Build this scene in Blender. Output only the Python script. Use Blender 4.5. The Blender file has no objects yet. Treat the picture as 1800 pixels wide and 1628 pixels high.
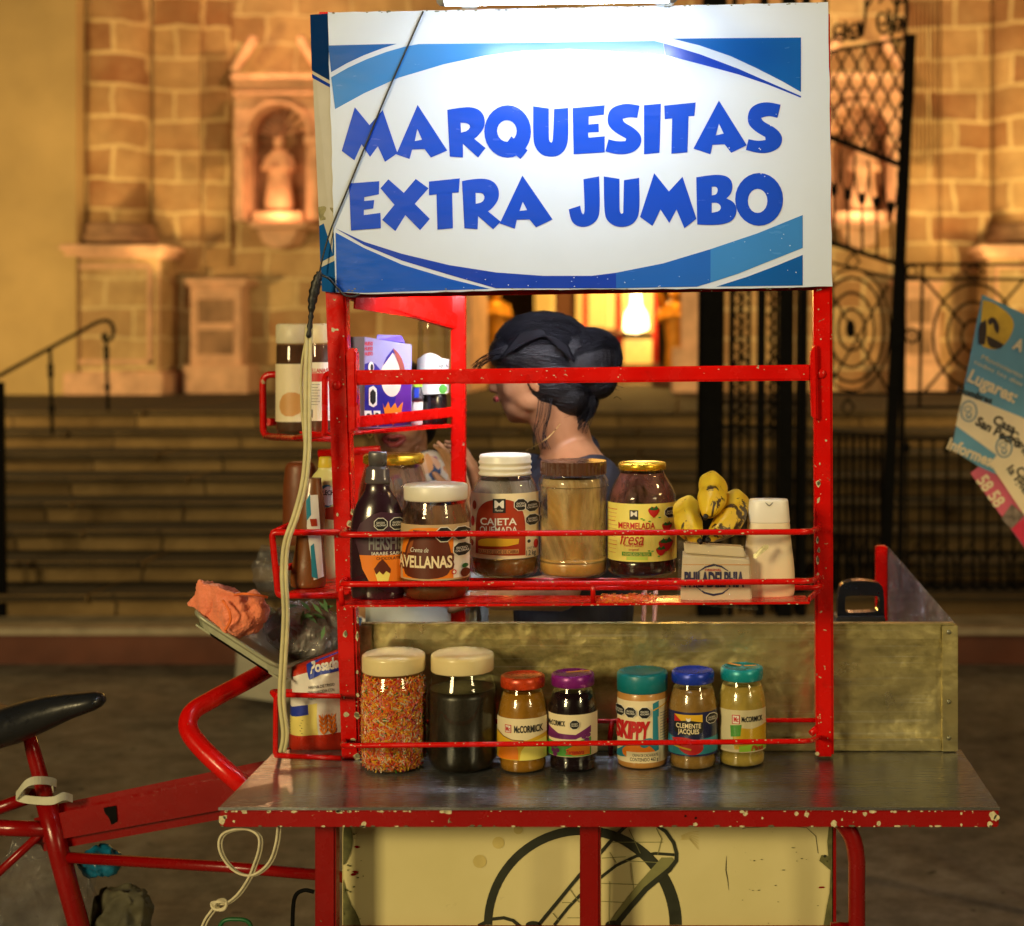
import bpy, bmesh, math, random
from mathutils import Vector, Matrix
from mathutils.geometry import tessellate_polygon
random.seed(7)
PI = math.pi
# ------------------------------------------------------------------ camera, sky, lamps, exposure
F, VX, VY, CZ = 2630.0, 1205.0, 594.0, 1.57        # focal length in photo pixels, vanishing point, eye height
def P(px, py, Y): return Vector(((px-VX)/F*Y, Y, CZ-(py-VY)/F*Y))
def S(Y): return Y/F                                  # metres per photo pixel at distance Y

scene = bpy.context.scene
cam_data = bpy.data.cameras.new('camera')
cam = bpy.data.objects.new('camera', cam_data)
scene.collection.objects.link(cam)
cam.location = (0, 0, CZ); cam.rotation_euler = (PI/2, 0, 0)
cam_data.sensor_width = 36.0
cam_data.lens = 36.0*F/1800.0
cam_data.shift_x = -(VX-900)/1800.0
cam_data.shift_y = -(814-VY)/1800.0
cam_data.clip_start = 0.05; cam_data.clip_end = 200
cam_data.dof.use_dof = True
cam_data.dof.focus_distance = 2.47
cam_data.dof.aperture_fstop = 3.5
scene.camera = cam

world = bpy.data.worlds.new('World'); scene.world = world; world.use_nodes = True
wn = world.node_tree; bgn = wn.nodes['Background']
sky = wn.nodes.new('ShaderNodeTexSky'); sky.sky_type = 'NISHITA'; sky.sun_disc = False
sky.sun_elevation = math.radians(-6); sky.sun_rotation = math.radians(200)
wn.links.new(sky.outputs[0], bgn.inputs[0]); bgn.inputs[1].default_value = 0.05

scene.view_settings.view_transform = 'Standard'
scene.view_settings.look = 'None'
scene.view_settings.exposure = 0.0
scene.view_settings.gamma = 1.0
scene.cycles.max_bounces = 8
scene.cycles.transparent_max_bounces = 24
scene.cycles.sample_clamp_indirect = 4.0
scene.cycles.caustics_reflective = False
scene.cycles.caustics_refractive = False

def lamp(name, kind, loc, power, col, size=0.1, aim=None, spot=None, size_y=None):
    d = bpy.data.lights.new(name, kind); d.energy = power; d.color = col
    if kind == 'AREA':
        d.size = size
        if size_y: d.shape = 'RECTANGLE'; d.size_y = size_y
    else: d.shadow_soft_size = size
    if spot: d.spot_size = math.radians(spot); d.spot_blend = .6
    o = bpy.data.objects.new(name, d); scene.collection.objects.link(o); o.location = loc
    if aim is not None:
        o.rotation_euler = (Vector(aim)-Vector(loc)).to_track_quat('-Z', 'Y').to_euler()
    return o
SODIUM = (1.0, .66, .23)
AMBER = (1.0, .50, .11)
lamp('street_and_fill_light', 'AREA', (-4.4, -4.2, 3.3), 450, (1.0, .78, .38), 1.5, (0, 3, .9))
lamp('street_and_fill_light', 'AREA', (5.6, -3.4, 3.6), 170, (1.0, .80, .42), 1.2, (.2, 3, .9))  # soft fill added at front right; only the left one is a street lamp
lamp('plaza_light', 'AREA', (5.0, 1.5, 5.5), 95, (1.0, .62, .24), .5, (1, 7, 0))
lamp('floodlight_west', 'AREA', (-7.0, 8.3, 1.3), 180, SODIUM, .5, (-3.5, 13.2, 3.6))
lamp('floodlight_east', 'AREA', (4.4, 8.9, 1.3), 245, SODIUM, .5, (1.0, 13.2, 4.2))
lamp('column_uplight', 'SPOT', tuple(P(330, 560, 12.2)), 70, (1.0, .68, .26), .05, tuple(P(250, 150, 13.0)), 70)
lamp('column_uplight', 'SPOT', tuple(P(1660, 560, 11.9)), 90, (1.0, .68, .26), .05, tuple(P(1720, 150, 13.0)), 80)
# niche lights washing the statues from below
lamp('niche_light', 'POINT', tuple(P(487, 366, 12.72)), 4.5, (1.0, .50, .22), .05)
lamp('niche_light', 'POINT', tuple(P(470, 40, 12.3)), 30, (1.0, .50, .22), .05)
lamp('niche_light', 'POINT', tuple(P(1511, 366, 12.72)), 4.5, (1.0, .60, .28), .05)
lamp('niche_light', 'POINT', tuple(P(1500, 40, 12.3)), 30, (1.0, .58, .26), .05)
lamp('nave_light', 'POINT', tuple(P(1130, 470, 15.8)), 130, (1.0, .62, .16), .3)
lamp('nave_light', 'POINT', tuple(P(880, 400, 14.2)), 40, (1.0, .55, .10), .2)
lamp('nave_light', 'POINT', tuple(P(1200, 380, 14.2)), 40, (1.0, .55, .10), .2)

# ------------------------------------------------------------------ materials
def rgb(r, g, b):
    f = lambda c: (c/255.0/12.92) if c/255.0 <= .04045 else ((c/255.0+.055)/1.055)**2.4
    return (f(r), f(g), f(b), 1.0)
def col4(c): return tuple(c) if len(c) == 4 else tuple(c)+(1.0,)
MATS = {}
class NT:
    def __init__(s, name):
        s.m = bpy.data.materials.new(name); s.m.use_nodes = True
        s.t = s.m.node_tree; s.n = s.t.nodes; s.b = s.n['Principled BSDF']; s.out = s.n['Material Output']
        s.tc = s.n.new('ShaderNodeTexCoord'); s.vec = s.tc.outputs['Object']
    def link(s, a, b): s.t.links.new(a, b)
    def noise(s, scale, detail=4, rough=.55, vec=None, dist=0, stretch=None):
        n = s.n.new('ShaderNodeTexNoise'); n.inputs['Scale'].default_value = scale
        n.inputs['Detail'].default_value = detail; n.inputs['Roughness'].default_value = rough
        n.inputs['Distortion'].default_value = dist
        v = vec or s.vec
        if stretch:
            mp = s.n.new('ShaderNodeMapping'); mp.inputs['Scale'].default_value = stretch
            s.link(v, mp.inputs[0]); v = mp.outputs[0]
        s.link(v, n.inputs['Vector']); return n.outputs['Fac']
    def ramp(s, fac, stops, interp='LINEAR'):
        r = s.n.new('ShaderNodeValToRGB'); r.color_ramp.interpolation = interp
        e = r.color_ramp.elements
        while len(e) > 2: e.remove(e[-1])
        while len(e) < len(stops): e.new(.5)
        for i, (p, c) in enumerate(stops):
            e[i].position = p; e[i].color = col4(c) if hasattr(c, '__len__') else (c, c, c, 1)
        s.link(fac, r.inputs[0]); return r.outputs[0]
    def mix(s, fac, a, b, mode='MIX'):
        m = s.n.new('ShaderNodeMix'); m.data_type = 'RGBA'; m.blend_type = mode
        for i, v in ((0, fac), (6, a), (7, b)):
            if hasattr(v, 'is_linked') or hasattr(v, 'links'): s.link(v, m.inputs[i])
            elif i == 0: m.inputs[0].default_value = v
            else: m.inputs[i].default_value = col4(v)
        return m.outputs[2]
    def bump(s, h, strength=.3, dist=.01, normal=None):
        b = s.n.new('ShaderNodeBump'); b.inputs['Strength'].default_value = strength
        b.inputs['Distance'].default_value = dist; s.link(h, b.inputs['Height'])
        if normal: s.link(normal, b.inputs['Normal'])
        return b.outputs[0]
    def set(s, **k):
        names = dict(col='Base Color', rough='Roughness', metal='Metallic', coat='Coat Weight', spec='Specular IOR Level',
                     normal='Normal', emit='Emission Color', estr='Emission Strength', coatr='Coat Roughness',
                     sss='Subsurface Weight', trans='Transmission Weight', alpha='Alpha', sheen='Sheen Weight', ani='Anisotropic')
        for a, v in k.items():
            i = s.b.inputs[names[a]]
            if hasattr(v, 'links'): s.link(v, i)
            elif a in ('col', 'emit'): i.default_value = col4(v)
            else: i.default_value = v
        return s.m
def simple(name, col, rough=.5, metal=0, var=.12, vs=30, bs=60, bd=.15, bdist=.002, **k):
    """plain painted / plastic / printed surface with slight mottling"""
    if name in MATS: return MATS[name]
    t = NT(name); c = col4(col)
    d = tuple(x*(1-var) for x in c[:3])+(1,); e = tuple(min(1, x*(1+var)) for x in c[:3])+(1,)
    nz = t.noise(vs, 5)
    t.set(col=t.ramp(nz, [(.3, d), (.7, e)]), metal=metal, **k)
    t.set(rough=t.ramp(t.noise(vs*2.3, 3), [(.3, max(0, rough-.07)), (.7, min(1, rough+.08))]))
    if bd: t.set(normal=t.bump(t.noise(bs, 4), bd, bdist))
    MATS[name] = t.m; return t.m

def red_paint_mat(name, chips=.73, base=(.70, .006, .003)):
    t = NT(name)
    c = t.ramp(t.noise(9, 4), [(.3, (base[0]*.82, base[1]*.6, base[2]*.6)), (.7, base)])
    chip = t.ramp(t.noise(95, 3, .5, dist=.6), [(chips, 0), (chips+.006, 1)])
    inner = t.ramp(t.noise(60, 3), [(.52, rgb(196, 186, 150)), (.56, rgb(112, 108, 84))])
    rust = t.ramp(t.noise(14, 4, .6), [(.62, 0), (.75, .5)])
    c = t.mix(rust, c, (.20, .006, .006))
    t.set(col=t.mix(chip, c, inner), coat=.12, coatr=.15, spec=.35)
    t.set(rough=t.ramp(t.noise(30, 3), [(.3, .17), (.7, .34)]))
    n1 = t.bump(t.noise(38, 3, .5), .22, .004)
    n2 = t.bump(t.noise(230, 2, .5), .12, .001, n1)
    t.set(normal=n2); return t.m
RED = red_paint_mat('red_gloss_paint')
RED_WORN = red_paint_mat('worn_red_paint', .70)
RED_DARK = red_paint_mat('red_frame_paint', .75, (.26, .003, .003))
CHIP = simple('primer_chip', rgb(205, 196, 160), .7, var=.3, vs=200)
CHIPM = simple('bare_metal_chip', rgb(120, 118, 95), .4, .6, var=.3, vs=200)

ANR = 0.0
def steel():
    t = NT('stainless_counter')
    lines = t.noise(26, 5, .6, stretch=(1, 34, 34))
    blot = t.noise(7, 5, .6)
    t.set(col=t.ramp(blot, [(.3, (.36, .37, .40)), (.7, (.56, .58, .62))]), metal=.95, ani=.9)
    tg = t.n.new('ShaderNodeTangent'); tg.direction_type = 'RADIAL'; tg.axis = 'X'; t.link(tg.outputs[0], t.b.inputs['Tangent']); t.b.inputs['Anisotropic Rotation'].default_value = ANR
    t.set(rough=t.ramp(t.mix(.45, lines, blot), [(.3, .17), (.7, .34)]))
    n = t.bump(lines, .15, .001); n = t.bump(t.noise(11, 2), .25, .006, n)
    t.set(normal=n); return t.m
STEEL = steel()
def galv():
    t = NT('dull_sheet_metal')
    blot = t.noise(6.0, 8, .62, stretch=(1, 1, 1.2), dist=.6)
    fine = t.noise(60, 6, .6, stretch=(.6, 1, 1.2))
    mp = t.n.new('ShaderNodeMapping'); mp.inputs['Rotation'].default_value = (0, math.radians(14), 0); mp.inputs['Scale'].default_value = (.9, 1, 110); t.link(t.vec, mp.inputs[0])
    scr = t.noise(3.2, 2, .5, vec=mp.outputs[0])
    where = t.ramp(t.noise(3.1, 2), [(.48, 0), (.58, 1)])
    c = t.ramp(t.mix(.22, blot, fine), [(.34, (.16, .14, .06)), (.41, (.40, .34, .14)), (.48, (.64, .56, .26)), (.60, (.78, .68, .34)), (.69, (.98, .88, .54))])
    m = t.mix(where, (0, 0, 0), t.ramp(scr, [(.60, 0), (.66, .35)]), 'MIX')
    t.set(col=t.mix(m, c, (.95, .92, .75)), metal=.92)
    t.set(rough=t.ramp(blot, [(.38, .55), (.5, .38), (.65, .26)]))
    n = t.bump(t.noise(8, 3, .5), .9, .018); n = t.bump(t.noise(30, 3, .6), .45, .003, n)
    t.set(normal=n); return t.m
GALV = galv()

def glass(name='clear_jar_glass', tint=(.93, .95, .93), gloss=.0, rough=.03):
    """thin-walled container: see-through with a fresnel sheen"""
    t = NT(name); t.n.remove(t.b)
    tr = t.n.new('ShaderNodeBsdfTransparent'); tr.inputs[0].default_value = col4(tint)
    gl = t.n.new('ShaderNodeBsdfGlossy'); gl.inputs['Roughness'].default_value = rough
    fr = t.n.new('ShaderNodeFresnel'); fr.inputs[0].default_value = 1.5
    bp = t.bump(t.noise(18, 2), .25, .004)
    t.link(bp, gl.inputs['Normal']); t.link(bp, fr.inputs['Normal'])
    ad = t.n.new('ShaderNodeMath'); ad.operation = 'ADD'; ad.inputs[1].default_value = gloss; ad.use_clamp = True
    mi = t.n.new('ShaderNodeMath'); mi.operation = 'MINIMUM'; mi.inputs[1].default_value = .34
    t.link(fr.outputs[0], ad.inputs[0])
    mx = t.n.new('ShaderNodeMixShader')
    t.link(ad.outputs[0], mi.inputs[0]); t.link(mi.outputs[0], mx.inputs[0]); t.link(tr.outputs[0], mx.inputs[1]); t.link(gl.outputs[0], mx.inputs[2])
    t.link(mx.outputs[0], t.out.inputs[0]); return t.m
GLASS = glass()
def film(name, tint, opac):
    """crumpled clear plastic film"""
    t = NT(name); t.n.remove(t.b)
    tr = t.n.new('ShaderNodeBsdfTransparent'); tr.inputs[0].default_value = (.9, .9, .92, 1)
    gl = t.n.new('ShaderNodeBsdfGlossy'); gl.inputs['Roughness'].default_value = .12
    df = t.n.new('ShaderNodeBsdfDiffuse'); df.inputs[0].default_value = col4(tint)
    bp = t.bump(t.noise(26, 5, .6, dist=1.2), 1.0, .02)
    for x in (gl, df): t.link(bp, x.inputs['Normal'])
    m1 = t.n.new('ShaderNodeMixShader'); m1.inputs[0].default_value = .4
    t.link(df.outputs[0], m1.inputs[1]); t.link(gl.outputs[0], m1.inputs[2])
    m2 = t.n.new('ShaderNodeMixShader')
    t.link(t.ramp(t.noise(14, 4, .6, dist=1), [(.35, opac*.5), (.65, min(1, opac*1.5))]), m2.inputs[0])
    t.link(tr.outputs[0], m2.inputs[1]); t.link(m1.outputs[0], m2.inputs[2])
    t.link(m2.outputs[0], t.out.inputs[0]); return t.m

PLEXI = film('scratched_clear_acrylic', (.36, .32, .30), .42)
def stone(name, c1, c2, mortar, bw=.62, bh=.27, ms=.022, bump=.6, mot=.25, vec='XZ', offs=.5):
    t = NT(name)
    sp = t.n.new('ShaderNodeSeparateXYZ'); t.link(t.vec, sp.inputs[0])
    cb = t.n.new('ShaderNodeCombineXYZ'); t.link(sp.outputs[0], cb.inputs[0]); t.link(sp.outputs[2 if vec == 'XZ' else 1], cb.inputs[1])
    wob = t.n.new('ShaderNodeTexNoise'); wob.inputs['Scale'].default_value = 3.0; t.link(t.vec, wob.inputs['Vector'])
    vm = t.n.new('ShaderNodeVectorMath'); vm.operation = 'MULTIPLY_ADD'; vm.inputs[1].default_value = (.09, .09, 0)
    t.link(wob.outputs['Color'], vm.inputs[0]); t.link(cb.outputs[0], vm.inputs[2])
    br = t.n.new('ShaderNodeTexBrick'); br.offset = offs; br.inputs['Scale'].default_value = 1.0
    br.inputs['Brick Width'].default_value = bw; br.inputs['Row Height'].default_value = bh
    br.inputs['Mortar Size'].default_value = ms; br.inputs['Mortar Smooth'].default_value = .5
    br.inputs['Bias'].default_value = -.1
    br.inputs['Color1'].default_value = col4(c1); br.inputs['Color2'].default_value = col4(c2); br.inputs['Mortar'].default_value = col4(mortar)
    t.link(vm.outputs[0], br.inputs['Vector'])
    n = t.noise(2.2, 6, .65)
    c = t.mix(t.ramp(n, [(.3, 0), (.7, mot*2.2)]), br.outputs['Color'], mortar)
    c = t.mix(.6, c, t.ramp(t.noise(3.2, 7, .7), [(.32, (.45, .40, .34)), (.62, (1, 1, 1))]), 'MULTIPLY')
    t.set(col=c, rough=.9)
    h = t.mix(.5, br.outputs['Fac'], t.noise(20, 5))
    t.set(normal=t.bump(h, bump, .02)); return t.m
STONE = stone('old_coursed_stone', (.26, .085, .03), (.52, .33, .15), (.72, .54, .29), .44, .27, .02, bump=.5, mot=.16)
STONE_Y = stone('pale_coursed_stone', (.33, .15, .06), (.62, .44, .22), (.74, .58, .33), .50, .26, .018, mot=.2)
CARVED = simple('carved_pink_stone', (.66, .40, .27), .85, var=.22, vs=7, bs=25, bd=.5, bdist=.01)
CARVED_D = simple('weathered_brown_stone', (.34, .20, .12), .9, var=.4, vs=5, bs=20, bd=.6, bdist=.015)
STUCCO = simple('ochre_stucco', (.52, .37, .17), .9, var=.14, vs=1.6, bs=30, bd=.25, bdist=.006)
IRON = simple('black_wrought_iron', (.004, .004, .004), .9, 0, var=.3, bs=80, spec=.12)

# ------------------------------------------------------------------ object helpers
COL = scene.collection
def tag(o, label=None, cat=None, group=None, kind=None):
    for k, v in (('label', label), ('category', cat), ('group', group), ('kind', kind)):
        if v: o[k] = v
    return o
def thing(name, loc, label, cat, group=None):
    o = bpy.data.objects.new(name, None); COL.objects.link(o)
    o.empty_display_size = .05; o.location = loc
    return tag(o, label, cat, group)
def origin_of(o):
    v = Vector((0, 0, 0))
    while o: v += o.location; o = o.parent
    return v
def chaikin(pts, n=2, ang=50, closed=True):
    for _ in range(n):
        out = []; L = len(pts)
        for i, p in enumerate(pts):
            if not closed and i in (0, L-1): out.append(p); continue
            a, b = pts[i-1], pts[(i+1) % L]
            v1 = (p[0]-a[0], p[1]-a[1]); v2 = (b[0]-p[0], b[1]-p[1])
            d = abs(math.degrees(math.atan2(v1[0]*v2[1]-v1[1]*v2[0], v1[0]*v2[0]+v1[1]*v2[1])))
            if d < ang and d > 1:
                out.append((p[0]*.75+a[0]*.25, p[1]*.75+a[1]*.25)); out.append((p[0]*.75+b[0]*.25, p[1]*.75+b[1]*.25))
            else: out.append(p)
        pts = out
    return pts
def catmull(pts, n=6, closed=False):
    pts = [Vector(p) for p in pts]; out = []; L = len(pts)
    rng = range(L) if closed else range(L-1)
    for i in rng:
        g = lambda k: pts[k % L] if closed else pts[max(0, min(L-1, k))]
        p0, p1, p2, p3 = g(i-1), g(i), g(i+1), g(i+2)
        for k in range(n):
            t = k/n
            out.append(.5*((2*p1)+(p2-p0)*t+(2*p0-5*p1+4*p2-p3)*t*t+(3*p1-p0-3*p2+p3)*t**3))
    if not closed: out.append(pts[-1])
    return out
def rounded(pts, r=.02, n=4, closed=False):
    """polyline with its corners rounded"""
    pts = [Vector(p) for p in pts]; out = []; L = len(pts)
    for i, p in enumerate(pts):
        if not closed and i in (0, L-1): out.append(p); continue
        a, b = pts[i-1], pts[(i+1) % L]
        da, db = (a-p), (b-p); k = min(r, da.length*.45, db.length*.45)
        q0, q2 = p+da.normalized()*k, p+db.normalized()*k
        for j in range(n+1):
            t = j/n; out.append(q0*(1-t)**2+p*2*t*(1-t)+q2*t*t)
    return out
class MB:
    def __init__(s): s.bm = bmesh.new(); s.mi = 0; s.mats = []
    def use(s, m):
        if m not in s.mats: s.mats.append(m)
        s.mi = s.mats.index(m); return s
    def face(s, pts):
        f = s.bm.faces.new([s.bm.verts.new(p) for p in pts]); f.material_index = s.mi; return f
    def hexa(s, q1, q2):
        """solid between two quads"""
        a = [s.bm.verts.new(p) for p in q1]; b = [s.bm.verts.new(p) for p in q2]
        fs = [s.bm.faces.new(a[::-1]), s.bm.faces.new(b)]
        n = len(a)
        for i in range(n): fs.append(s.bm.faces.new((a[i], a[(i+1) % n], b[(i+1) % n], b[i])))
        for f in fs: f.material_index = s.mi
        return s
    def box(s, x0, x1, y0, y1, z0, z1):
        return s.hexa([(x0, y0, z0), (x1, y0, z0), (x1, y1, z0), (x0, y1, z0)], [(x0, y0, z1), (x1, y0, z1), (x1, y1, z1), (x0, y1, z1)])
    def pbox(s, x0, x1, y0, y1, Y0, Y1):
        """box whose front face is the photo rectangle x0..x1, y0..y1 at distance Y0, reaching back to Y1"""
        a, b = P(x0, y1, Y0), P(x1, y0, Y0)
        return s.box(a.x, b.x, Y0, Y1, a.z, b.z)
    def pquad(s, pts, Y0, Y1):
        """prism: photo polygon at distance Y0, extruded back to Y1"""
        f = [P(x, y, Y0) for x, y in pts]; return s.hexa(f, [Vector((p.x, Y1, p.z)) for p in f])
    def beam(s, a, b, w, h, up=(0, 0, 1)):
        a, b = Vector(a), Vector(b); d = (b-a).normalized(); u = Vector(up)
        sd = d.cross(u).normalized()*w/2; u2 = sd.cross(d).normalized()*h/2
        q = lambda c: [c-sd-u2, c+sd-u2, c+sd+u2, c-sd+u2]
        return s.hexa(q(a), q(b))
    def tube(s, pts, r, segs=10, closed=False, cap=True, five=0):
        pts = [Vector(p) for p in pts]; n = len(pts); R = r if hasattr(r, '__len__') else [r]*n
        def tan(i):
            if closed: return (pts[(i+1) % n]-pts[i-1]).normalized()
            return (pts[min(n-1, i+1)]-pts[max(0, i-1)]).normalized()
        t = tan(0); u = t.orthogonal().normalized(); rings = []
        for i, p in enumerate(pts):
            t2 = tan(i)
            if t2.length < .5: t2 = t
            u = (u-t2*u.dot(t2)).normalized(); v = t2.cross(u); t = t2
            rings.append([s.bm.verts.new(p+(u*math.cos(2*PI*k/segs)+v*math.sin(2*PI*k/segs))*R[i]*(1+five*math.cos(5*2*PI*k/segs))) for k in range(segs)])
        m = n if closed else n-1
        for i in range(m):
            a, b = rings[i], rings[(i+1) % n]
            for k in range(segs):
                f = s.bm.faces.new((a[k], a[(k+1) % segs], b[(k+1) % segs], b[k])); f.material_index = s.mi; f.smooth = True
        if cap and not closed:
            s.bm.faces.new(rings[0][::-1]).material_index = s.mi; s.bm.faces.new(rings[-1]).material_index = s.mi
        return s
    def lathe(s, prof, c=(0, 0, 0), segs=40, sy=1.0, rot=None, sq=0, cap=True):
        """prof: (r, z) list from bottom to top"""
        c = Vector(c); rings = []
        for r, z in prof:
            ring = []
            for k in range(segs):
                a = 2*PI*k/segs; ca, sa = math.cos(a), math.sin(a)
                if sq: ca = math.copysign(abs(ca)**sq, ca); sa = math.copysign(abs(sa)**sq, sa)
                p = Vector((r*ca, r*sa*sy, z))
                if rot: p = rot @ p
                ring.append(s.bm.verts.new(c+p))
            rings.append(ring)
        for a, b in zip(rings, rings[1:]):
            for k in range(segs):
                f = s.bm.faces.new((a[k], a[(k+1) % segs], b[(k+1) % segs], b[k])); f.material_index = s.mi; f.smooth = True
        if cap:
            for rg in (rings[0][::-1], rings[-1]):
                f = s.bm.faces.new(rg); f.material_index = s.mi
        return s
    def ball(s, c, r, segs=12, sx=1, sy=1, sz=1):
        m = Matrix.Translation(Vector(c)) @ Matrix.Diagonal((sx*r, sy*r, sz*r, 1))
        g = bmesh.ops.create_uvsphere(s.bm, u_segments=segs, v_segments=max(6, segs//2+2), radius=1, matrix=m)
        for v in g['verts']:
            for f in v.link_faces: f.material_index = s.mi; f.smooth = True
        return s
    def poly(s, outer, holes=(), fn=None, grid=None):
        """flat polygon (with holes) in 2D, optionally sliced every `grid`, mapped to 3D by fn(x, y)"""
        loops = [[Vector((x, y, 0)) for x, y in l] for l in [outer]+list(holes)]
        flat = [p for l in loops for p in l]
        b = bmesh.new(); vs = [b.verts.new(p) for p in flat]
        for t in tessellate_polygon(loops):
            try: b.faces.new([vs[i] for i in t])
            except ValueError: pass
        if grid:
            x0 = min(p.x for p in flat); x1 = max(p.x for p in flat); k = math.ceil(x0/grid)
            while k*grid < x1:
                bmesh.ops.bisect_plane(b, geom=b.verts[:]+b.edges[:]+b.faces[:], plane_co=(k*grid, 0, 0), plane_no=(1, 0, 0)); k += 1
        s.merge2d(b, fn); return s
    def merge2d(s, b, fn):
        mp = {v: s.bm.verts.new(fn(v.co.x, v.co.y)) for v in b.verts}
        for f in b.faces:
            n = s.bm.faces.new([mp[v] for v in f.verts]); n.material_index = s.mi
        b.free()
    def prism(s, outer, fn, depth, holes=()):
        """2D polygon mapped by fn to 3D, given a thickness along +Y"""
        d = Vector((0, depth, 0))
        loops = [[Vector((x, y, 0)) for x, y in l] for l in [outer]+list(holes)]
        flat = [p for l in loops for p in l]
        A = [s.bm.verts.new(fn(p.x, p.y)) for p in flat]; B = [s.bm.verts.new(Vector(fn(p.x, p.y))+d) for p in flat]
        for t in tessellate_polygon(loops):
            for L in (A, B):
                try: s.bm.faces.new([L[i] for i in t]).material_index = s.mi
                except ValueError: pass
        k = 0
        for l in loops:
            n = len(l)
            for i in range(n):
                s.bm.faces.new((A[k+i], A[k+(i+1) % n], B[k+(i+1) % n], B[k+i])).material_index = s.mi
            k += n
        return s
    def build(s, name, mat=None, parent=None, bevel=0, smooth=None, wob=0, recalc=True, split=False):
        if split:                                     # every separate piece becomes an object of its own
            left = set(s.bm.verts); out = []
            while left:
                v0 = left.pop(); isl = {v0}; st = [v0]
                while st:
                    for e in st.pop().link_edges:
                        for w in e.verts:
                            if w in left: left.discard(w); isl.add(w); st.append(w)
                t = MB(); t.mats = list(s.mats); mp = {v: t.bm.verts.new(v.co) for v in isl}
                for f in {f for v in isl for f in v.link_faces}:
                    g = t.bm.faces.new([mp[v] for v in f.verts]); g.material_index = f.material_index; g.smooth = f.smooth
                out.append(t)
            s.bm.free()
            return [t.build(name, mat, parent, bevel, smooth, 0, recalc) for t in out][0]
        if recalc: bmesh.ops.recalc_face_normals(s.bm, faces=s.bm.faces)
        if bevel: bmesh.ops.bevel(s.bm, geom=[e for e in s.bm.edges if e.calc_face_angle(0) > .5], offset=bevel, segments=2, affect='EDGES', clamp_overlap=True)
        if smooth is not None:
            for f in s.bm.faces: f.smooth = smooth
        me = bpy.data.meshes.new(name)
        org = origin_of(parent) if parent else None
        if org is not None:
            for v in s.bm.verts: v.co -= org
        s.bm.to_mesh(me); s.bm.free()
        for m in (s.mats or [mat]): me.materials.append(m)
        o = bpy.data.objects.new(name, me); COL.objects.link(o)
        if parent: o.parent = parent
        return o
def rebase(o, pt):
    """put a top-level mesh's origin at its base point"""
    pt = Vector(pt); o.data.transform(Matrix.Translation(-pt)); o.location = pt; return o

_txt = {}
def text2d(s, bold=0.0, italic=0.0):
    """a word as a flat bmesh in 2D, height of capitals = 1, starting at x = 0"""
    key = (s, bold, italic)
    if key not in _txt:
        cu = bpy.data.curves.new('lettering', 'FONT'); cu.body = s; cu.size = 1.0; cu.offset = bold; cu.shear = italic
        cu.resolution_u = 3; cu.fill_mode = 'FRONT'
        o = bpy.data.objects.new('lettering', cu); COL.objects.link(o)
        dg = bpy.context.evaluated_depsgraph_get(); me = bpy.data.meshes.new_from_object(o.evaluated_get(dg))
        b = bmesh.new(); b.from_mesh(me); bmesh.ops.triangulate(b, faces=b.faces[:])
        bpy.data.objects.remove(o); bpy.data.curves.remove(cu); bpy.data.meshes.remove(me)
        x0 = min(v.co.x for v in b.verts); x1 = max(v.co.x for v in b.verts)
        _txt[key] = ([(v.co.x-x0, v.co.y/.729) for v in b.verts], [[v.index for v in f.verts] for f in b.faces], x1-x0) if False else None
        b.verts.ensure_lookup_table(); b.verts.index_update()
        _txt[key] = ([(v.co.x-x0, v.co.y/.70) for v in b.verts], [[v.index for v in f.verts] for f in b.faces], x1-x0)
        b.free()
    return _txt[key]
def put_text(mb, s, x0, x1, ytop, ybot, fn, bold=.02, italic=0, rot=0):
    """word fitted into x0..x1, capital tops at ytop, baseline at ybot (photo-like 2D, y down)"""
    V, Fc, w = text2d(s, bold, italic); h = ybot-ytop; vs = []
    cx, cy = (x0+x1)/2, (ytop+ybot)/2; cr, sr = math.cos(rot), math.sin(rot)
    for x, y in V:
        px, py = x0+x/w*(x1-x0), ybot-y*h
        if rot: px, py = cx+(px-cx)*cr-(py-cy)*sr, cy+(px-cx)*sr+(py-cy)*cr
        vs.append(mb.bm.verts.new(fn(px, py)))
    for f in Fc:
        try: mb.bm.faces.new([vs[i] for i in f]).material_index = mb.mi
        except ValueError: pass
def ellipse(cx, cy, rx, ry, n=24, a0=0): return [(cx+rx*math.cos(a0+2*PI*i/n), cy+ry*math.sin(a0+2*PI*i/n)) for i in range(n)]
def octagon(cx, cy, rx, ry=None): return ellipse(cx, cy, rx, ry or rx, 8, PI/8)
def stroke(pts, w):
    """flat ribbon outline along 2D points; w a width or list"""
    pts = [Vector(p) for p in pts]; W = w if hasattr(w, '__len__') else [w]*len(pts); L, R = [], []
    for i, p in enumerate(pts):
        t = (pts[min(len(pts)-1, i+1)]-pts[max(0, i-1)]); n = Vector((-t.y, t.x)).normalized()*W[i]/2
        L.append(tuple(p+n)); R.append(tuple(p-n))
    return L+R[::-1]
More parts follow.
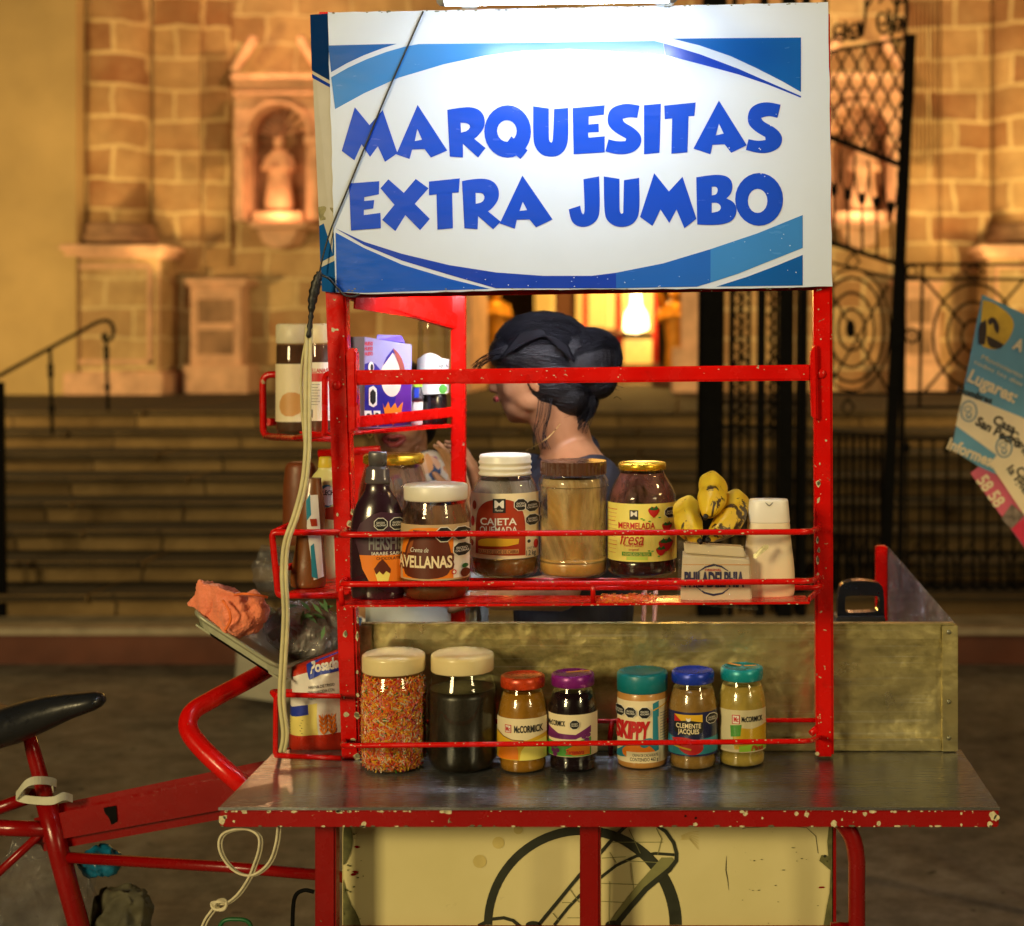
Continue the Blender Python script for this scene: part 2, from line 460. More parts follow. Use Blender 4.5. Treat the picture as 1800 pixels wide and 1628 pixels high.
# ================================================================== THE SETTING
def ground_mat():
    t = NT('worn_plaza_concrete')
    c = t.ramp(t.mix(.5, t.noise(1.3, 6, .65), t.noise(9, 7, .7)), [(.36, (.07, .062, .055)), (.5, (.19, .17, .14)), (.64, (.33, .30, .25))])
    sp = t.ramp(t.noise(16, 2, .5), [(.70, 0), (.73, .8)])
    c = t.mix(sp, c, (.03, .03, .028))
    t.set(col=c, rough=t.ramp(t.noise(4, 5), [(.3, .55), (.7, .85)]))
    t.set(normal=t.bump(t.noise(45, 6, .7), .5, .006)); return t.m
mb = MB(); mb.face([(-25, -12, 0), (25, -12, 0), (25, 7.21, 0), (-25, 7.21, 0)])
g = mb.build('ground', ground_mat()); tag(g, 'dark worn concrete plaza floor', kind='structure')
ZK = .185
mb = MB(); KERB = simple('red_brown_kerb_paint', (.17, .055, .03), .7, var=.3, vs=3, bd=.4, bs=20)
KTOP = simple('pale_kerb_edge', (.46, .38, .26), .8, var=.3, vs=6, bd=.4, bs=20)
mb.use(KERB).box(-14, 14, 7.2, 7.6, -.05, ZK-.045)
mb.use(KTOP).box(-14, 14, 7.17, 15.5, ZK-.044, ZK)
o = mb.build('kerb', bevel=.004); tag(o, 'low red brown kerb with a pale edge below the church steps', kind='structure')
# steps
class _S: pass
stepm = _S(); stepm.m = stone('mossy_step_stone', (.20, .125, .045), (.44, .29, .115), (.10, .06, .022), .8, 40.0, .010, bump=.9, mot=.25)
TREAD = simple('shaded_step_tread', (.04, .028, .014), .9, var=.4, vs=4, bd=.5, bs=12)  # tread colour darkened to stand for the shadow bands at the nosings
y0, dh, dd = 7.4, .113, .35
st_ = thing('church_steps', (0, 7.4, ZK), 'eight wide mossy stone steps leading up to the church door', 'steps')
rs_ = random.Random(31)
for k in range(8):
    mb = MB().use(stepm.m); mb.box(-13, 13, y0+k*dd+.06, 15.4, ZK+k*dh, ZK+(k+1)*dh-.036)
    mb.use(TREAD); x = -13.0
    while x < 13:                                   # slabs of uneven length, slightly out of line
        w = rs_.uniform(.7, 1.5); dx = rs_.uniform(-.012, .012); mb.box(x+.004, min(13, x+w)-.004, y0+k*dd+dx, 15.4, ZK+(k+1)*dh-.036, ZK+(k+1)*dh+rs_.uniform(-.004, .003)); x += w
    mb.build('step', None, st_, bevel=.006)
ZP = ZK+8*dh
# ------------------------------------------------------------------ the church front
YF = 13.2
ch = thing('church_facade', (P(1027, 690, YF).x, YF, ZP), 'old stone church front with lit niches and an open door', 'church')
W1 = 'XZ'
mb = MB().use(STONE_Y)
mb.pbox(262, 822, -420, 692, YF, YF+1.0); mb.pbox(1236, 2100, -420, 692, YF, YF+1.0); mb.pbox(822, 1236, -420, 150, YF, YF+1.0)
mb.build('wall', None, ch)
mb = MB().use(STUCCO)
mb.pbox(-900, 134, -420, 700, YF-.55, YF+.5); mb.pbox(1800, 2900, -420, 700, YF-.2, YF+.5)
mb.build('side_wall', None, ch, split=True)
# flat pilasters with fluted strips
for x0, x1 in ((268, 352), (1655, 1742)):
    MB().use(STONE).pbox(x0, x1, -420, 480, YF-.10, YF+.02).build('pilaster', None, ch)
for x0, x1, yb in ((352, 404, 292), (1592, 1655, 290)):
    mb = MB().use(STONE)
    mb.pbox(x0, x1, -420, 470, YF-.05, YF+.02)
    n = 8
    for i in range(n):
        xa = x0+3+(x1-x0-6)*i/n; mb.pbox(xa, xa+(x1-x0)/n*.5, 90 if x0 < 900 else -100, yb, YF-.085, YF-.045)
    mb.build('fluted_strip', None, ch, bevel=.004)
# round columns on pedestals
def column(cx, r, ped):
    c = P(cx, 0, YF-.1); R = r*S(YF-.1)
    mb = MB().use(STONE); zb = P(0, 395, YF-.1).z
    mb.lathe([(R, zb), (R, 6.4)], (c.x, c.y, 0), 40)
    sh = mb.build('column', None, ch)
    z0, z1 = P(0, 430, YF-.1).z, zb
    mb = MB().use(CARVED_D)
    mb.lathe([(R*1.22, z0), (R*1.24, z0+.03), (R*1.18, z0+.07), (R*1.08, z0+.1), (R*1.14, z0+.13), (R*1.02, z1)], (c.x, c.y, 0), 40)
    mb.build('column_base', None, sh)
    x0, x1 = ped
    mb = MB().use(CARVED)
    mb.pbox(x0-16, x1+6, 430, 440, YF-.62, YF+.1); mb.pbox(x0-8, x1+2, 440, 452, YF-.56, YF+.1)
    mb.use(STONE_Y).pbox(x0, x1-2, 452, 655, YF-.5, YF+.1)
    mb.use(CARVED)
    for a, b, t_, u in ((x0+10, x0+18, 470, 640), (x1-24, x1-16, 470, 640), (x0+10, x1-16, 464, 472), (x0+10, x1-16, 632, 640)): mb.pbox(a, b, t_, u, YF-.53, YF-.49)
    mb.pbox(x0-8, x1+4, 655, 700, YF-.57, YF+.1)
    mb.build('pedestal', None, ch, bevel=.012)
column(201, 64, (118, 282)); column(1795, 50, (1738, 1880))
# small pedestals below the niches
for x0, x1 in ((334, 424), (1582, 1652)):
    mb = MB().use(CARVED)
    mb.pbox(x0-10, x1+10, 490, 500, YF-.34, YF+.1); mb.pbox(x0-4, x1+4, 500, 506, YF-.3, YF+.1)
    mb.pbox(x0, x1, 506, 642, YF-.26, YF+.1)
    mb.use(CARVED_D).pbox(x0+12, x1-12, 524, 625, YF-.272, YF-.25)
    mb.use(CARVED).pbox(x0+12, x1-12, 568, 580, YF-.285, YF-.25)
    mb.pbox(x0-12, x1+12, 642, 692, YF-.34, YF+.1)
    mb.build('pedestal', None, ch, bevel=.01)
# niches with saints
def niche(cx, w, flip):
    nt = thing('stone_niche', P(cx, 400, YF), *(('left arched stone niche with a lit saint statue in front of the church wall', 'niche') if not flip else ('right arched stone niche glowing behind the iron gate lattice', 'niche')), group='lit niches on the church front')
    nt['x'] = 0; del nt['x']
    hw = w/2; top, spring, bot = 168, 235, 388
    r = hw-24
    arch = [(cx-r, bot), (cx-r, spring)]+[(cx-r*math.cos(a*PI/12), spring-r*math.sin(a*PI/12)) for a in range(1, 12)]+[(cx+r, spring), (cx+r, bot)]
    outer = [(cx-hw, bot), (cx-hw, top), (cx+hw, top), (cx+hw, bot)]
    mb = MB().use(CARVED)
    pts = outer+arch[::-1]
    mb.prism(pts, lambda x, y: P(x, y, YF-.34), .34)
    mb.build('niche_surround', None, nt, bevel=0)
    mb = MB().use(CARVED)
    rr = r+9
    for k in range(14):
        a, b = PI*k/14, PI*(k+1)/14
        q = [(cx-rr*math.cos(a), spring-rr*math.sin(a)), (cx-rr*math.cos(b), spring-rr*math.sin(b)), (cx-(r+1)*math.cos(b), spring-(r+1)*math.sin(b)), (cx-(r+1)*math.cos(a), spring-(r+1)*math.sin(a))]
        mb.pquad(q, YF-.40, YF-.335)
    mb.pbox(cx-hw-2, cx-r+4, spring+4, spring+18, YF-.40, YF-.33); mb.pbox(cx+r-4, cx+hw+2, spring+4, spring+18, YF-.40, YF-.33)
    for sx in (-1, 1):
        for k in (0, 1):
            x = cx+sx*(hw-9-k*0); 
        mb.pbox(cx+sx*(hw-10)-6, cx+sx*(hw-10)+6, spring+18, bot-4, YF-.39, YF-.33)
    mb.build('arch_moulding', None, nt, bevel=.006)
    mb = MB().use(CARVED)
    for x, a, b, d in ((hw+8, 130, 140, .52), (hw+3, 140, 152, .46), (hw-4, 152, 160, .40), (hw+5, 160, 168, .44)): mb.pbox(cx-x, cx+x, a, b, YF-d, YF)
    mb.build('cornice', None, nt, bevel=.01)
    for sx in (-1, 1):
        mb = MB().use(CARVED)
        L = [(cx+sx*(hw+2), 126), (cx+sx*(hw-16), 98), (cx+sx*(hw-32), 72), (cx+sx*(hw-34), 64)]
        mb.tube([P(x, y, YF-.25) for x, y in L], [.045, .045, .05, .03], 8)
        mb.build('broken_pediment', None, nt)
    # vault shell and back
    mb = MB().use(CARVED); c = P(cx, spring, YF-.02); R = r*S(YF)*1.02
    rings = []
    for i in range(7):
        th = PI/2*i/6; row = []
        for k in range(17):
            a = PI*k/16; row.append(mb.bm.verts.new(c+Vector((R*math.cos(a)*math.cos(th), -R*0.02*0+R*math.sin(th)*.22, R*math.sin(a)*math.cos(th)))))
        rings.append(row)
    mb.build('vault_shell', None, nt) if False else mb.bm.free()
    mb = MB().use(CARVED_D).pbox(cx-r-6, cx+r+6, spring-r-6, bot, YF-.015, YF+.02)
    for k in range(9):
        a = PI*(k+.5)/9; mb.use(CARVED)
        c0 = (cx, spring+4); e = (cx-r*.98*math.cos(a), spring-r*.98*math.sin(a))
        n = (math.sin(a)*5, -math.cos(a)*5)
        mb.pquad([(c0[0]-1, c0[1]), (c0[0]+1, c0[1]), (e[0]+n[0], e[1]+n[1]), (e[0]-n[0], e[1]-n[1])], YF-.045, YF-.01)
    mb.build('shell_back', None, nt)
    mb = MB().use(CARVED)
    mb.pbox(cx-r+6, cx+r-6, 372, 390, YF-.36, YF)
    mb.pquad([(cx-r-2, 390), (cx+r+2, 390), (cx+r-4, 400), (cx-r+4, 400)], YF-.5, YF)
    mb.pquad([(cx-r+14, 400), (cx+r-14, 400), (cx+r-26, 428), (cx+6, 436), (cx-6, 436), (cx-r+26, 428)], YF-.36, YF)
    mb.build('corbel', None, nt, bevel=.01)
    # statue
    st = thing('saint_statue', P(cx+4, 368, YF-.2), ('pink stone robed saint standing in the left niche' if not flip else 'pale stone robed saint standing in the right niche behind the gate'), 'statue', 'saint statues in the niches')
    mb = MB().use(CARVED); sc = S(YF-.2); c = P(cx+4, 368, YF-.2)
    pf = [(24, 0), (26, 10), (22, 35), (20, 60), (23, 78), (22, 90), (14, 102), (7, 106)]
    mb.lathe([(a*sc, b*sc) for a, b in pf], c, 20, .6)
    mb.ball(c+Vector((0, -.01, 118*sc)), 9.5*sc, 14, 1, 1, 1.25)
    for sx in (-1, 1):
        mb.tube([c+Vector((sx*18*sc, 0, 92*sc)), c+Vector((sx*25*sc, -.03, 70*sc)), c+Vector((sx*6*sc, -.13, 76*sc))], [6*sc, 6*sc, 4*sc], 10)
    for k in range(9):
        x = (-20+k*5)*sc; mb.tube([c+Vector((x, -.6*20*sc*math.sqrt(max(.05, 1-(x/(25*sc))**2))-.01, 2*sc)), c+Vector((x*.8, -.6*18*sc*math.sqrt(max(.05, 1-(x/(25*sc))**2)), 62*sc))], [2.4*sc, 1*sc], 6)
    mb.build('robed_figure', None, st)
niche(487, 150, False); niche(1513, 150, True)
# doorway surround and the lit interior
mb = MB().use(CARVED); mb.pbox(1196, 1238, 150, 660, YF-.25, YF+.9); mb.pbox(1180, 1242, 612, 690, YF-.3, YF+.9)
mb.pbox(806, 828, 150, 690, YF-.2, YF+.9)
mb.build('door_surround', None, ch, bevel=.012, split=True)
YI = 17.5
dark = simple('dark_nave_wall', (.035, .02, .012), .9)
mb = MB().use(dark)
a, b = P(700, 690, YF+1), P(1360, 100, YF+1)
mb.box(a.x-1.5, b.x+1.5, YI+.6, YI+.7, .9, 5.5)
mb.box(a.x-1.6, a.x-1.5, YF+1, YI+.6, .9, 5.5); mb.box(b.x+1.5, b.x+1.6, YF+1, YI+.6, .9, 5.5)
mb.box(a.x-1.5, b.x+1.5, YF+1, YI+.6, 5.4, 5.5)
mb.build('nave_wall', None, ch)
fl = simple('nave_floor_tiles', (.20, .12, .06), .35, var=.3, vs=3)
MB().use(fl).box(a.x-1.5, b.x+1.5, 15.35, YI+.6, ZP-.05, ZP+.004).build('nave_floor', None, ch)
GOLD = simple('gilded_figure_paint', (.75, .36, .04), .38, .35, var=.25, vs=10)
CREAMC = simple('cream_altar_cloth', (.85, .68, .36), .8)
REDC = simple('red_altar_drape', (.62, .03, .015), .7)
BROWNW = simple('brown_altar_wood', (.13, .045, .022), .6)
al = thing('altar', P(1110, 655, 16.9), 'brightly lit altar with red drapes and gold hangings inside the church door', 'altar')
def drape(mb, x0, x1, y0, y1, Y, wob=.02):
    a, b = P(x0, y0, Y), P(x1, y1, Y); n = max(4, int((x1-x0)/3)); up, dn = [], []
    for i in range(n+1):
        x = a.x+(b.x-a.x)*i/n; y = Y+math.sin(i*1.9)*wob
        up.append(mb.bm.verts.new((x, y, a.z))); dn.append(mb.bm.verts.new((x, y, b.z)))
    for i in range(n):
        f = mb.bm.faces.new((up[i], up[i+1], dn[i+1], dn[i])); f.material_index = mb.mi; f.smooth = True
for x0, x1, m_, y1, nm in ((1013, 1024, CREAMC, 640, 'cream_hanging'), (1024, 1034, REDC, 650, 'red_hanging'), (1034, 1062, CREAMC, 576, 'cream_hanging'), (1062, 1082, CREAMC, 580, 'cream_hanging'),
                   (1084, 1093, REDC, 640, 'red_hanging'), (1093, 1147, CREAMC, 585, 'cream_hanging'), (1147, 1156, REDC, 640, 'red_hanging'), (940, 975, CREAMC, 560, 'cream_hanging')):
    mb = MB().use(m_); drape(mb, x0, x1, 380, y1, 16.9); o = mb.build(nm, None, al)
mb = MB().use(BROWNW); mb.pbox(976, 1012, 380, 660, 17.0, 17.3); mb.pbox(1050, 1090, 578, 590, 16.5, 16.9)
mb.pbox(1020, 1160, 640, 660, 16.4, 17.0); mb.build('altar_table', None, al, bevel=.01)
mb = MB().use(CREAMC); mb.pbox(1096, 1146, 596, 650, 16.45, 16.9); mb.build('altar_cloth', None, al)
lampm = NT('altar_lamp_glow'); lampm.set(emit=(1, .72, .32), estr=9.0, col=(1, .8, .5))
mb = MB().use(lampm.m)
mb.lathe([(.02, 0), (.10, .03), (.13, .1), (.12, .2), (.06, .3), (.05, .42), (.02, .5)], P(1118, 585, 16.4), 16)
mb.ball(P(1106, 575, 16.4), .06); mb.ball(P(1130, 572, 16.4), .06)
mb.build('monstrance_lamp', None, al)
def gold_statue(cx, y0, y1, lab):
    st = thing('gilded_statue', P(cx, y1, 14.7), lab, 'statue', 'gilded statues beside the altar')
    c = P(cx, y1, 14.7); k = (P(cx, y0, 14.7).z-c.z)
    mb = MB().use(GOLD)
    mb.lathe([(.13*k, 0), (.11*k, .1*k), (.10*k, .35*k), (.12*k, .5*k), (.13*k, .62*k), (.15*k, .74*k), (.10*k, .81*k), (.04*k, .84*k)], c, 18, .7)
    mb.ball(c+Vector((0, 0, .92*k)), .07*k, 12, 1, 1, 1.2)
    for sx in (-1, 1):
        mb.tube([c+Vector((sx*.13*k, 0, .76*k)), c+Vector((sx*.19*k, -.03, .62*k)), c+Vector((sx*-.02*k, -.14*k, .68*k))], [.045*k, .045*k, .03*k], 8)
    mb.tube([c+Vector((-.13*k, 0, .76*k)), c+Vector((-.2*k, 0, .95*k)), c+Vector((-.22*k, -.02, 1.08*k))], [.05*k, .04*k, .03*k], 8)
    mb.build('robed_figure', None, st)
    mb = MB().use(BROWNW); mb.box(c.x-.22, c.x+.22, c.y-.2, c.y+.2, ZP+.005, c.z-.002); mb.build('plinth', None, st, bevel=.01)
gold_statue(872, 505, 640, 'gilded robed statue left of the woman, its arm raised')
gold_statue(1186, 505, 655, 'gilded robed statue standing right beside the door pillar')
mb = MB().use(simple('gold_pillar_paint', (.62, .40, .10), .5)); mb.lathe([(.05, ZP+.005), (.05, 4.4)], (P(823, 0, 15.2).x, 15.2, 0), 12)
o = mb.build('thin_pillar'); rebase(o, (P(823, 0, 15.2).x, 15.2, ZP)); tag(o, 'thin gold pillar just inside the church door', 'pillar')

# ------------------------------------------------------------------ ironwork
def T(mb, pts, w, Y, segs=6, dy=0):
    mb.tube([P(x, y, Y)+Vector((0, dy, 0)) for x, y in pts], w*.72*S(Y), segs)
def arc(cx, cy, rx, ry, a0=0, a1=360, n=24): return [(cx+rx*math.cos(math.radians(a0+(a1-a0)*i/n)), cy+ry*math.sin(math.radians(a0+(a1-a0)*i/n))) for i in range(n+1)]
def bar(mb, x0, y0, x1, y1, w, Y): mb.beam(P(x0, y0, Y), P(x1, y1, Y), w*S(Y), w*S(Y), up=(0, 1, 0))
YG = 7.55; yb = 1083
gt = thing('iron_gate', P(1520, yb, YG), 'tall black wrought iron gate leaf with lattice and scrolled top', 'gate')
mb = MB(); bar(mb, 1600, 62, 1552, yb, 19, YG); mb.build('gate_post', IRON, gt)
mb = MB()
bar(mb, 1452, -60, 1430, yb, 9, YG); bar(mb, 1456, 92, 1598, 66, 5, YG); bar(mb, 1455, 240, 1588, 292, 9, YG); bar(mb, 1455, 425, 1582, 466, 8, YG); bar(mb, 1455, 460, 1580, 492, 4.5, YG)
bar(mb, 1452, 690, 1560, 694, 5, YG); bar(mb, 1452, 760, 1556, 764, 5, YG); bar(mb, 1450, 940, 1550, 942, 4, YG); bar(mb, 1450, 1060, 1548, 1062, 6, YG)
mb.build('gate_rail', IRON, gt, split=True)
mb = MB()
def clipline(x0, y0, x1, y1, inside):
    pts = [(x0+(x1-x0)*i/120, y0+(y1-y0)*i/120) for i in range(121)]
    pts = [p for p in pts if inside(*p)]
    return (pts[0], pts[-1]) if len(pts) > 3 else None
def inl(x, y): return 1448 < x < 1594-(y-66)*.045 and 92-(x-1456)*.183 < y < 240+(x-1455)*.39
for k in range(-8, 9):
    for s_ in (-1, 1):
        c = clipline(1440, 90+k*56, 1600, 90+k*56+s_*330, inl) if s_ > 0 else clipline(1440, 90+k*56+330, 1600, 90+k*56, inl)
        if c: T(mb, c, 3.2, YG, 5, dy=.004*s_)
mb.build('lattice', IRON, gt)
mb = MB()
for i, x in enumerate((1466, 1490, 1515, 1541, 1566)):
    top = 262+(x-1455)*.39
    T(mb, [(x, top+55), (x+1, 425+(x-1455)*.32)], 3.2, YG)
    c = P(x, 335+i*7, YG); mb.ball(c, 7*S(YG), 10, 1, .8, 1.6)
    for sx in (-1, 1): T(mb, [(x, top+75), (x+sx*9, top+50), (x+sx*12.5, top+18), (x+sx*12, top-4)], 2.6, YG, 5)
mb.build('spear_bar', IRON, gt, split=True)
mb = MB()
for cx, cy, rx, ry in ((1476, 55, 14, 22), (1503, 52, 11, 18), (1552, 37, 14, 27), (1578, 42, 9, 17)):
    T(mb, [(cx+rx*(1-.028*i)*math.cos(.42*i-.9), cy+ry*(1-.036*i)*math.sin(.42*i-.9)) for i in range(24)], 4, YG, 6)
T(mb, [(1460, 75), (1470, 60), (1500, 70), (1516, 62), (1521, 30), (1523, -20)], 4, YG); T(mb, [(1523, 12), (1530, 4), (1533, -12)], 4, YG)
T(mb, [(1566, 66), (1574, 30), (1580, -12)], 5, YG); T(mb, [(1591, 64), (1594, 20), (1592, -30)], 5, YG); T(mb, [(1545, 5), (1560, -15), (1575, 10), (1590, 0)], 4, YG)
mb.build('scrollwork', IRON, gt)
mb = MB()
for rx, ry, w in ((58, 92, 3.5), (40, 66, 3.5), (24, 36, 3.5), (68, 108, 3)): T(mb, [(x, y) for x, y in arc(1497, 580, rx, ry) if 1450 < x < 1566], w, YG)
T(mb, [(1452, 500), (1562, 688)], 3, YG); T(mb, [(1562, 500), (1452, 688)], 3, YG); mb.ball(P(1495, 578, YG), 11*S(YG), 10, .8, .6, 1.5)
T(mb, [(1500, 445), (1512, 460), (1498, 474), (1487, 460), (1500, 445)], 3, YG); T(mb, [(1490, 700), (1502, 716), (1490, 732), (1479, 716), (1490, 700)], 3, YG)
mb.build('oval_motif', IRON, gt)
mb = MB()
for k in range(9):
    x = 1450+k*12.5; T(mb, [(x, 764), (x-1, 1060)], 3.4 if k % 2 else 4.5, YG)
for k in range(5):
    x = 1456+k*22; T(mb, [(x-10, 1060), (x-10, 1000), (x-6, 965), (x, 945), (x+6, 965), (x+10, 1000), (x+10, 1060)], 3, YG)
mb.build('gate_bar', IRON, gt, split=True)

fe = thing('iron_fence', P(1690, yb, YG+.02), 'low black iron fence panel with ringed circles right of the gate', 'fence')
Y2 = YG+.02
mb = MB()
for y, w in ((465, 5), (491, 5), (690, 4.5), (716, 4.5), (772, 5), (1058, 8)): bar(mb, 1575, y, 2050, y, w, Y2)
mb.build('fence_rail', IRON, fe, split=True)
mb = MB(); bar(mb, 1589, 462, 1581, yb, 9, Y2); bar(mb, 1622, 465, 1616, 716, 5, Y2); bar(mb, 1845, 462, 1845, yb, 9, Y2); mb.build('fence_post', IRON, fe, split=True)
mb = MB()
for cx in (1712, 1936):
    for r in (72, 47, 22): T(mb, arc(cx, 591, r, r*1.28), 3.5, Y2)
    for sx in (-1, 1):
        T(mb, [(cx+sx*88, 491), (cx+sx*14, 577)], 3.5, Y2); T(mb, [(cx+sx*88, 690), (cx+sx*14, 604)], 3.5, Y2)
    T(mb, [(cx, 466), (cx+18, 478), (cx, 490), (cx-18, 478), (cx, 466)], 3, Y2); T(mb, [(cx, 692), (cx+14, 703), (cx, 715), (cx-14, 703), (cx, 692)], 3, Y2)
T(mb, arc(1603, 590, 12, 12), 3, Y2); T(mb, arc(1603, 478, 9, 10), 2.5, Y2)
mb.build('ring_motif', IRON, fe, split=True)
mb = MB()
for k in range(20):
    x = 1594+k*23.5; T(mb, [(x, 772), (x-1, 1058)], 3.3, Y2)
    if k % 3 == 0: mb.ball(P(x, 788, Y2), 7*S(Y2), 8, 1, .6, 1.4)
for k in range(10):
    x = 1612+k*47; T(mb, [(x-20, 1030), (x-18, 985), (x, 955), (x+18, 985), (x+20, 1030)], 3.2, Y2)
    T(mb, arc(x, 1044, 20, 13, 0, 360, 12), 3, Y2)
    T(mb, arc(x+23, 1044, 20, 13, 0, 360, 12), 3, Y2)
bar(mb, 1575, 1010, 2050, 1010, 4, Y2); bar(mb, 1575, 880, 2050, 880, 3.5, Y2)
mb.build('fence_bar', IRON, fe, split=True)

fg = thing('iron_gate', P(1330, yb, 7.0), 'folded back black iron gate leaf seen edge on behind the bananas', 'gate')
rnd = random.Random(3)
mb = MB()
for x, w in ((1243, 24), (1265, 20), (1288, 10), (1340, 15), (1384, 26), (1414, 15)):
    Y = 7.45-.0*(x-1240); bar(mb, x+4, -80, x-6, yb, w, Y)
mb.build('gate_post', IRON, fg, split=True)
mb = MB()
for x in (1230, 1303, 1318, 1358, 1366, 1402): T(mb, [(x+3, 60), (x-4, yb-6)], 4, 7.4)
for y in (706, 748, 1010): bar(mb, 1226, y, 1420, y+3, 5, 7.42)
mb.build('gate_bar', IRON, fg, split=True)
mb = MB()
for x in (1304, 1362):
    for k in range(7):
        y = 470+k*42; T(mb, [(x-13, y), (x-3, y+12), (x+11, y+20), (x, y+30), (x-13, y+42)], 3, 7.44, 5); T(mb, [(x+12, y), (x, y+14), (x-12, y+22), (x, y+34), (x+12, y+42)], 3, 7.44, 5)
    T(mb, arc(x, 650, 13, 22), 3, 7.44)
    for k in range(4): T(mb, arc(x, 980+k*24, 13, 13), 3, 7.44)
mb.build('scrollwork', IRON, fg)
lg = MB(); bar(lg, -1, 672, 4, yb, 13, 7.45); bar(lg, -26, 672, -20, yb, 8, 7.45)
for y in (700, 1040): bar(lg, -120, y, 0, y, 6, 7.45)
o = lg.build('gate_post', IRON); rebase(o, P(0, yb, 7.45)); tag(o, 'black iron gate post at the far left edge of the steps', 'post')

hr = thing('handrail', P(90, 770, 9.1), 'black iron handrail with a curled end climbing the left of the steps', 'handrail')
def hp(x, y):            # the rail climbs: farther away as it rises
    t_ = (x-0)/190; return P(x, y, 8.9+t_*.9)
mb = MB(); mb.tube(rounded([hp(-160, 742), hp(0, 660), hp(172, 566), hp(190, 562), hp(201, 576), hp(197, 596), hp(184, 600), hp(180, 588)], .05, 4), 3.6*S(9.3), 8)
mb.build('rail', IRON, hr)
for x, y0_, y1_ in ((88, 612, 765), (186, 584, 722), (-60, 690, 880)):
    mb = MB(); mb.tube([hp(x, y0_), hp(x+4, y1_)], 3.2*S(9.3), 8)
    for f_ in (.22, .30, .7): mb.ball(hp(x+4*f_, y0_+(y1_-y0_)*f_), 5.5*S(9.3), 10, 1, 1, 1.5)
    mb.build('baluster', IRON, hr)
# pale block standing on the plaza behind the cart
mb = MB().pquad([(418, 1100), (500, 1100), (505, 1238), (410, 1225)], 6.3, 6.7)
o = mb.build('concrete_block', simple('pale_concrete', (.42, .40, .32), .85, var=.2, vs=6), bevel=.01); rebase(o, P(455, 1235, 6.5)); tag(o, 'pale concrete block on the plaza behind the push handle', 'block')

# ------------------------------------------------------------------ the hanging poster, right edge
YB = 3.9
pp = thing('poster', P(1740, 960, YB), 'faded blue and pink paper poster with Spanish lettering hanging at the right edge', 'poster')
def PB(d): return lambda x, y: P(x, y, YB-d)
pblue = simple('faded_blue_print', rgb(96, 150, 170), .7, var=.12, vs=8); pcream = simple('cream_poster_paper', rgb(226, 208, 165), .7, var=.08, vs=8)
ppink = simple('faded_pink_print', rgb(205, 92, 110), .7, var=.15, vs=8); pyel = simple('yellow_photo_print', rgb(200, 160, 40), .6, var=.25, vs=14)
pdark = simple('dark_photo_print', rgb(48, 32, 20), .7); ptxt = simple('black_poster_ink', rgb(35, 38, 40), .7); pred = simple('red_poster_print', rgb(205, 40, 70), .7)
pgrey = simple('grey_poster_photo', rgb(120, 105, 90), .8, var=.6, vs=60)
mb = MB().use(pblue); mb.prism([(1727, 518), (1990, 640), (1900, 900), (1724, 822), (1673, 790)], PB(.0), .004)
mb.build('upper_sheet', None, pp)
mb = MB().use(ppink); mb.prism([(1706, 832), (1745, 800), (1990, 960), (1990, 1140), (1800, 962)], PB(-.006), .004)
mb.build('lower_sheet', None, pp)
mb = MB().use(pcream)
mb.poly([(1692, 692), (1800, 735), (1862, 760), (1800, 812), (1752, 800), (1680, 748)], fn=PB(.002))
mb.poly([(1752, 800), (1800, 745), (1990, 850), (1990, 1010), (1800, 905), (1740, 815)], fn=PB(.0025))
mb.use(pyel).poly(chaikin([(1727, 528), (1745, 530), (1785, 560), (1778, 592), (1757, 616), (1730, 612), (1722, 602)], 2, 70), fn=PB(.002))
mb.use(pdark).poly(chaikin([(1720, 605), (1720, 570), (1733, 562), (1735, 580), (1731, 606)], 1, 80), fn=PB(.0027)); mb.poly(chaikin([(1735, 563), (1744, 556), (1752, 562), (1758, 576), (1754, 588), (1748, 580), (1746, 568), (1739, 572)], 2, 80), fn=PB(.0027))
mb.poly(chaikin([(1735, 590), (1748, 596), (1765, 606), (1758, 614), (1742, 612), (1735, 602)], 1, 80), fn=PB(.0027))
mb.use(pred).poly([(1778, 930), (1800, 912), (1990, 1020), (1990, 1138), (1802, 960)], fn=PB(-.002))
mb.use(pgrey).poly([(1760, 912), (1778, 886), (1800, 905), (1778, 930)], fn=PB(-.0015))
mb.build('printed_panel', None, pp)
mb = MB(); R_ = .42
mb.use(pcream); put_text(mb, 'Lugares:', 1700, 1792, 668, 690, PB(.004), .03, 0, .45)
put_text(mb, 'Informes:', 1664, 1752, 786, 806, PB(.004), .03, 0, .40)
put_text(mb, 'Movimiento', 1722, 1802, 640, 648, PB(.004), .0, 0, .45); put_text(mb, 'todos los dias', 1708, 1802, 652, 659, PB(.004), .0, 0, .45)
put_text(mb, 'A', 1782, 1800, 596, 616, PB(.004), .04, 0, .4)
put_text(mb, '58 58', 1712, 1772, 852, 874, PB(-.001), .03, 0, .95)
mb.use(ptxt)
put_text(mb, 'Hombres', 1682, 1746, 688, 700, PB(.004), .03, 0, .33)
put_text(mb, 'Casa', 1745, 1788, 738, 754, PB(.004), .03, 0, .5); put_text(mb, 'San Pedro', 1712, 1800, 752, 768, PB(.0045), .03, 0, .5)
put_text(mb, 'Correos', 1768, 1826, 776, 790, PB(.0045), .02, 0, .95); put_text(mb, 'Casa', 1782, 1826, 832, 848, PB(.0045), .02, 0, .9); put_text(mb, 'la Iglesia', 1758, 1838, 846, 860, PB(.0045), .02, 0, .95)
mb.use(simple('teal_ring_print', rgb(110, 140, 150), .7))
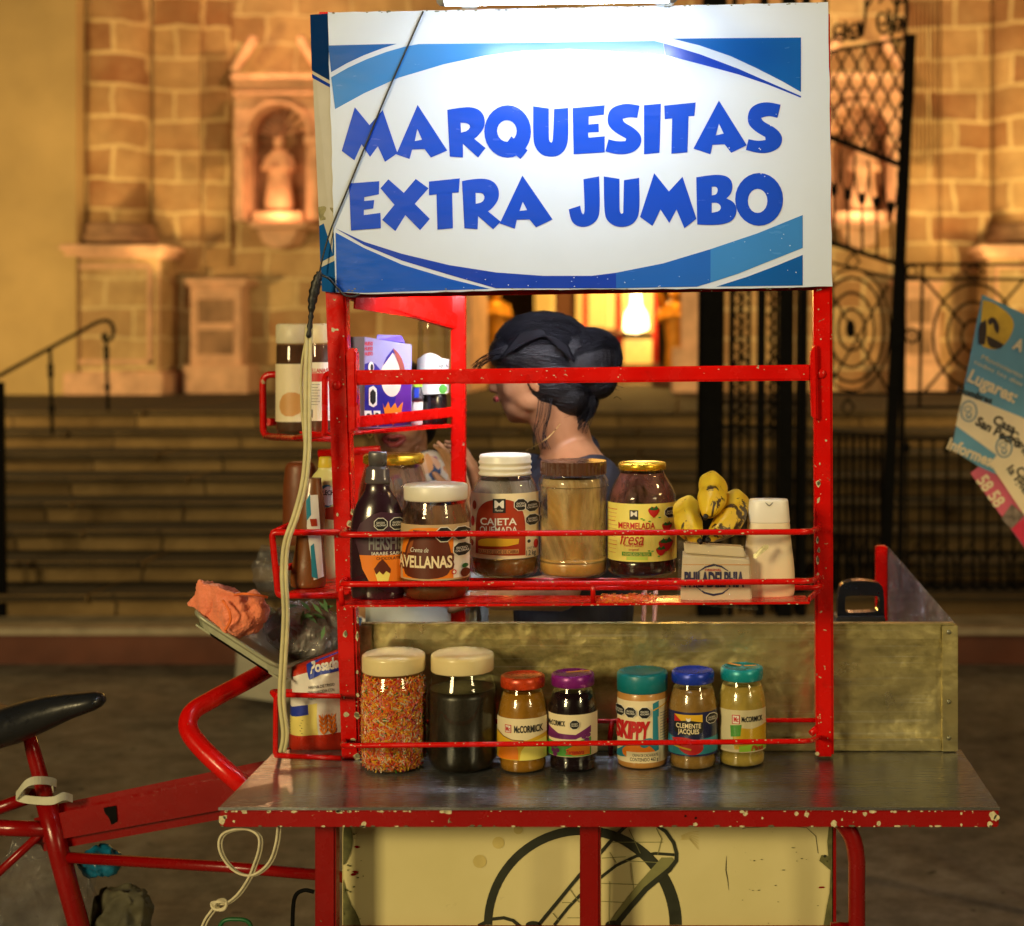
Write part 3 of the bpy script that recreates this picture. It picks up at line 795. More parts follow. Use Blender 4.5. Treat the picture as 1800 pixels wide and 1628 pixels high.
for cx, cy in ((1703, 723), (1765, 786)):
    mb.poly(ellipse(cx, cy, 15, 19), [ellipse(cx, cy, 12.5, 16.5)], fn=PB(.0045))
    mb.poly(ellipse(cx, cy+7, 5, 6), [ellipse(cx, cy+6, 2.8, 3.6)], fn=PB(.0045)); mb.poly(ellipse(cx-2, cy-4, 7, 5), [ellipse(cx-2, cy-4, 5.5, 3.5)], fn=PB(.0045))
mb.build('lettering', None, pp)
# the pole it is tied to stands just outside the picture
mb = MB(); mb.tube([(P(1905, 0, 4.0).x, 4.0, 0), (P(1905, 0, 4.0).x, 4.0, 2.6)], .02, 12); mb.build('pole', simple('grey_pole', (.3, .3, .3), .5), pp)
# ================================================================== THE CART
ZC = .848
cart = thing('food_cart', (0, 2.45, 0), 'red steel street food cart with large white and blue sign and tricycle frame', 'food cart')
rv = random.Random(11)
def quadpost(mb, tl, tr, bl, br, yt, yb_, Y0, Y1):
    mb.hexa([P(tl, yt, Y0), P(tr, yt, Y0), Vector((P(tr, yt, Y0).x, Y1, P(tr, yt, Y0).z)), Vector((P(tl, yt, Y0).x, Y1, P(tl, yt, Y0).z))],
            [P(bl, yb_, Y0), P(br, yb_, Y0), Vector((P(br, yb_, Y0).x, Y1, P(br, yb_, Y0).z)), Vector((P(bl, yb_, Y0).x, Y1, P(bl, yb_, Y0).z))])
def blotch(mb, cx, cy, r, fn, n=9, ell=1.0):
    pts = [(cx+r*ell*rv.uniform(.55, 1.1)*math.cos(2*PI*i/n), cy+r*rv.uniform(.55, 1.1)*math.sin(2*PI*i/n)) for i in range(n)]
    mb.poly(chaikin(pts, 1, 100), fn=fn)
mb = MB(); quadpost(mb, 571, 607, 600, 632, 505, 1336, 2.56, 2.592); quadpost(mb, 556, 590, 571, 607, 20, 505, 2.565, 2.59)
pl = mb.build('corner_post', RED_WORN, cart, bevel=.004)
mb = MB(); quadpost(mb, 1430, 1463, 1435, 1466, 500, 1331, 2.56, 2.592); quadpost(mb, 1426, 1459, 1430, 1463, 20, 500, 2.565, 2.59)
pr = mb.build('corner_post', RED_WORN, cart, bevel=.004)
def fpost(d=.0012): return lambda x, y: P(x, y, 2.56-d)
mb = MB()
for x, y, r, e in ((619, 900, 7, .5), (617, 922, 9, .9), (607, 1115, 8, .6), (628, 1118, 9, .35), (629, 1090, 6, .4), (609, 1256, 5, 1.2), (627, 1258, 7, 1), (629, 1222, 4, 1), (621, 1300, 4, 1.3), (604, 1312, 4, 1), (628, 1182, 4, .6), (628, 1330, 7, 1.2), (593, 905, 4, .6),
                   (1438, 850, 7, .7), (1437, 950, 7, .35), (1439, 968, 6, .5), (1437, 985, 8, .35), (1438, 1010, 5, .5), (1437, 1325, 4, 1.2), (1441, 815, 3, .5)):
    mb.use(CHIP); blotch(mb, x, y, r, fpost(.0012), ell=e)
    if r > 5: mb.use(CHIPM); blotch(mb, x+r*.10, y-r*.1, r*.74, fpost(.0018), ell=e*1.1)
for _ in range(40):
    x, y = rv.choice(((rv.uniform(600, 630), rv.uniform(1080, 1330)), (rv.uniform(1436, 1464), rv.uniform(1230, 1325)), (rv.uniform(1434, 1463), rv.uniform(530, 680)), (rv.uniform(590, 624), rv.uniform(650, 1000))))
    mb.use(CHIP); blotch(mb, x, y, rv.uniform(.8, 2), fpost(.0012), 6)
mb.build('paint_chip', None, cart)
# angle lugs and bolts
mb = MB(); mb.pquad([(608, 618), (616, 610), (625, 616), (627, 755), (612, 762)], 2.545, 2.575); mb.build('bracket', RED, cart, bevel=.003)
mb = MB(); mb.pquad([(1424, 655), (1426, 615), (1436, 604), (1438, 740), (1428, 736)], 2.545, 2.575); mb.build('bracket', RED, cart, bevel=.003)
for x, y in ((1443, 657), (592, 677)):
    mb = MB(); mb.ball(P(x, y, 2.558), .0085, 12, 1, .6, 1); mb.build('bolt', RED, cart)
mb = MB(); mb.hexa([P(617, 677, 2.55), P(1426, 669, 2.55), P(1426, 669, 2.575), P(617, 677, 2.575)], [P(617, 651, 2.55), P(1426, 641, 2.55), P(1426, 641, 2.575), P(617, 651, 2.575)])
mb.build('cross_rail', RED, cart, bevel=.003)
mb = MB(); mb.hexa([P(600, 524, 2.562), P(1440, 510, 2.562), P(1440, 510, 2.588), P(600, 524, 2.588)], [P(600, 500, 2.562), P(1440, 488, 2.562), P(1440, 488, 2.588), P(600, 500, 2.588)])
mb.build('cross_rail', RED_DARK, cart, bevel=.003)
# back posts, sloping top beams, side shelf
BX = P(807, 0, 2.85).x
mb = MB().box(BX-.0145, BX+.0115, 2.84, 2.87, .9, 2.1); mb.build('back_post', RED, cart, bevel=.003)
BXR = P(1548, 0, 3.12).x
mb = MB().box(BXR-.012, BXR+.012, 3.10, 3.125, .86, P(0, 958, 3.12).z); mb.build('back_post', RED, cart, bevel=.003)
mb = MB(); mb.beam(P(600, 507, 2.585), P(800, 566, 2.85), .02, .030); mb.build('side_beam', RED, cart, bevel=.003)
mb = MB(); mb.beam(P(625, 500, 2.60), P(806, 530, 2.86), .004, .085); mb.build('side_panel', RED, cart)
mb = MB(); mb.beam(P(620, 743, 2.60), P(800, 724, 2.85), .006, .020); mb.build('shelf_rail', RED, cart, bevel=.002)
mb = MB(); mb.tube(rounded([P(614, 763, 2.60), P(640, 760, 2.63), P(740, 750, 2.78), P(800, 748, 2.85)], .01), .0035, 8); mb.build('shelf_rod', RED, cart)
zs = 1.404
mb = MB(); mb.hexa([(P(612, 0, 2.60).x, 2.60, zs-.004), (BX, 2.86, zs-.004), (BX-.10, 2.93, zs-.004), (P(612, 0, 2.60).x-.10, 2.66, zs-.004)], [(P(612, 0, 2.60).x, 2.60, zs), (BX, 2.86, zs), (BX-.10, 2.93, zs), (P(612, 0, 2.60).x-.10, 2.66, zs)])
mb.build('shelf_plate', RED, cart)
# ---------------- sign
YS = 2.53
WHITEV = simple('white_vinyl', rgb(208, 218, 236), .17, var=.03, vs=6, bs=14, bd=.10, bdist=.003, spec=.5)
def blue(name, c):
    t = NT(name); b = col4(c)
    brush = t.noise(90, 3, .6, stretch=(.25, 1, 1))
    t.set(col=t.ramp(t.noise(5, 3), [(.3, tuple(x*.88 for x in b[:3])), (.7, b)]), rough=t.ramp(brush, [(.3, .17), (.7, .28)]), normal=t.bump(brush, .05, .0004)); return t.m
NAVY = blue('navy_vinyl', rgb(30, 66, 180)); MIDB = blue('mid_blue_vinyl', rgb(24, 92, 172)); SKYB = blue('light_blue_vinyl', rgb(62, 132, 205)); TXT = blue('royal_blue_lettering', rgb(30, 76, 198)); DEEP = blue('deep_blue_vinyl', rgb(12, 52, 112))
def C2(l): return [(540+x/3.014, y/3.014) for x, y in l]
def C3(l): return [(1000+x/3.015, y/3.015) for x, y in l]
def edge(pts):       # slightly ragged outline
    out = []
    for a, b in zip(pts, pts[1:]+pts[:1]):
        d = math.hypot(b[0]-a[0], b[1]-a[1]); n = max(1, int(d/22))
        for i in range(n): out.append((a[0]+(b[0]-a[0])*i/n+rv.uniform(-.8, .8), a[1]+(b[1]-a[1])*i/n+rv.uniform(-.8, .8)))
    return out
mb = MB().use(WHITEV); mb.prism(edge([(576, 22), (1456, 4), (1463, 503), (1300, 507), (900, 510), (640, 517), (590, 514)]), lambda x, y: P(x, y, YS), .028)
sign = mb.build('sign_board', None, cart)
GREYV = simple('unlit_side_vinyl', rgb(205, 202, 196), .35, var=.08, vs=14)  # shade of the side turned from the tube, put into the grey
mb = MB().use(GREYV); mb.hexa([P(545, 26, YS+.02), P(577, 24, YS+.001), P(577, 24, YS+.02), P(545, 26, YS+.03)], [P(566, 512, YS+.02), P(591, 515, YS+.001), P(591, 515, YS+.02), P(566, 512, YS+.03)])
flap = mb.build('folded_side', None, sign)
def fl_(d):          # point on the folded side strip
    def f(x, y):
        t_ = (y-26)/486; xl = 545+21*t_; xr = 577+14*t_; u = max(0, min(1, (x-xl)/(xr-xl)))
        return P(x, y, YS+.02-.019*u-d)
    return f
mb = MB()
mb.use(DEEP).poly([(545, 26), (576, 24), (580, 142), (548, 124)], fn=fl_(.0006)); mb.use(NAVY).poly([(548, 129), (580, 147), (580, 143), (548, 125)][::-1] if False else [(548, 130), (580, 148), (580, 154), (549, 137)], fn=fl_(.0006))
mb.use(MIDB).poly([(561, 397), (588, 383), (589, 448), (563, 461)], fn=fl_(.0006)); mb.poly([(564, 470), (589, 458), (591, 515), (566, 512)], fn=fl_(.0006))
mb.use(simple('peeled_patch', rgb(150, 145, 110), .8, var=.4, vs=90)).poly(chaikin([(559, 364), (572, 362), (586, 366), (588, 376), (575, 386), (563, 388), (560, 378)], 1), fn=fl_(.0007))
mb.build('side_print', None, sign)
f0 = lambda d: (lambda x, y: P(x, y, YS-d))
mb = MB()
mb.use(MIDB).poly([(577, 80), (698, 77), (672, 85), (640, 97), (610, 111), (582, 127)], fn=f0(.0006))
mb.use(SKYB).poly([(582, 136), (612, 119), (645, 104), (680, 91), (712, 82), (736, 77.5), (950, 75), (1150, 72), (1166, 76), (1169, 97), (1080, 90), (1000, 86), (920, 89), (850, 98), (780, 113), (700, 137), (640, 164), (589, 192)], fn=f0(.0006))
mb.use(NAVY).poly([(1166.5, 76), (1232, 96), (1298, 121), (1348, 143), (1408, 169), (1408, 172), (1348, 148), (1298, 131), (1232, 113), (1169.5, 97)], fn=f0(.0006))
mb.use(MIDB).poly([(1181, 68), (1408, 66), (1408, 162), (1375, 143), (1332, 121), (1285, 99), (1230, 80)], fn=f0(.0006))
up = [(589, 401), (640, 425), (706, 446), (789, 466), (872, 479), (955, 485), (1040, 485), (1083, 479.5)]
upr = [(1083, 479.5), (1166, 463), (1249, 438), (1332, 410), (1411, 378)]
mb.use(NAVY).poly(up+[(1083, 507), (872, 507), (789, 483), (706, 458), (640, 431)], fn=f0(.0006))
mb.use(blue('bridge_blue_vinyl', rgb(40, 100, 192))).poly(upr[:3]+[(1249, 497), (1225, 504), (1083, 507)], fn=f0(.0006))
mb.use(SKYB).poly(upr[2:]+[(1411, 436), (1348, 461), (1298, 481), (1249, 497)], fn=f0(.0006))
mb.use(MIDB).poly([(1259, 504), (1315, 486), (1365, 467), (1411, 448), (1411, 502)], fn=f0(.0006))
mb.use(blue('strong_blue_vinyl', rgb(28, 88, 196))).poly([(590, 409), (640, 436), (706, 465), (789, 490), (862, 508), (640, 515), (592, 513)], fn=f0(.0006))
mb.build('blue_swoosh', None, sign)
letters = [
 ('M', C2([(252, 568), (330, 663), (400, 583), (478, 812), (412, 858), (374, 775), (333, 832), (288, 765), (250, 850), (183, 800)]), []),
 ('A', C2([(585, 556), (742, 798), (655, 835), (622, 790), (556, 793), (542, 843), (472, 818)]), [C2([(583, 683), (608, 740), (570, 748)])]),
 ('R', C2([(742, 582), (800, 572), (870, 566), (920, 585), (943, 630), (938, 680), (900, 725), (885, 735), (945, 785), (905, 835), (825, 762), (825, 835), (755, 830)]), [C2([(812, 650), (848, 652), (866, 670), (850, 693), (815, 703)])]),
 ('Q', C2(ellipse(1062, 697, 124, 139, 28)), [C2(ellipse(1058, 694, 52, 57, 20))]),
 ('U', C2([(1197, 563), (1280, 575), (1280, 735), (1284, 750), (1293, 756), (1302, 748), (1308, 578), (1382, 572), (1384, 735), (1370, 790), (1335, 825), (1290, 833), (1240, 822), (1206, 780), (1197, 730)]), []),
 ('E', C3([(20, 573), (190, 558), (185, 608), (105, 617), (105, 660), (158, 655), (158, 700), (102, 703), (104, 730), (190, 722), (190, 808), (25, 818)]), []),
 ('S', C3([(375, 560), (362, 625), (320, 620), (285, 630), (290, 648), (340, 675), (378, 710), (387, 745), (372, 785), (325, 815), (255, 820), (193, 803), (210, 738), (255, 750), (300, 748), (304, 735), (250, 705), (210, 670), (203, 630), (215, 585), (250, 560), (310, 548)]), []),
 ('I', C3([(398, 558), (488, 550), (480, 810), (398, 818)]), []),
 ('T', C3([(505, 560), (672, 543), (665, 615), (634, 616), (628, 808), (543, 815), (547, 628), (508, 632)]), []),
 ('A', C3([(795, 533), (943, 770), (860, 810), (825, 765), (760, 768), (750, 818), (660, 788)]), [C3([(795, 655), (820, 708), (778, 718)])]),
 ('S', C3([(1122, 555), (1105, 625), (1060, 613), (1018, 625), (1030, 645), (1090, 675), (1125, 710), (1132, 745), (1115, 785), (1060, 812), (1000, 812), (938, 795), (952, 738), (1005, 748), (1042, 742), (1040, 727), (990, 698), (952, 662), (946, 620), (960, 575), (1000, 548), (1055, 540)]), []),
 ('E', C2([(222, 972), (382, 960), (380, 1030), (302, 1045), (302, 1065), (355, 1060), (350, 1105), (300, 1112), (300, 1140), (388, 1128), (390, 1210), (232, 1222)]), []),
 ('X', C2([(430, 950), (512, 1022), (575, 948), (643, 998), (570, 1080), (650, 1160), (598, 1220), (520, 1140), (467, 1225), (397, 1165), (462, 1085), (388, 998)]), []),
 ('T', C2([(645, 962), (808, 945), (803, 1020), (768, 1022), (772, 1210), (690, 1217), (685, 1030), (645, 1035)]), []),
 ('R', C2([(820, 960), (870, 950), (940, 945), (990, 962), (1017, 1005), (1014, 1060), (980, 1105), (958, 1120), (1025, 1175), (985, 1215), (905, 1145), (903, 1215), (833, 1210)]), [C2([(892, 1022), (928, 1022), (942, 1045), (928, 1072), (893, 1080)])]),
 ('A', C2([(1140, 930), (1300, 1163), (1212, 1205), (1178, 1163), (1110, 1165), (1100, 1212), (1020, 1184)]), [C2([(1142, 1070), (1165, 1113), (1125, 1118)])]),
 ('J', C3([(77, 950), (160, 935), (166, 1120), (148, 1172), (100, 1203), (50, 1203), (12, 1175), (-1, 1110), (60, 1090), (66, 1125), (75, 1137), (85, 1125)]), []),
 ('U', C3([(185, 935), (268, 948), (268, 1115), (273, 1130), (280, 1134), (288, 1128), (292, 955), (372, 943), (376, 1120), (355, 1175), (310, 1203), (250, 1203), (205, 1175), (187, 1130)]), []),
 ('M', C3([(452, 918), (530, 1015), (602, 937), (676, 1160), (612, 1210), (570, 1110), (532, 1182), (485, 1110), (443, 1198), (377, 1150)]), []),
 ('B', C3([(675, 940), (735, 930), (800, 925), (848, 938), (869, 975), (862, 1025), (835, 1052), (875, 1070), (893, 1115), (872, 1168), (820, 1190), (750, 1194), (680, 1190)]), [C3([(757, 990), (783, 990), (790, 1010), (780, 1032), (757, 1036)]), C3([(757, 1075), (790, 1075), (808, 1097), (797, 1120), (757, 1128)])]),
 ('O', C3(ellipse(1008, 1057, 127, 140, 28)), [C3(ellipse(1000, 1065, 52, 64, 20))])]
mb = MB().use(TXT)
for ch_, o_, h_ in letters:
    o2 = chaikin(o_, 2, 48) if ch_ in 'RUSJB' else o_
    mb.poly(o2, [chaikin(h, 1, 80) if ch_ in 'RB' else h for h in h_], fn=f0(.0009))
mb.poly(C2([(1082, 722), (1100, 740), (1168, 797), (1130, 843), (1085, 806), (1075, 765), (1062, 750)]), fn=f0(.0011))
mb.build('lettering', None, sign)
mb = MB().use(simple('sign_dirt', rgb(120, 118, 100), .8, var=.4, vs=90))
for _ in range(46):
    x = rv.uniform(580, 1450); y = 21-(x-576)*.0195
    blotch(mb, x, y+rv.uniform(.5, 3), rv.uniform(.6, 2.2), f0(.0008), 6, rv.uniform(1, 3))
for _ in range(26): blotch(mb, rv.uniform(600, 1450), 512-rv.uniform(0, 5), rv.uniform(.5, 1.6), f0(.0013), 6, 2)
mb.build('dirt_mark', None, sign)
mb = MB().use(WHITEV)
for _ in range(34): blotch(mb, rv.uniform(1270, 1410), rv.uniform(180, 495), rv.uniform(.7, 1.7), f0(.0013), 7)
for _ in range(20): blotch(mb, rv.uniform(640, 1250), rv.uniform(485, 508), rv.uniform(.6, 1.3), f0(.0013), 7)
mb.build('white_speck', None, sign)
# tube lamp clipped to the top of the sign
lm = thing('tube_lamp', P(975, 12, 2.50), 'glowing white tube lamp clamped along the top edge of the sign', 'lamp')
tube_em = NT('cool_white_tube'); tube_em.set(col=(1, 1, 1), emit=(.74, .87, 1.0), estr=84.0)
YT = 2.27
mb = MB().use(tube_em.m); mb.tube([P(783, -3, YT), P(1176, -9, YT)], .0115, 16); mb.build('glowing_tube', None, lm)
GREYP = simple('grey_lamp_plastic', rgb(170, 175, 180), .4)
mb = MB().use(GREYP); mb.tube([P(768, -3, YT), P(774, -3, YT), P(783, -3, YT)], [.007, .012, .0125], 16); mb.tube([P(1176, -9, YT), P(1186, -9, YT), P(1192, -9, YT)], [.0125, .012, .007], 16)
mb.beam(P(775, -23, YT-.0), P(1188, -29, YT), .045, .012); mb.build('lamp_housing', None, lm)
for x, y in ((826, 12), (1168, 8)):
    mb = MB().use(GREYP); q = P(x, y, YS); mb.tube(rounded([P(x, -26, YT)+Vector((0, .01, 0)), (q.x, YT+.05, P(x, -26, YT).z+.006), (q.x, YS-.01, q.z+.05), (q.x, YS-.006, q.z-.002)], .02, 4), .005, 10)
    mb.build('lamp_arm', None, lm)
    mb = MB().use(GREYP); mb.box(q.x-.016, q.x+.016, YS-.010, YS-.0015, q.z-.004, q.z+.012); mb.build('clamp', None, lm, bevel=.003)
# second tube under the cart roof, lights the work side
l2 = thing('work_lamp', P(930, 478, 2.66), 'white tube lamp under the back of the sign, hidden behind it', 'lamp')
tube2 = NT('work_tube'); tube2.set(col=(1, 1, 1), emit=(.90, .90, 1.0), estr=110.0)
mb = MB().use(tube2.m); mb.tube([P(680, 480, 2.68), P(1240, 472, 2.68)], .012, 12); mb.build('glowing_tube', None, l2)
mb = MB().use(GREYP); mb.beam(P(670, 474, 2.645), P(1255, 468, 2.645), .05, .04); mb.build('lamp_housing', None, l2)

# ---------------- front wire shelf
R1 = .0047
def rod(name, pts, r=R1, m=RED, rad=.02): 
    mb = MB(); mb.tube(rounded(pts, rad, 5), r, 10); return mb.build(name, m, cart)
YR = 2.365
rod('shelf_rod', [P(606, 930, 2.565), P(601, 940, YR), P(1180, 936, YR), P(1424, 935, YR), P(1440, 928, 2.565)])
rod('shelf_rod', [P(606, 1018, 2.565), P(601, 1027, YR), P(1000, 1026, YR), P(1424, 1022, YR), P(1441, 1015, 2.565)])
rod('shelf_rod', [P(600, 1030, YR), P(599, 1046, YR), P(602, 1064, YR+.004)], .0045)
rod('shelf_rod', [P(604, 1000, 2.52), P(1436, 998, 2.52)], .0040) if False else None
zl = 1.155
xa, xb = P(612, 0, 2.57).x, P(1440, 0, 2.57).x
rod('ledge_rod', [(xa, 2.575, zl-.005), (xa, 2.515, zl-.005), (xb, 2.515, zl-.005), (xb, 2.575, zl-.005)], .0045)
rod('ledge_rod', [(xa, 2.590, zl-.005), (xb, 2.590, zl-.005)], .0045)
z1 = P(0, 1064, YR).z
mb = MB()
mb.hexa([P(604, 1068, YR+.0), P(1424, 1062, YR), (P(1424, 0, YR).x, YR+.085, z1-.003), (P(604, 0, YR).x, YR+.085, z1-.003)],
        [P(604, 1064, YR+.0), P(1424, 1058, YR), (P(1424, 0, YR).x, YR+.085, z1+.001), (P(604, 0, YR).x, YR+.085, z1+.001)])
mb.build('shelf_plate', RED, cart, bevel=.001)
zplate = z1+.0015
mb = MB(); mb.hexa([P(1420, 1048, YR+.01), P(1442, 1030, 2.56), P(1442, 1036, 2.56), P(1420, 1058, YR+.01)][::-1], [P(1424, 1048, YR+.01), P(1446, 1030, 2.56), P(1446, 1036, 2.56), P(1424, 1058, YR+.01)]); mb.build('shelf_gusset', RED, cart)
mb = MB(); mb.tube([P(1042, 1026, YR+.002), P(1043, 1062, YR+.012)], .004, 8); mb.build('shelf_strut', RED, cart)
mb = MB().use(CHIP)
for y0_, y1_ in ((940, 935), (1027, 1022)):
    for _ in range(26):
        x = rv.uniform(610, 1420); blotch(mb, x, y0_+(y1_-y0_)*(x-600)/825-rv.uniform(-2, 4), rv.uniform(.8, 1.8), lambda a, b: P(a, b, YR-.0050), 6, rv.uniform(1, 2))
for _ in range(30):
    x = rv.uniform(610, 1420); blotch(mb, x, 1066-5*(x-604)/820+rv.uniform(-1, 1), rv.uniform(.6, 1.4), lambda a, b: P(a, b, YR-.0012), 6, 2.4)
for _ in range(26):
    x = rv.uniform(640, 1420); blotch(mb, x, 656-10*(x-617)/809+rv.uniform(-4, 14), rv.uniform(.5, 1.3), lambda a, b: P(a, b, 2.5488), 6, 2)
mb.build('paint_chip', None, cart)
# lower guard rod round the jars on the counter
YL = 2.395
rod('guard_rod', [P(606, 1302, 2.57), P(602, 1311, YL), P(1000, 1307, YL), P(1422, 1303, YL), P(1440, 1296, 2.565)], .0042)
rod('guard_rod', [P(612, 1270, 2.575), P(1440, 1266, 2.575)], .0040)
mb = MB(); mb.tube([P(1076, 1266, 2.575), P(1072, 1300, 2.57), P(1074, 1326, 2.585)], .0045, 8); mb.tube([P(1425, 1290, 2.565), P(1440, 1276, 2.575)], .006, 8); mb.build('guard_strut', RED, cart)
mb = MB().use(CHIP)
for _ in range(30):
    x = rv.uniform(610, 1420); blotch(mb, x, 1311-8*(x-602)/820-rv.uniform(-2, 3), rv.uniform(.7, 1.7), lambda a, b: P(a, b, YL-.0046), 6, rv.uniform(1, 2))
mb.build('paint_chip', None, cart)

# ---------------- counter
XL, XR = P(385, 0, 2.30).x, P(1757, 0, 2.30).x
mb = MB().use(STEEL)
n = 26
top, bot = [], []
for i in range(n+1):
    x = XL+(XR-XL)*i/n; w = .0012*math.sin(i*1.3)+.0008*math.sin(i*3.1)
    top.append(Vector((x, 2.296+w, ZC+.0015))); bot.append(Vector((x, 2.296+w, ZC-.0025)))
back_l = Vector((P(480, 0, 2.62).x, 2.62, ZC)); back_r = Vector((P(1695, 0, 2.62).x, 2.62, ZC))
mb.box(XL, XR, 2.299, 2.625, ZC-.004, ZC)
for i in range(n):
    mb.face([top[i], top[i+1], top[i+1]+Vector((0, .006, -.001)), top[i]+Vector((0, .006, -.001))]); mb.face([top[i], bot[i], bot[i+1], top[i+1]])
ct = mb.build('counter_top', None, cart, recalc=True)
mb = MB(); mb.box(XL+.001, XR-.001, 2.30, 2.318, ZC-.0305, ZC-.0042); mb.box(XL+.001, XL+.02, 2.318, 2.62, ZC-.0305, ZC-.0042); mb.box(XR-.02, XR-.001, 2.318, 2.62, ZC-.0305, ZC-.0042)
fas = mb.build('counter_edge', red_paint_mat('counter_edge_paint', .72, (.33, .005, .006)), cart, bevel=.002)
mb = MB()
ff = lambda x, y: P(x, y, 2.2994)
for _ in range(64):
    x = rv.choice((rv.uniform(390, 640), rv.uniform(560, 860), rv.uniform(1280, 1750), rv.uniform(390, 1750)))
    yt = 1426.5-9*(x-385)/1372*0
    y = P_y = 594+(CZ-(ZC-.005))*F/2.30
    r = rv.uniform(.8, 4.2) if rv.random() < .4 else rv.uniform(.6, 1.8)
    mb.use(CHIP); blotch(mb, x, y+r*.4+.4, r, ff, 8, rv.uniform(1, 2.6))
yb1 = 594+(CZ-(ZC-.030))*F/2.30
for _ in range(46):
    x = rv.uniform(390, 1750); mb.use(rv.choice((CHIP, CHIPM))); r = rv.uniform(.6, 2.6); blotch(mb, x, yb1-r*.5-.5, r, ff, 8, rv.uniform(1, 4))
for x, y, r in ((390, 1440, 10), (396, 1436, 5), (411, 1444, 3), (640, 1453, 6), (1745, 1424, 9), (1752, 1438, 6), (1740, 1450, 6), (1690, 1452, 3), (1466, 1449, 7), (1222, 1452, 5), (1545, 1448, 6), (1310, 1427, 5), (1418, 1429, 6), (1520, 1426, 5), (1690, 1426, 3), (1400, 1425, 5)):
    y = min(max(y, 1428+r*.6), 1452-r*.5); mb.use(CHIP); blotch(mb, x, y, r, ff, 10, .9)
for x, y in ((1205, 1435), (1223, 1438), (1480, 1441), (1340, 1438)):
    mb.use(IRON if x < 1300 else CHIP); blotch(mb, x, y, 2.6, ff, 8)
mb.build('paint_chip', None, cart)
# ---------------- sheet metal box behind the counter
ZB = 1.07
BL, BR = P(636, 0, 2.615).x, P(1676, 0, 2.615).x
mb = MB().use(GALV)
nx, nz = 44, 12
gr = [[Vector((BL+(BR-BL)*i/nx, 2.612+.0014*math.sin(i*.9+j)*math.sin(j*.8)+(.004 if 1 < j < nz-2 else 0), ZC+.001+(ZB-ZC)*j/nz)) for i in range(nx+1)] for j in range(nz+1)]
V = [[mb.bm.verts.new(p) for p in r] for r in gr]
for j in range(nz):
    for i in range(nx): mb.bm.faces.new((V[j][i], V[j][i+1], V[j+1][i+1], V[j+1][i])).smooth = True
mb.box(BL, BR, 2.619, 2.622, ZC+.001, ZB); 
mb.box(BL, BR, 2.606, 2.6225, ZB, ZB+.0025)
mb.build('box_front', None, cart, recalc=False)
mb = MB().use(GALV); mb.box(BL+.021, BR-.0225, 2.6085, 2.6105, ZB-.026, ZB-.001); mb.box(BL+.021, BR-.0225, 2.6085, 2.6105, ZC+.003, ZC+.024)
mb.build('folded_hem', None, cart, bevel=.0008, split=True)
mb = MB().use(GALV); mb.box(BR-.022, BR+.006, 2.604, 2.6095, ZC+.002, ZB-.001); mb.box(BR+.001, BR+.006, 2.6096, 2.66, ZC+.002, ZB-.001)
mb.box(BL-.006, BL+.02, 2.604, 2.6095, ZC+.002, ZB-.001)
cs = mb.build('corner_strip', None, cart, bevel=.0012, split=True)
for z in (.945, .40, .115):
    mb = MB(); mb.ball((BR-.010, 2.603, ZC+(ZB-ZC)*z), .0042, 10, 1, .5, 1); mb.build('rivet', CHIPM, cart)
mb = MB().use(PLEXI); back = P(1557, 960, 3.12)
q = [Vector((BR, 2.625, ZB)), Vector((back.x, 3.12, back.z)), Vector((back.x, 3.12, .90)), Vector((BR, 2.625, .90))]
mb.hexa(q, [p+Vector((.004, 0, 0)) for p in q]); mb.build('side_shield', None, cart)
mb = MB().use(GALV); mb.hexa([(BL, 2.623, .893), (BR, 2.623, .893), (back.x, 3.12, .893), (BL+.05, 3.12, .893)], [(BL, 2.623, .898), (BR, 2.623, .898), (back.x, 3.12, .898), (BL+.05, 3.12, .898)])
mb.box(BL, BL+.004, 2.623, 3.12, .899, 1.0)
mb.build('box_floor', None, cart)
# ---------------- body panel below, legs, pipes
cream = NT('cream_painted_panel')
cc = cream.ramp(cream.noise(3, 5), [(.3, rgb(204, 194, 136)), (.7, rgb(222, 212, 160))])
cc = cream.mix(cream.ramp(cream.noise(22, 5, .7, dist=.5), [(.66, 0), (.78, .35)]), cc, rgb(110, 100, 50))
cream.set(col=cc, rough=.42, coat=.2, normal=cream.bump(cream.noise(4, 3), .35, .012))
YP = 2.45
pa, pb = P(601, 1440, YP), P(1463, 1440, YP)
mb = MB().use(cream.m); mb.box(pa.x, pb.x, YP, YP+.5, .30, ZC-.0305); mb.build('body_panel', None, cart, bevel=.003)
mb = MB(); mb.box(pb.x+.001, pb.x+.006, YP-.004, YP+.4, .30, ZC-.031); mb.box(pa.x, pb.x, YP-.012, YP-.001, P(0, 1640, YP).z, P(0, 1626, YP).z); mb.build('panel_trim', RED_DARK, cart)
OL = simple('flaked_edge_metal', rgb(92, 92, 52), .7, var=.4, vs=70, bd=.6); 
fp = lambda d: (lambda x, y: P(x, y, YP-d))
mb = MB().use(OL)
mb.poly(chaikin([(603, 1452), (613, 1448), (620, 1462), (620, 1490), (612, 1510), (606, 1520), (603, 1520)], 2, 80), fn=fp(.002))
mb.poly(chaikin([(603, 1545), (614, 1585), (628, 1606), (635, 1628), (603, 1632)], 1, 80), fn=fp(.002))
mb.poly([(1457, 1452), (1463, 1452), (1463, 1632), (1447, 1632), (1452, 1600), (1458, 1570), (1460, 1530), (1440, 1513), (1444, 1503), (1456, 1505), (1454, 1480)], fn=fp(.002))
for _ in range(16): blotch(mb, rv.uniform(604, 640), rv.uniform(1455, 1625), rv.uniform(.8, 2.6), fp(.002), 6, rv.uniform(.5, 2))
for _ in range(26): blotch(mb, rv.uniform(1280, 1455), rv.uniform(1460, 1625), rv.uniform(.4, 1.2), fp(.002), 6, rv.uniform(.4, 4))
mb.use(RED_DARK)
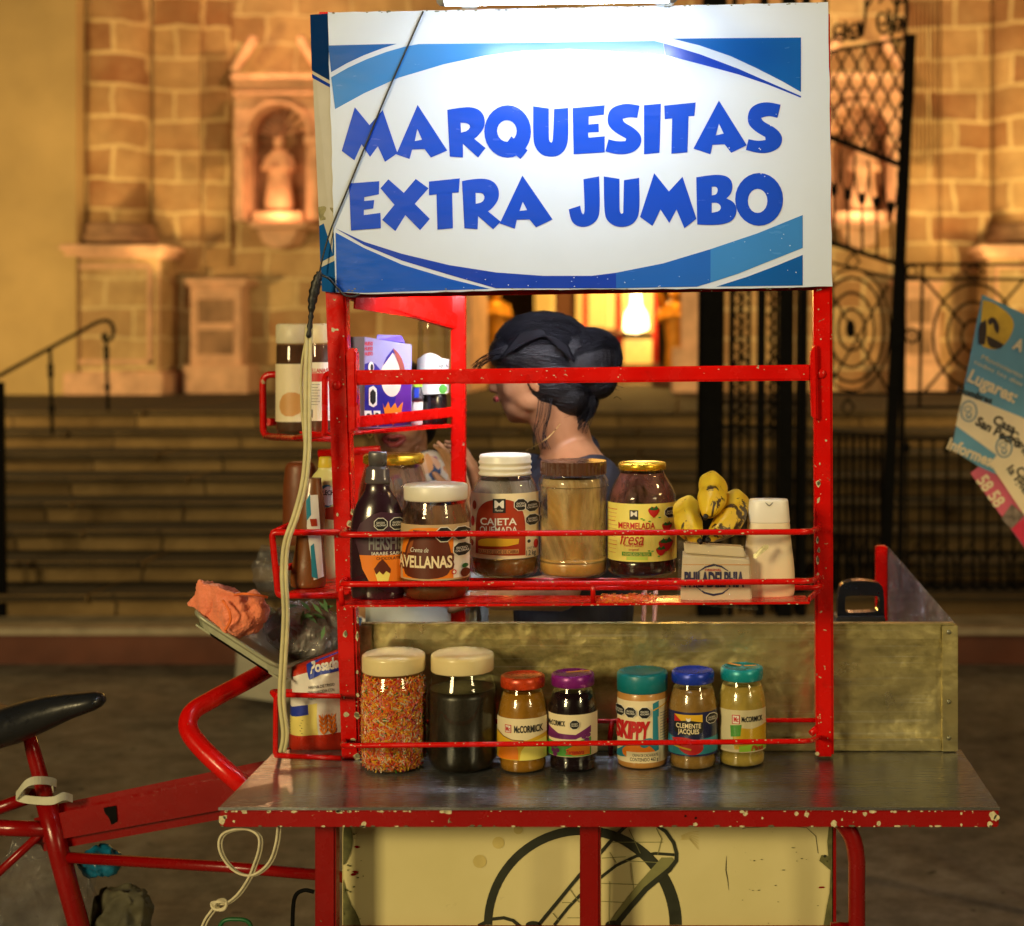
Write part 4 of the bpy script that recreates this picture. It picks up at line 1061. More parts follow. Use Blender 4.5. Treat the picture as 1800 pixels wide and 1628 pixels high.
for x, y in ((628, 1489), (621, 1537), (625, 1533), (1445, 1560)): blotch(mb, x, y, 3, fp(.0024), 7, 2)
mb.build('flaked_edge', None, cart)
# black and grey-green ring, curves and thin lines on the panel
BK = simple('black_panel_marks', rgb(38, 42, 28), .5, var=.25, vs=30); GR = simple('grey_green_panel_marks', rgb(126, 126, 78), .6, var=.15, vs=20); FT = simple('faint_panel_marks', rgb(196, 180, 112), .5)
E = lambda l: [(820+x/4.286, 1400+y/4.286) for x, y in l]
mb = MB().use(BK)
ro = [(1024.5+174*math.cos(a), 1626+174*math.sin(a)) for a in [PI+PI*i/40 for i in range(41)]]
ri = [(1023+(154 if i > 26 else 158)*math.cos(a), 1626+(158)*math.sin(a)) for i, a in enumerate([PI+PI*i/40 for i in range(41)])]
mb.poly(ro+ri[::-1], fn=fp(.0010))
mb.poly(stroke(E([(545, 965), (640, 850), (855, 590), (1005, 430), (1110, 310), (1225, 200)]), 6.2), fn=fp(.0016))
mb.poly(stroke(E([(660, 970), (760, 845), (855, 745), (1005, 615), (1130, 520), (1280, 450), (1420, 430), (1565, 440)]), 5.2), fn=fp(.0016))
mb.poly(stroke(E([(1395, 195), (1500, 265), (1560, 350), (1582, 430), (1580, 485), (1530, 550), (1440, 625), (1350, 700), (1240, 830), (1130, 965)]), [5, 6, 6, 6, 7, 8, 9, 9, 9, 10]), fn=fp(.0020))
mb.poly(stroke(E([(90, 975), (190, 925), (280, 915), (350, 935), (410, 985)]), 6), fn=fp(.0016)); mb.poly(ellipse(937, 1626, 13, 7, 16), fn=fp(.0016)); mb.poly(ellipse(1078, 1626, 14, 8, 16), fn=fp(.0016))
mb.use(GR).poly(E([(1550, 460), (1565, 480), (1520, 545), (1340, 700), (1120, 950), (1070, 950), (1300, 650), (1470, 460)]), fn=fp(.0013))
for l in ([(1225, 250), (1310, 430)], [(1430, 240), (1470, 320), (1440, 440)], [(1090, 345), (1480, 345)], [(1020, 465), (1200, 455)], [(1200, 485), (1480, 500)], [(1015, 655), (1330, 665)], [(1080, 640), (1075, 960)], [(1240, 500), (1260, 700)], [(1080, 420), (1130, 500)], [(1015, 790), (1200, 800)], [(780, 700), (850, 800)], [(720, 800), (800, 800)], [(650, 880), (700, 940)], [(760, 915), (860, 915)]):
    mb.poly(stroke(E(l), 1.2), fn=fp(.0018))
mb.use(FT)
for x, y, r in ((390, 250, 35), (240, 350, 45), (100, 490, 50)):
    c = E([(x, y)])[0]; mb.poly(ellipse(*c, r/4.286, r/4.286), fn=fp(.0010))
for k in range(7):
    a = -.5+k*.22; mb.poly(stroke([(1192+6*math.cos(a), 1472+6*math.sin(a)), (1212, 1472+10*math.sin(a)-4), (1228, 1474+26*math.sin(a))], .8), fn=fp(.0011))
mb.use(BK); mb.poly(stroke([(1305, 1457), (1312, 1455), (1380, 1452), (1418, 1455), (1434, 1470), (1438, 1500)], .9), fn=fp(.0011)); mb.poly(ellipse(1450, 1505, 2.6, 2.6, 10), fn=fp(.0026))
mb.poly(stroke([(1277, 1505), (1276, 1530), (1279, 1545), (1281, 1565)], [.4, 1.6, 1.2, .4]), fn=fp(.0011))
mb.build('ring_and_curves', None, cart)
for x0, x1, Y in ((553, 590, 2.36), (1019, 1055, 2.36)):
    a, b = P(x0, 0, Y), P(x1, 0, Y); mb = MB().box(a.x, b.x, Y, Y+.03, .02, ZC-.031); mb.build('leg', RED_DARK, cart, bevel=.003)
rp = [P(1400, 1437, 2.37), P(1462, 1437, 2.37), P(1492, 1462, 2.37), P(1505, 1500, 2.37), P(1506, 1560, 2.37), (P(1506, 0, 2.37).x, 2.37, .02)]
mb = MB(); mb.tube(catmull([P(1440, 1432, 2.37), P(1468, 1436, 2.37), P(1494, 1464, 2.37), P(1505, 1505, 2.37), P(1506, 1580, 2.37), (P(1506, 0, 2.37).x, 2.37, .3), (P(1506, 0, 2.37).x, 2.37, .02)], 8), .0138, 16); mb.build('leg', RED_DARK, cart)
mb = MB(); mb.tube([P(1460, 1631, 2.38), P(1500, 1631, 2.38)], .009, 10); mb.build('leg_brace', RED_DARK, cart)

# ---------------- push handle and tricycle frame on the left
mb = MB(); mb.tube(catmull([P(478, 1172, 2.74), P(440, 1194, 2.68), P(372, 1230, 2.60), P(338, 1252, 2.56), P(331, 1280, 2.54), P(352, 1312, 2.52), P(398, 1356, 2.50), P(440, 1392, 2.50)], 8), .0158, 20); mb.build('push_handle', RED, cart)
mb = MB(); mb.hexa([P(60, 1500, 2.66), P(500, 1420, 2.62), P(500, 1420, 2.67), P(60, 1500, 2.71)], [P(60, 1422, 2.66), P(500, 1330, 2.62), P(500, 1330, 2.67), P(60, 1422, 2.71)]); mb.build('frame_beam', RED_DARK, cart, bevel=.016)
mb = MB(); mb.tube([P(50, 1288, 2.66), P(58, 1320, 2.66), P(76, 1385, 2.66), P(84, 1420, 2.66)], [.0105, .0125, .0135, .0135], 14); mb.tube([P(82, 1410, 2.66), P(104, 1500, 2.66), P(142, 1640, 2.66), (P(165, 0, 2.66).x, 2.66, .25)], .018, 16); mb.build('seat_tube', RED_DARK, cart)
mb = MB(); mb.tube([P(110, 1507, 2.66), P(400, 1524, 2.62), P(605, 1542, 2.58)], .0095, 12); mb.build('lower_tube', RED_DARK, cart)
mb = MB(); mb.tube([P(-90, 1452, 2.66), P(20, 1456, 2.66), P(90, 1458, 2.66)], .014, 12); mb.tube([P(90, 1448, 2.66), P(0, 1532, 2.66), P(-90, 1620, 2.66)], .0075, 12); mb.tube([P(70, 1395, 2.70), P(0, 1420, 2.70), P(-120, 1460, 2.70)], .012, 12); mb.build('rear_stay', RED_DARK, cart, split=True)
mb = MB().use(IRON); mb.poly(chaikin([(182, 1420), (204, 1416), (206, 1444), (196, 1450), (191, 1436), (184, 1430)], 1), fn=lambda x, y: P(x, y, 2.6445+.0001*0)-Vector((0, .0, 0))); mb.build('tape_mark', None, cart)
sb_m = simple('black_saddle_vinyl', (.012, .013, .016), .32, bs=80, bd=.2)
mb = MB().use(sb_m)
cs_ = [(-70, 1285, 62, .085), (-30, 1284, 50, .08), (0, 1282, 36, .072), (40, 1270, 38, .052), (85, 1255, 32, .036), (125, 1243, 24, .028), (150, 1237, 20, .026), (168, 1233, 17, .024), (179, 1231, 12, .018), (184, 1231, 5, .008)]
rings = []
for x, y, h, w in cs_:
    c = P(x, y, 2.62); hh = h*S(2.62)
    rings.append([mb.bm.verts.new(c+Vector((0, w*math.cos(2*PI*k/20), hh*(math.sin(2*PI*k/20)*(1.0 if math.sin(2*PI*k/20) > 0 else .9))))) for k in range(20)])
for a, b in zip(rings, rings[1:]):
    for k in range(20): mb.bm.faces.new((a[k], a[(k+1) % 20], b[(k+1) % 20], b[k]))
mb.bm.faces.new(rings[0]); mb.bm.faces.new(rings[-1]); mb.build('saddle', None, cart, smooth=True)
# ---------------- baskets on the left side
def basket(pts, Y, w=.010, t=.006, nm='side_basket'):
    mb = MB(); p = rounded([P(x, y, Y) for x, y in pts], .008, 4); mb.tube(p, w*.5, 8); return mb.build(nm, RED, cart)
basket([(600, 1224), (485, 1221), (484, 1328), (600, 1333)], 2.53, .009)
mb = MB(); mb.tube(rounded([P(485, 1224, 2.53), P(478, 1216, 2.60), P(596, 1216, 2.66)], .01), .005, 8); mb.tube(rounded([P(485, 1328, 2.53), P(500, 1318, 2.66), P(600, 1318, 2.66)], .01), .004, 8); mb.build('side_basket', RED, cart, split=True)
basket([(600, 936), (478, 936), (489, 1047), (598, 1047)], 2.54, .011)
mb = MB(); mb.tube(rounded([P(484, 1002, 2.54), P(560, 985, 2.75), P(640, 985, 2.8)], .01), .006, 8); mb.tube(rounded([P(480, 936, 2.54), P(545, 905, 2.78), P(660, 905, 2.8)], .01), .005, 8); mb.build('side_basket', RED, cart, split=True)
mb = MB(); zf = P(0, 1047, 2.54).z; xl = P(500, 0, 2.54).x; mb.hexa([(xl, 2.545, zf), (xl+.105, 2.545, zf), (xl+.14, 2.75, zf), (xl+.03, 2.75, zf)], [(xl, 2.545, zf+.004), (xl+.105, 2.545, zf+.004), (xl+.14, 2.75, zf+.004), (xl+.03, 2.75, zf+.004)]); mb.build('basket_floor', RED, cart, bevel=.001)
basket([(590, 768), (566, 768), (440, 766), (440, 765)], 2.63, .008) if False else None
mb = MB(); mb.tube(rounded([P(590, 656, 2.60), P(571, 658, 2.62), P(571, 764, 2.62), P(520, 770, 2.70)], .012, 5), .0055, 8); mb.build('side_basket', RED, cart, split=True)
mb = MB(); mb.tube(rounded([P(590, 660, 3.12), P(462, 658, 3.12), P(463, 768, 3.12), P(600, 772, 3.12)], .02, 5), .0075, 8); mb.tube([P(470, 742, 3.12), P(500, 742, 3.2)], .008, 8); mb.tube(rounded([P(571, 764, 2.62), P(520, 770, 2.72), P(466, 768, 3.12)], .02), .005, 8); mb.build('side_basket', RED, cart, split=True)
mb = MB(); mb.pbox(560, 668, 795, 905, 3.02, 3.03); mb.tube([P(560, 797, 3.02), P(668, 790, 3.02)], .008, 8); mb.build('rear_panel', RED, cart)
# tray leaning out on the left with its rim
tray = thing('metal_tray', P(430, 1150, 2.7), 'long grey metal tray tilted out from the left side of the cart', 'tray')
TM = simple('grey_tray_metal', rgb(158, 160, 136), .42, .3, var=.15, vs=10)
a0, a1, b0, b1 = P(338, 1076, 2.58), P(492, 1176, 2.58), P(440, 1052, 2.86), P(600, 1140, 2.86)
mb = MB().use(TM); dz = Vector((0, 0, .004)); dn = Vector((.006, 0, -.024))
mb.hexa([a0+dn, a1+dn, b1+dn, b0+dn], [a0+dn+dz, a1+dn+dz, b1+dn+dz, b0+dn+dz]); mb.build('tray_bottom', None, tray)
mb = MB().use(TM); L = rounded([a0, a1, b1, b0], .03, 4, closed=True); mb.tube(L, .0045, 8, closed=True)
for p, q in zip(L, L[1:]+L[:1]): mb.face([p, q, q+dn, p+dn])
mb.build('tray_rim', None, tray, recalc=False)

# ---------------- wires, tape and cord
TW = lambda pts, Y=2.495: [P(x, y, Y) for x, y in pts]
wr = thing('power_cable', P(540, 1320, 2.50), 'cream twin power cable hanging down the left post, black tape at its top', 'cable')
CAB = simple('cream_cable_rubber', rgb(205, 196, 150), .5, var=.12, vs=40); TAPE = simple('black_tape', (.012, .012, .012), .45, bs=120, bd=.6, bdist=.003)
path = [(543, 575), (541, 640), (540, 720), (540, 790), (534, 850), (520, 905), (503, 955), (499, 1010), (502, 1080), (498, 1160), (495, 1230), (501, 1290), (496, 1322)]
for dx, dy_ in ((-3.3, 0), (3.3, .002)):
    mb = MB().use(CAB); mb.tube(catmull([P(x+dx, y, 2.492)+Vector((0, dy_, 0)) for x, y in path], 8), 3.6*S(2.49), 10); mb.build('cable_strand', None, wr)
mb = MB().use(CAB); mb.tube(catmull(TW([(540, 590), (531, 640), (530, 700), (536, 780), (541, 800)], 2.498), 8), 2.6*S(2.5), 8); mb.build('cable_strand', None, wr)
mb = MB().use(TAPE); pts = catmull(TW([(562, 478), (556, 498), (549, 530), (546, 562), (542, 594)], 2.49), 6); mb.tube(pts, [(.004+.0045*math.sin(PI*min(1, i/16))+.0012*math.sin(i*2.3)) for i in range(len(pts))], 10); mb.build('tape_wrap', None, wr)
mb = MB().use(TAPE); mb.tube(catmull(TW([(744, 20), (712, 92), (680, 165), (640, 262), (606, 345), (583, 400), (569, 445), (562, 478)], 2.526), 8), 1.6*S(2.5), 8); mb.tube(catmull(TW([(562, 482), (578, 490), (592, 505), (606, 519), (622, 521), (632, 517)], 2.52), 8), 2.2*S(2.5), 8); mb.build('thin_wire', None, wr)
co = thing('looped_cord', P(370, 1640, 2.33), 'white cord looped and knotted hanging below the counter on the left', 'cord')
CRD = simple('white_cord', rgb(208, 200, 170), .7, var=.15, vs=60)
mb = MB().use(CRD)
for dx, dy_ in ((-1.6, 0), (1.8, .004)):
    mb.tube(catmull([P(x+dx, y+dx*.6, 2.33)+Vector((0, dy_, 0)) for x, y in [(490, 1450), (487, 1480), (478, 1510), (462, 1530), (440, 1540), (415, 1533), (395, 1512), (386, 1488), (392, 1468), (415, 1459), (440, 1460), (456, 1472), (456, 1495), (448, 1520), (438, 1545), (420, 1572), (400, 1588), (384, 1590)]], 6), 2.3*S(2.33), 8)
    mb.tube(catmull([P(x+dx, y+dx, 2.33)+Vector((0, dy_, 0)) for x, y in [(384, 1590), (372, 1604), (360, 1622), (352, 1650), (350, 1700)]], 6), 2.3*S(2.33), 8)
mb.build('cord_strand', None, co)
mb = MB().use(CRD)
for k in range(3): mb.tube([P(384+(14-k*2)*math.cos(a)*1.0+k*2, 1591+(7+k)*math.sin(a), 2.326)+Vector((0, .004*math.cos(a*2+k), 0)) for a in [2*PI*i/16+k for i in range(16)]], 2.6*S(2.33), 8, closed=True)
mb.build('knot', None, co)
# ================================================================== GOODS ON THE CART
def cm(name, c, **k): return simple(name, c, **{**dict(rough=.45, var=.05, vs=20, bd=0), **k})
K = cm('black_label_ink', rgb(22, 22, 24)); Wt = cm('white_label_paper', rgb(236, 234, 226)); CRM = cm('cream_label_paper', rgb(240, 226, 190))
RDI = cm('red_label_ink', rgb(196, 30, 34)); YEI = cm('yellow_label_paper', rgb(244, 232, 120)); GRN = cm('green_label_ink', rgb(80, 160, 60)); ORI = cm('orange_label_ink', rgb(236, 130, 20))
BRN = cm('brown_label_ink', rgb(92, 34, 14)); TER = cm('terracotta_label_ink', rgb(168, 52, 16)); NVI = cm('navy_label_ink', rgb(24, 30, 84)); TEI = cm('teal_label_ink', rgb(40, 140, 165)); PUI = cm('purple_label_ink', rgb(112, 30, 110)); GYI = cm('grey_label_ink', rgb(130, 130, 130)); PKI = cm('pale_pink_label', rgb(240, 205, 190)); TAN = cm('tan_label_ink', rgb(214, 160, 96)); GDN = cm('mustard_label_ink', rgb(226, 180, 40)); BLI = cm('blue_label_ink', rgb(40, 70, 190)); DGN = cm('dark_green_label_ink', rgb(24, 100, 44))
WCAP = simple('white_plastic_lid', rgb(232, 228, 215), .35, var=.03, vs=8, bs=60, bd=.08)
ICAP = simple('ivory_plastic_lid', rgb(232, 216, 166), .20, var=.03, vs=8, bs=40, bd=.1)
def content(name, c, rough=.35, var=.3, vs=22, **k): return simple(name, c, rough, var=var, vs=vs, bs=30, bd=.3, bdist=.004, **k)
def smear(name, c, lo=.42, hi=.60, sc=12):
    t = NT(name); c4 = col4(c); tr = t.n.new('ShaderNodeBsdfTransparent'); mx = t.n.new('ShaderNodeMixShader')
    t.set(col=t.ramp(t.noise(sc*1.7, 5), [(.3, tuple(x*.6 for x in c4[:3])), (.7, c4)]), rough=.4, normal=t.bump(t.noise(sc*2, 4), .5, .003))
    t.link(t.ramp(t.noise(sc, 6, .62, dist=.8, stretch=(1, 1, .55)), [(lo, 0), (hi, 1)]), mx.inputs[0])
    t.link(tr.outputs[0], mx.inputs[1]); t.link(t.b.outputs[0], mx.inputs[2]); t.link(mx.outputs[0], t.out.inputs[0]); return t.m
class Jar:
    def __init__(s, name, label, cat, cx, Y, hw, base, group=None, zbase=None, sy=1.0):
        s.cx, s.Y, s.R = cx, Y, hw*S(Y); s.hw = hw; s.sy = sy; s.Yf = Y-s.R*sy
        s.c = P(cx, 0, Y); s.zb = zbase if zbase is not None else P(0, base, s.Yf).z
        s.root = thing(name, (s.c.x, Y, s.zb), label, cat, group)
    def z(s, y): return P(0, y, s.Yf).z
    def prof(s, l): return [(w*S(s.Y), max(s.zb, s.z(y))) for w, y in l]
    def body(s, nm, l, m, k=1.0, segs=48, sub=None, cap=True, sq=0, lift=0):
        mb = MB().use(m); pf = [(max(.0004, r*k), z+lift) for r, z in s.prof(l)]
        sm = pf if sub is None else [tuple(p)[:2] for p in catmull([(r, z, 0) for r, z in pf], sub)]
        mb.lathe(sm, (s.c.x, s.Y, 0), segs, s.sy, sq=sq, cap=cap); s.last = mb.build(nm, None, s.root); return s.last
    def fn(s, d, hw=None):
        hw = hw or s.hw
        def f(x, y):
            t_ = max(-.99, min(.99, (x-s.cx)/hw)); a = math.asin(t_); r = hw*S(s.Y)+d
            return Vector((s.c.x+r*math.sin(a), s.Y-r*s.sy*math.cos(a)-(d*(1-s.sy)), s.z(y)))
        return f
    def decals(s, nm, items, parent=None, hw=None, d0=.0006, step=.00028):
        mb = MB(); 
        for i, it in enumerate(items):
            k = it[0]; m = it[1]; f = s.fn(d0+step*min(i, 7) if len(it) < 9 else d0, hw); mb.use(m)
            f = s.fn(d0+step*(it[-1] if k[-1] == '@' else min(i, 6)), hw)
            k = k.rstrip('@')
            if k == 'r': x0, y0, x1, y1 = it[2:6]; mb.poly([(x0, y0), (x1, y0), (x1, y1), (x0, y1)], fn=f, grid=4)
            elif k == 'p': mb.poly(it[2], fn=f, grid=4)
            elif k == 't': put_text(mb, it[2], it[3], it[5], it[4], it[6], f, it[7] if len(it) > 7 else .03, it[8] if len(it) > 8 else 0)
            elif k == 'oct':
                x, y, r = it[2:5]; mb.use(Wt).poly(octagon(x, y, r*1.12), fn=f, grid=4); mb.use(K).poly(octagon(x, y, r), fn=s.fn(d0+step*(min(i, 6)+1), hw), grid=4)
                mb.use(Wt); put_text(mb, 'EXCESO', x-r*.62, x+r*.62, y-r*.36, y-r*.04, s.fn(d0+step*(min(i, 6)+2), hw), .01); put_text(mb, 'CALORIAS' if int(x) % 2 else 'AZUCARES', x-r*.76, x+r*.76, y+r*.06, y+r*.36, s.fn(d0+step*(min(i, 6)+2), hw), .01)
        return mb.build(nm, None, parent or s.root)
# ---------- syrup bottle
YB2 = 2.435
j = Jar('syrup_bottle', 'dark purple brown syrup bottle with grey cap beside the left post on the wire shelf', 'bottle', 664, YB2, 48, 1060, zbase=zplate, sy=.62)
PURP = simple('dark_syrup_plastic', (.030, .010, .018), .22, var=.3, vs=9, bs=10, bd=.1, coat=.4)
j.body('bottle_body', [(38, 1060), (45, 1054), (47.5, 1030), (48.5, 960), (46, 920), (38, 890), (25, 868), (21.5, 858), (21, 852)], PURP, sub=4)
CAPG = simple('grey_metallic_cap', rgb(120, 118, 122), .28, .6, var=.2, vs=30)
CLRC = simple('smoky_clear_cap', rgb(92, 84, 88), .18, .25, var=.3, vs=20, coat=.6)
j.body('neck_ring', [(21.5, 853), (23, 850), (22.5, 842), (21, 840), (21.5, 828), (17, 822)], CLRC)
j.body('cap', [(16, 822), (16.5, 800), (15.5, 796)], CAPG)
R_ = math.radians
ol = [(660, 905), (676, 900), (715, 905), (715, 1045), (700, 1045), (672, 1035), (655, 1015), (640, 980), (628, 945), (640, 920)]
j.decals('bottle_label', [('p', cm('dark_purple_label', (.05, .012, .035)), ol), ('t', GYI, "HERSHEY'S", 655, 942, 728, 966, .03), ('t', Wt, 'JARABE SABOR', 659, 970, 716, 976, .01), ('p', ORI, [(639, 976), (709, 976), (709, 1032), (690, 1032), (656, 1022), (644, 1000)]), ('t', BRN, 'CHOCOLATE', 668, 979, 705, 984, .01),
   ('p', BRN, [(664, 1000), (672, 988), (678, 983), (684, 990), (691, 1001), (690, 1008), (684, 1004), (679, 1010), (673, 1004), (668, 1010)]), ('p@', YEI, [(666, 1008), (672, 1003), (678, 1010), (684, 1004), (690, 1009), (687, 1022), (670, 1022)], 4), ('oct', Wt, 675, 921, 10.5), ('oct', Wt, 700, 921, 10.5)], hw=48.3, d0=.0012)
# ---------- hazelnut spread jar
j = Jar('spread_jar', 'squat jar of brown hazelnut spread with white lid, front of the wire shelf', 'jar', 766, 2.44, 61, 1064, zbase=zplate, group=None)
pf = [(44, 1064), (53, 1058), (59, 1044), (61, 1024), (61, 925), (58.5, 905), (55, 888), (54, 884)]
j.body('jar_glass', pf, GLASS, sub=3, cap=False)
j.body('chocolate_spread', [(42, 1061), (52, 1056), (58, 1043), (59.5, 1024), (59.5, 1016)], content('hazelnut_spread', (.17, .065, .024), .3, coat=.3), k=.985)
j.body('spread_smear', [(59, 1016), (59.5, 925), (57, 905), (54, 890)], smear('spread_smears', (.30, .14, .07), .38, .55, 13), k=.985, cap=False)
j.body('lid', [(54.5, 884), (55.5, 881), (55.5, 860), (54, 857), (10, 856)], WCAP)
j.decals('label', [('r', cm('beige_label_paper', rgb(196, 168, 128)), 706, 923, 826, 1021), ('p', ORI, chaikin([(722, 940), (735, 928), (790, 928), (806, 945), (808, 1018), (716, 1018), (712, 965)], 2, 80)), ('p', BRN, chaikin([(722, 965), (735, 938), (790, 938), (800, 965), (802, 1000), (790, 1018), (724, 1018), (716, 1000)], 2, 80)),
   ('p@', cm('spread_highlight', rgb(150, 80, 36)), chaikin([(722, 985), (730, 955), (738, 950), (732, 975), (728, 990)], 1, 80), 3), ('t@', Wt, 'Crema de', 732, 963, 764, 971, .0, .3, 4), ('t@', BRN, 'AVELLANAS', 704, 976, 805, 1000, .09, 0, 4), ('t@', CRM, 'AVELLANAS', 707, 978, 802, 998, .03, 0, 5),
   ('r@', Wt, 804, 940, 826, 1018, 2), ('p@', K, [(737, 933), (760, 933), (760, 945), (737, 945)], 4)], hw=61)
j.decals('warning_seal', [('oct', Wt, 789, 940, 13), ('oct', Wt, 815, 940, 12), ('oct', Wt, 815, 968, 12), ('p', RDI, ellipse(804, 1007, 3.6, 4.4)), ('p', Wt, ellipse(804, 1007, 2, 2.6)), ('p', DGN, ellipse(819, 998, 4, 4)), ('p', BRN, ellipse(819, 1010, 6, 8))], hw=61, d0=.0022)
# ---------- goat milk caramel jar
YK = 2.552
zl2 = zl
j = Jar('caramel_jar', 'tall clear jar of brown milk caramel with ribbed white lid and red brown label', 'jar', 888, YK, 59.5, 1019, zbase=zl2, group='jars on the wire shelf')
j.body('jar_glass', [(50, 1019), (57, 1012), (59.5, 995), (59.5, 885), (56, 862), (48, 846), (45, 840)], GLASS, sub=4, cap=False)
j.body('caramel', [(48, 1016), (55, 1011), (57.5, 995), (57.5, 985)], content('dark_caramel', (.24, .10, .024), .25, coat=.5), k=.99)
j.body('caramel_smear', [(57, 985), (57.5, 885), (54, 864), (47, 848)], smear('caramel_smears', (.62, .52, .50), .30, .62, 8), k=.985, cap=False)
ZIG = [(44.5, 840), (46.5, 838), (46.6, 836), (44.4, 833), (44.4, 831), (46.6, 828), (46.6, 826), (44.4, 823), (44.4, 821), (46.6, 818), (46.6, 816), (44.6, 812), (45.5, 807), (43, 803), (10, 802)]
j.body('lid', ZIG, WCAP)
TM2 = BRN
j.decals('label', [('r', CRM, 829, 868, 947, 983), ('p', TER, chaikin([(842, 975), (842, 905), (856, 885), (875, 878), (903, 878), (918, 888), (928, 910), (928, 978)], 2, 60)), ('p', K, [(874, 877), (896, 877), (896, 902), (874, 902)]),
   ('t@', Wt, 'M', 877, 880, 893, 893, .02, 0, 4), ('t@', Wt, 'Member', 878, 895, 892, 899, 0, 0, 4), ('t@', Wt, 'CAJETA', 852, 911, 914, 923, .02, 0, 4), ('t@', Wt, 'QUEMADA', 851, 926, 915, 937, .01, 0, 4),
   ('p@', GDN, chaikin([(848, 950), (870, 946), (918, 948), (916, 960), (848, 961)], 1, 80), 4), ('r@', TAN, 848, 966, 917, 974, 4), ('t@', BRN, 'DULCE DE LECHE DE CABRA', 849, 967, 916, 973, 0, 0, 6),
   ('p@', TER, ellipse(840, 890, 4, 8), 2), ('p@', RDI, ellipse(836, 919, 4, 9), 2), ('p@', TER, ellipse(834, 958, 4, 6), 2), ('t@', K, 'CONT. NET.', 930, 964, 944, 968, 0, 0, 3), ('t@', K, '1.2 kg', 929, 970, 943, 979, .01, 0, 3), ('p@', K, ellipse(933, 954, 2.5, 3), 3), ('p@', RDI, ellipse(943, 960, 3, 8), 3)])
j.decals('warning_seal', [('oct', Wt, 920, 888, 10.5), ('oct', Wt, 937, 892, 10), ('oct', Wt, 937, 916, 10)], d0=.0022)
# ---------- unlabelled jar, caramel stuck to its walls
j = Jar('peanut_butter_jar', 'clear unlabelled jar smeared with tan spread under a wide brown lid', 'jar', 1008, YK, 61, 1020, zbase=zl2, group='jars on the wire shelf')
j.body('jar_glass', [(52, 1020), (59, 1013), (61, 1000), (61, 990), (59.5, 984), (60, 870), (61.5, 860), (61.5, 850), (57, 841), (56.5, 838)], GLASS, sub=4, cap=False)
j.body('tan_spread', [(50, 1017), (57, 1012), (59, 1000), (59, 987), (40, 985)], content('tan_spread', (.62, .33, .09), .3, coat=.3), k=.99)
j.body('spread_smear', [(58, 987), (58.5, 870), (59.5, 858), (56, 845)], smear('tan_smears', (.86, .60, .28), .40, .56, 8), k=.985, cap=False)
j.body('inner_spread', [(44, 987), (46, 870), (44, 850)], smear('tan_smears_inner', (.78, .44, .13), .22, .36, 5), cap=False)
mb = MB().use(simple('brown_ribbed_lid', (.085, .032, .016), .28, var=.2, vs=20, coat=.5)); c = j.c
for z0, z1_ in ((838, 815),):
    n = 96; lo, hi = [], []
    for k in range(n):
        a = 2*PI*k/n; r = (57.6+(.5 if k % 2 else -.3))*S(YK); lo.append(mb.bm.verts.new((c.x+r*math.cos(a), YK+r*math.sin(a), j.z(z0)))); hi.append(mb.bm.verts.new((c.x+r*math.cos(a), YK+r*math.sin(a), j.z(z1_))))
    for k in range(n): mb.bm.faces.new((lo[k], lo[(k+1) % n], hi[(k+1) % n], hi[k]))
    mb.bm.faces.new(hi); mb.bm.faces.new(lo[::-1])
mb.build('lid', None, j.root)
# ---------- strawberry jam jar
j = Jar('jam_jar', 'large jar of dark strawberry jam with gold lid and yellow label beside the bananas', 'jar', 1129, YK, 60.5, 1019, zbase=zl2, group='jars on the wire shelf')
j.body('jar_glass', [(50, 1019), (58, 1012), (60.5, 998), (60.5, 890), (56, 868), (46, 848), (40, 838), (39.5, 830)], GLASS, sub=4, cap=False)
j.body('jam', [(48, 1016), (56, 1011), (58.5, 998), (58.5, 985)], content('dark_jam', (.028, .008, .010), .18, coat=.5), k=.99)
j.body('jam_smear', [(58, 985), (58.5, 890), (54, 868), (44.5, 849), (38.5, 836)], smear('jam_smears', (.30, .10, .09), .36, .62, 30), k=.985, cap=False)
GOLDL = simple('gold_tin_lid', rgb(222, 180, 50), .25, .75, var=.12, vs=12)
j.body('lid', [(39, 831), (42, 830), (42, 821), (40, 818), (10, 817)], GOLDL)
berry = lambda x, y, s_: chaikin([(x-s_, y-s_*.6), (x, y-s_*.9), (x+s_, y-s_*.6), (x+s_*.8, y+s_*.3), (x, y+s_*1.1), (x-s_*.8, y+s_*.3)], 2, 90)
leaf = lambda x, y, s_: [(x-s_, y-s_*.5), (x-s_*.4, y-s_*1.2), (x, y-s_*.7), (x+s_*.5, y-s_*1.3), (x+s_, y-s_*.5), (x, y-s_*.3)]
it = [('r', YEI, 1069, 886, 1189, 988), ('p', K, [(1109, 897), (1124, 897), (1124, 914), (1109, 914)]), ('t', Wt, 'M', 1111, 899, 1122, 908, .02), ('t', RDI, 'MERMELADA', 1090, 919, 1152, 930, .02), ('t', RDI, 'DE', 1112, 933, 1127, 940, .01), ('t', RDI, 'fresa', 1093, 936, 1133, 958, .0, .35),
      ('t', RDI, 'Pasta y Untar', 1100, 957, 1132, 961, 0, .2), ('t@', RDI, 'original', 1108, 964, 1125, 968, 0, .2, 3), ('r@', GRN, 1096, 971, 1146, 978, 2), ('t@', YEI, 'MERMELADA DE FRESA', 1099, 972, 1143, 977, 0, 0, 5), ('r@', cm('pale_green_label', rgb(190, 220, 90)), 1104, 979, 1140, 985, 2)]
for x, y, s_ in ((1150, 900, 10), (1172, 928, 9), (1170, 960, 13), (1162, 970, 9)): it += [('p@', RDI, berry(x, y, s_), 3), ('p@', DGN, leaf(x, y, s_*.8), 5)]
for k in range(12): it.append(('p@', TAN if k % 3 else RDI, stroke([(1072, 897+k*7), (1088-(k*5) % 4, 897+k*7)], 1.0), 3))
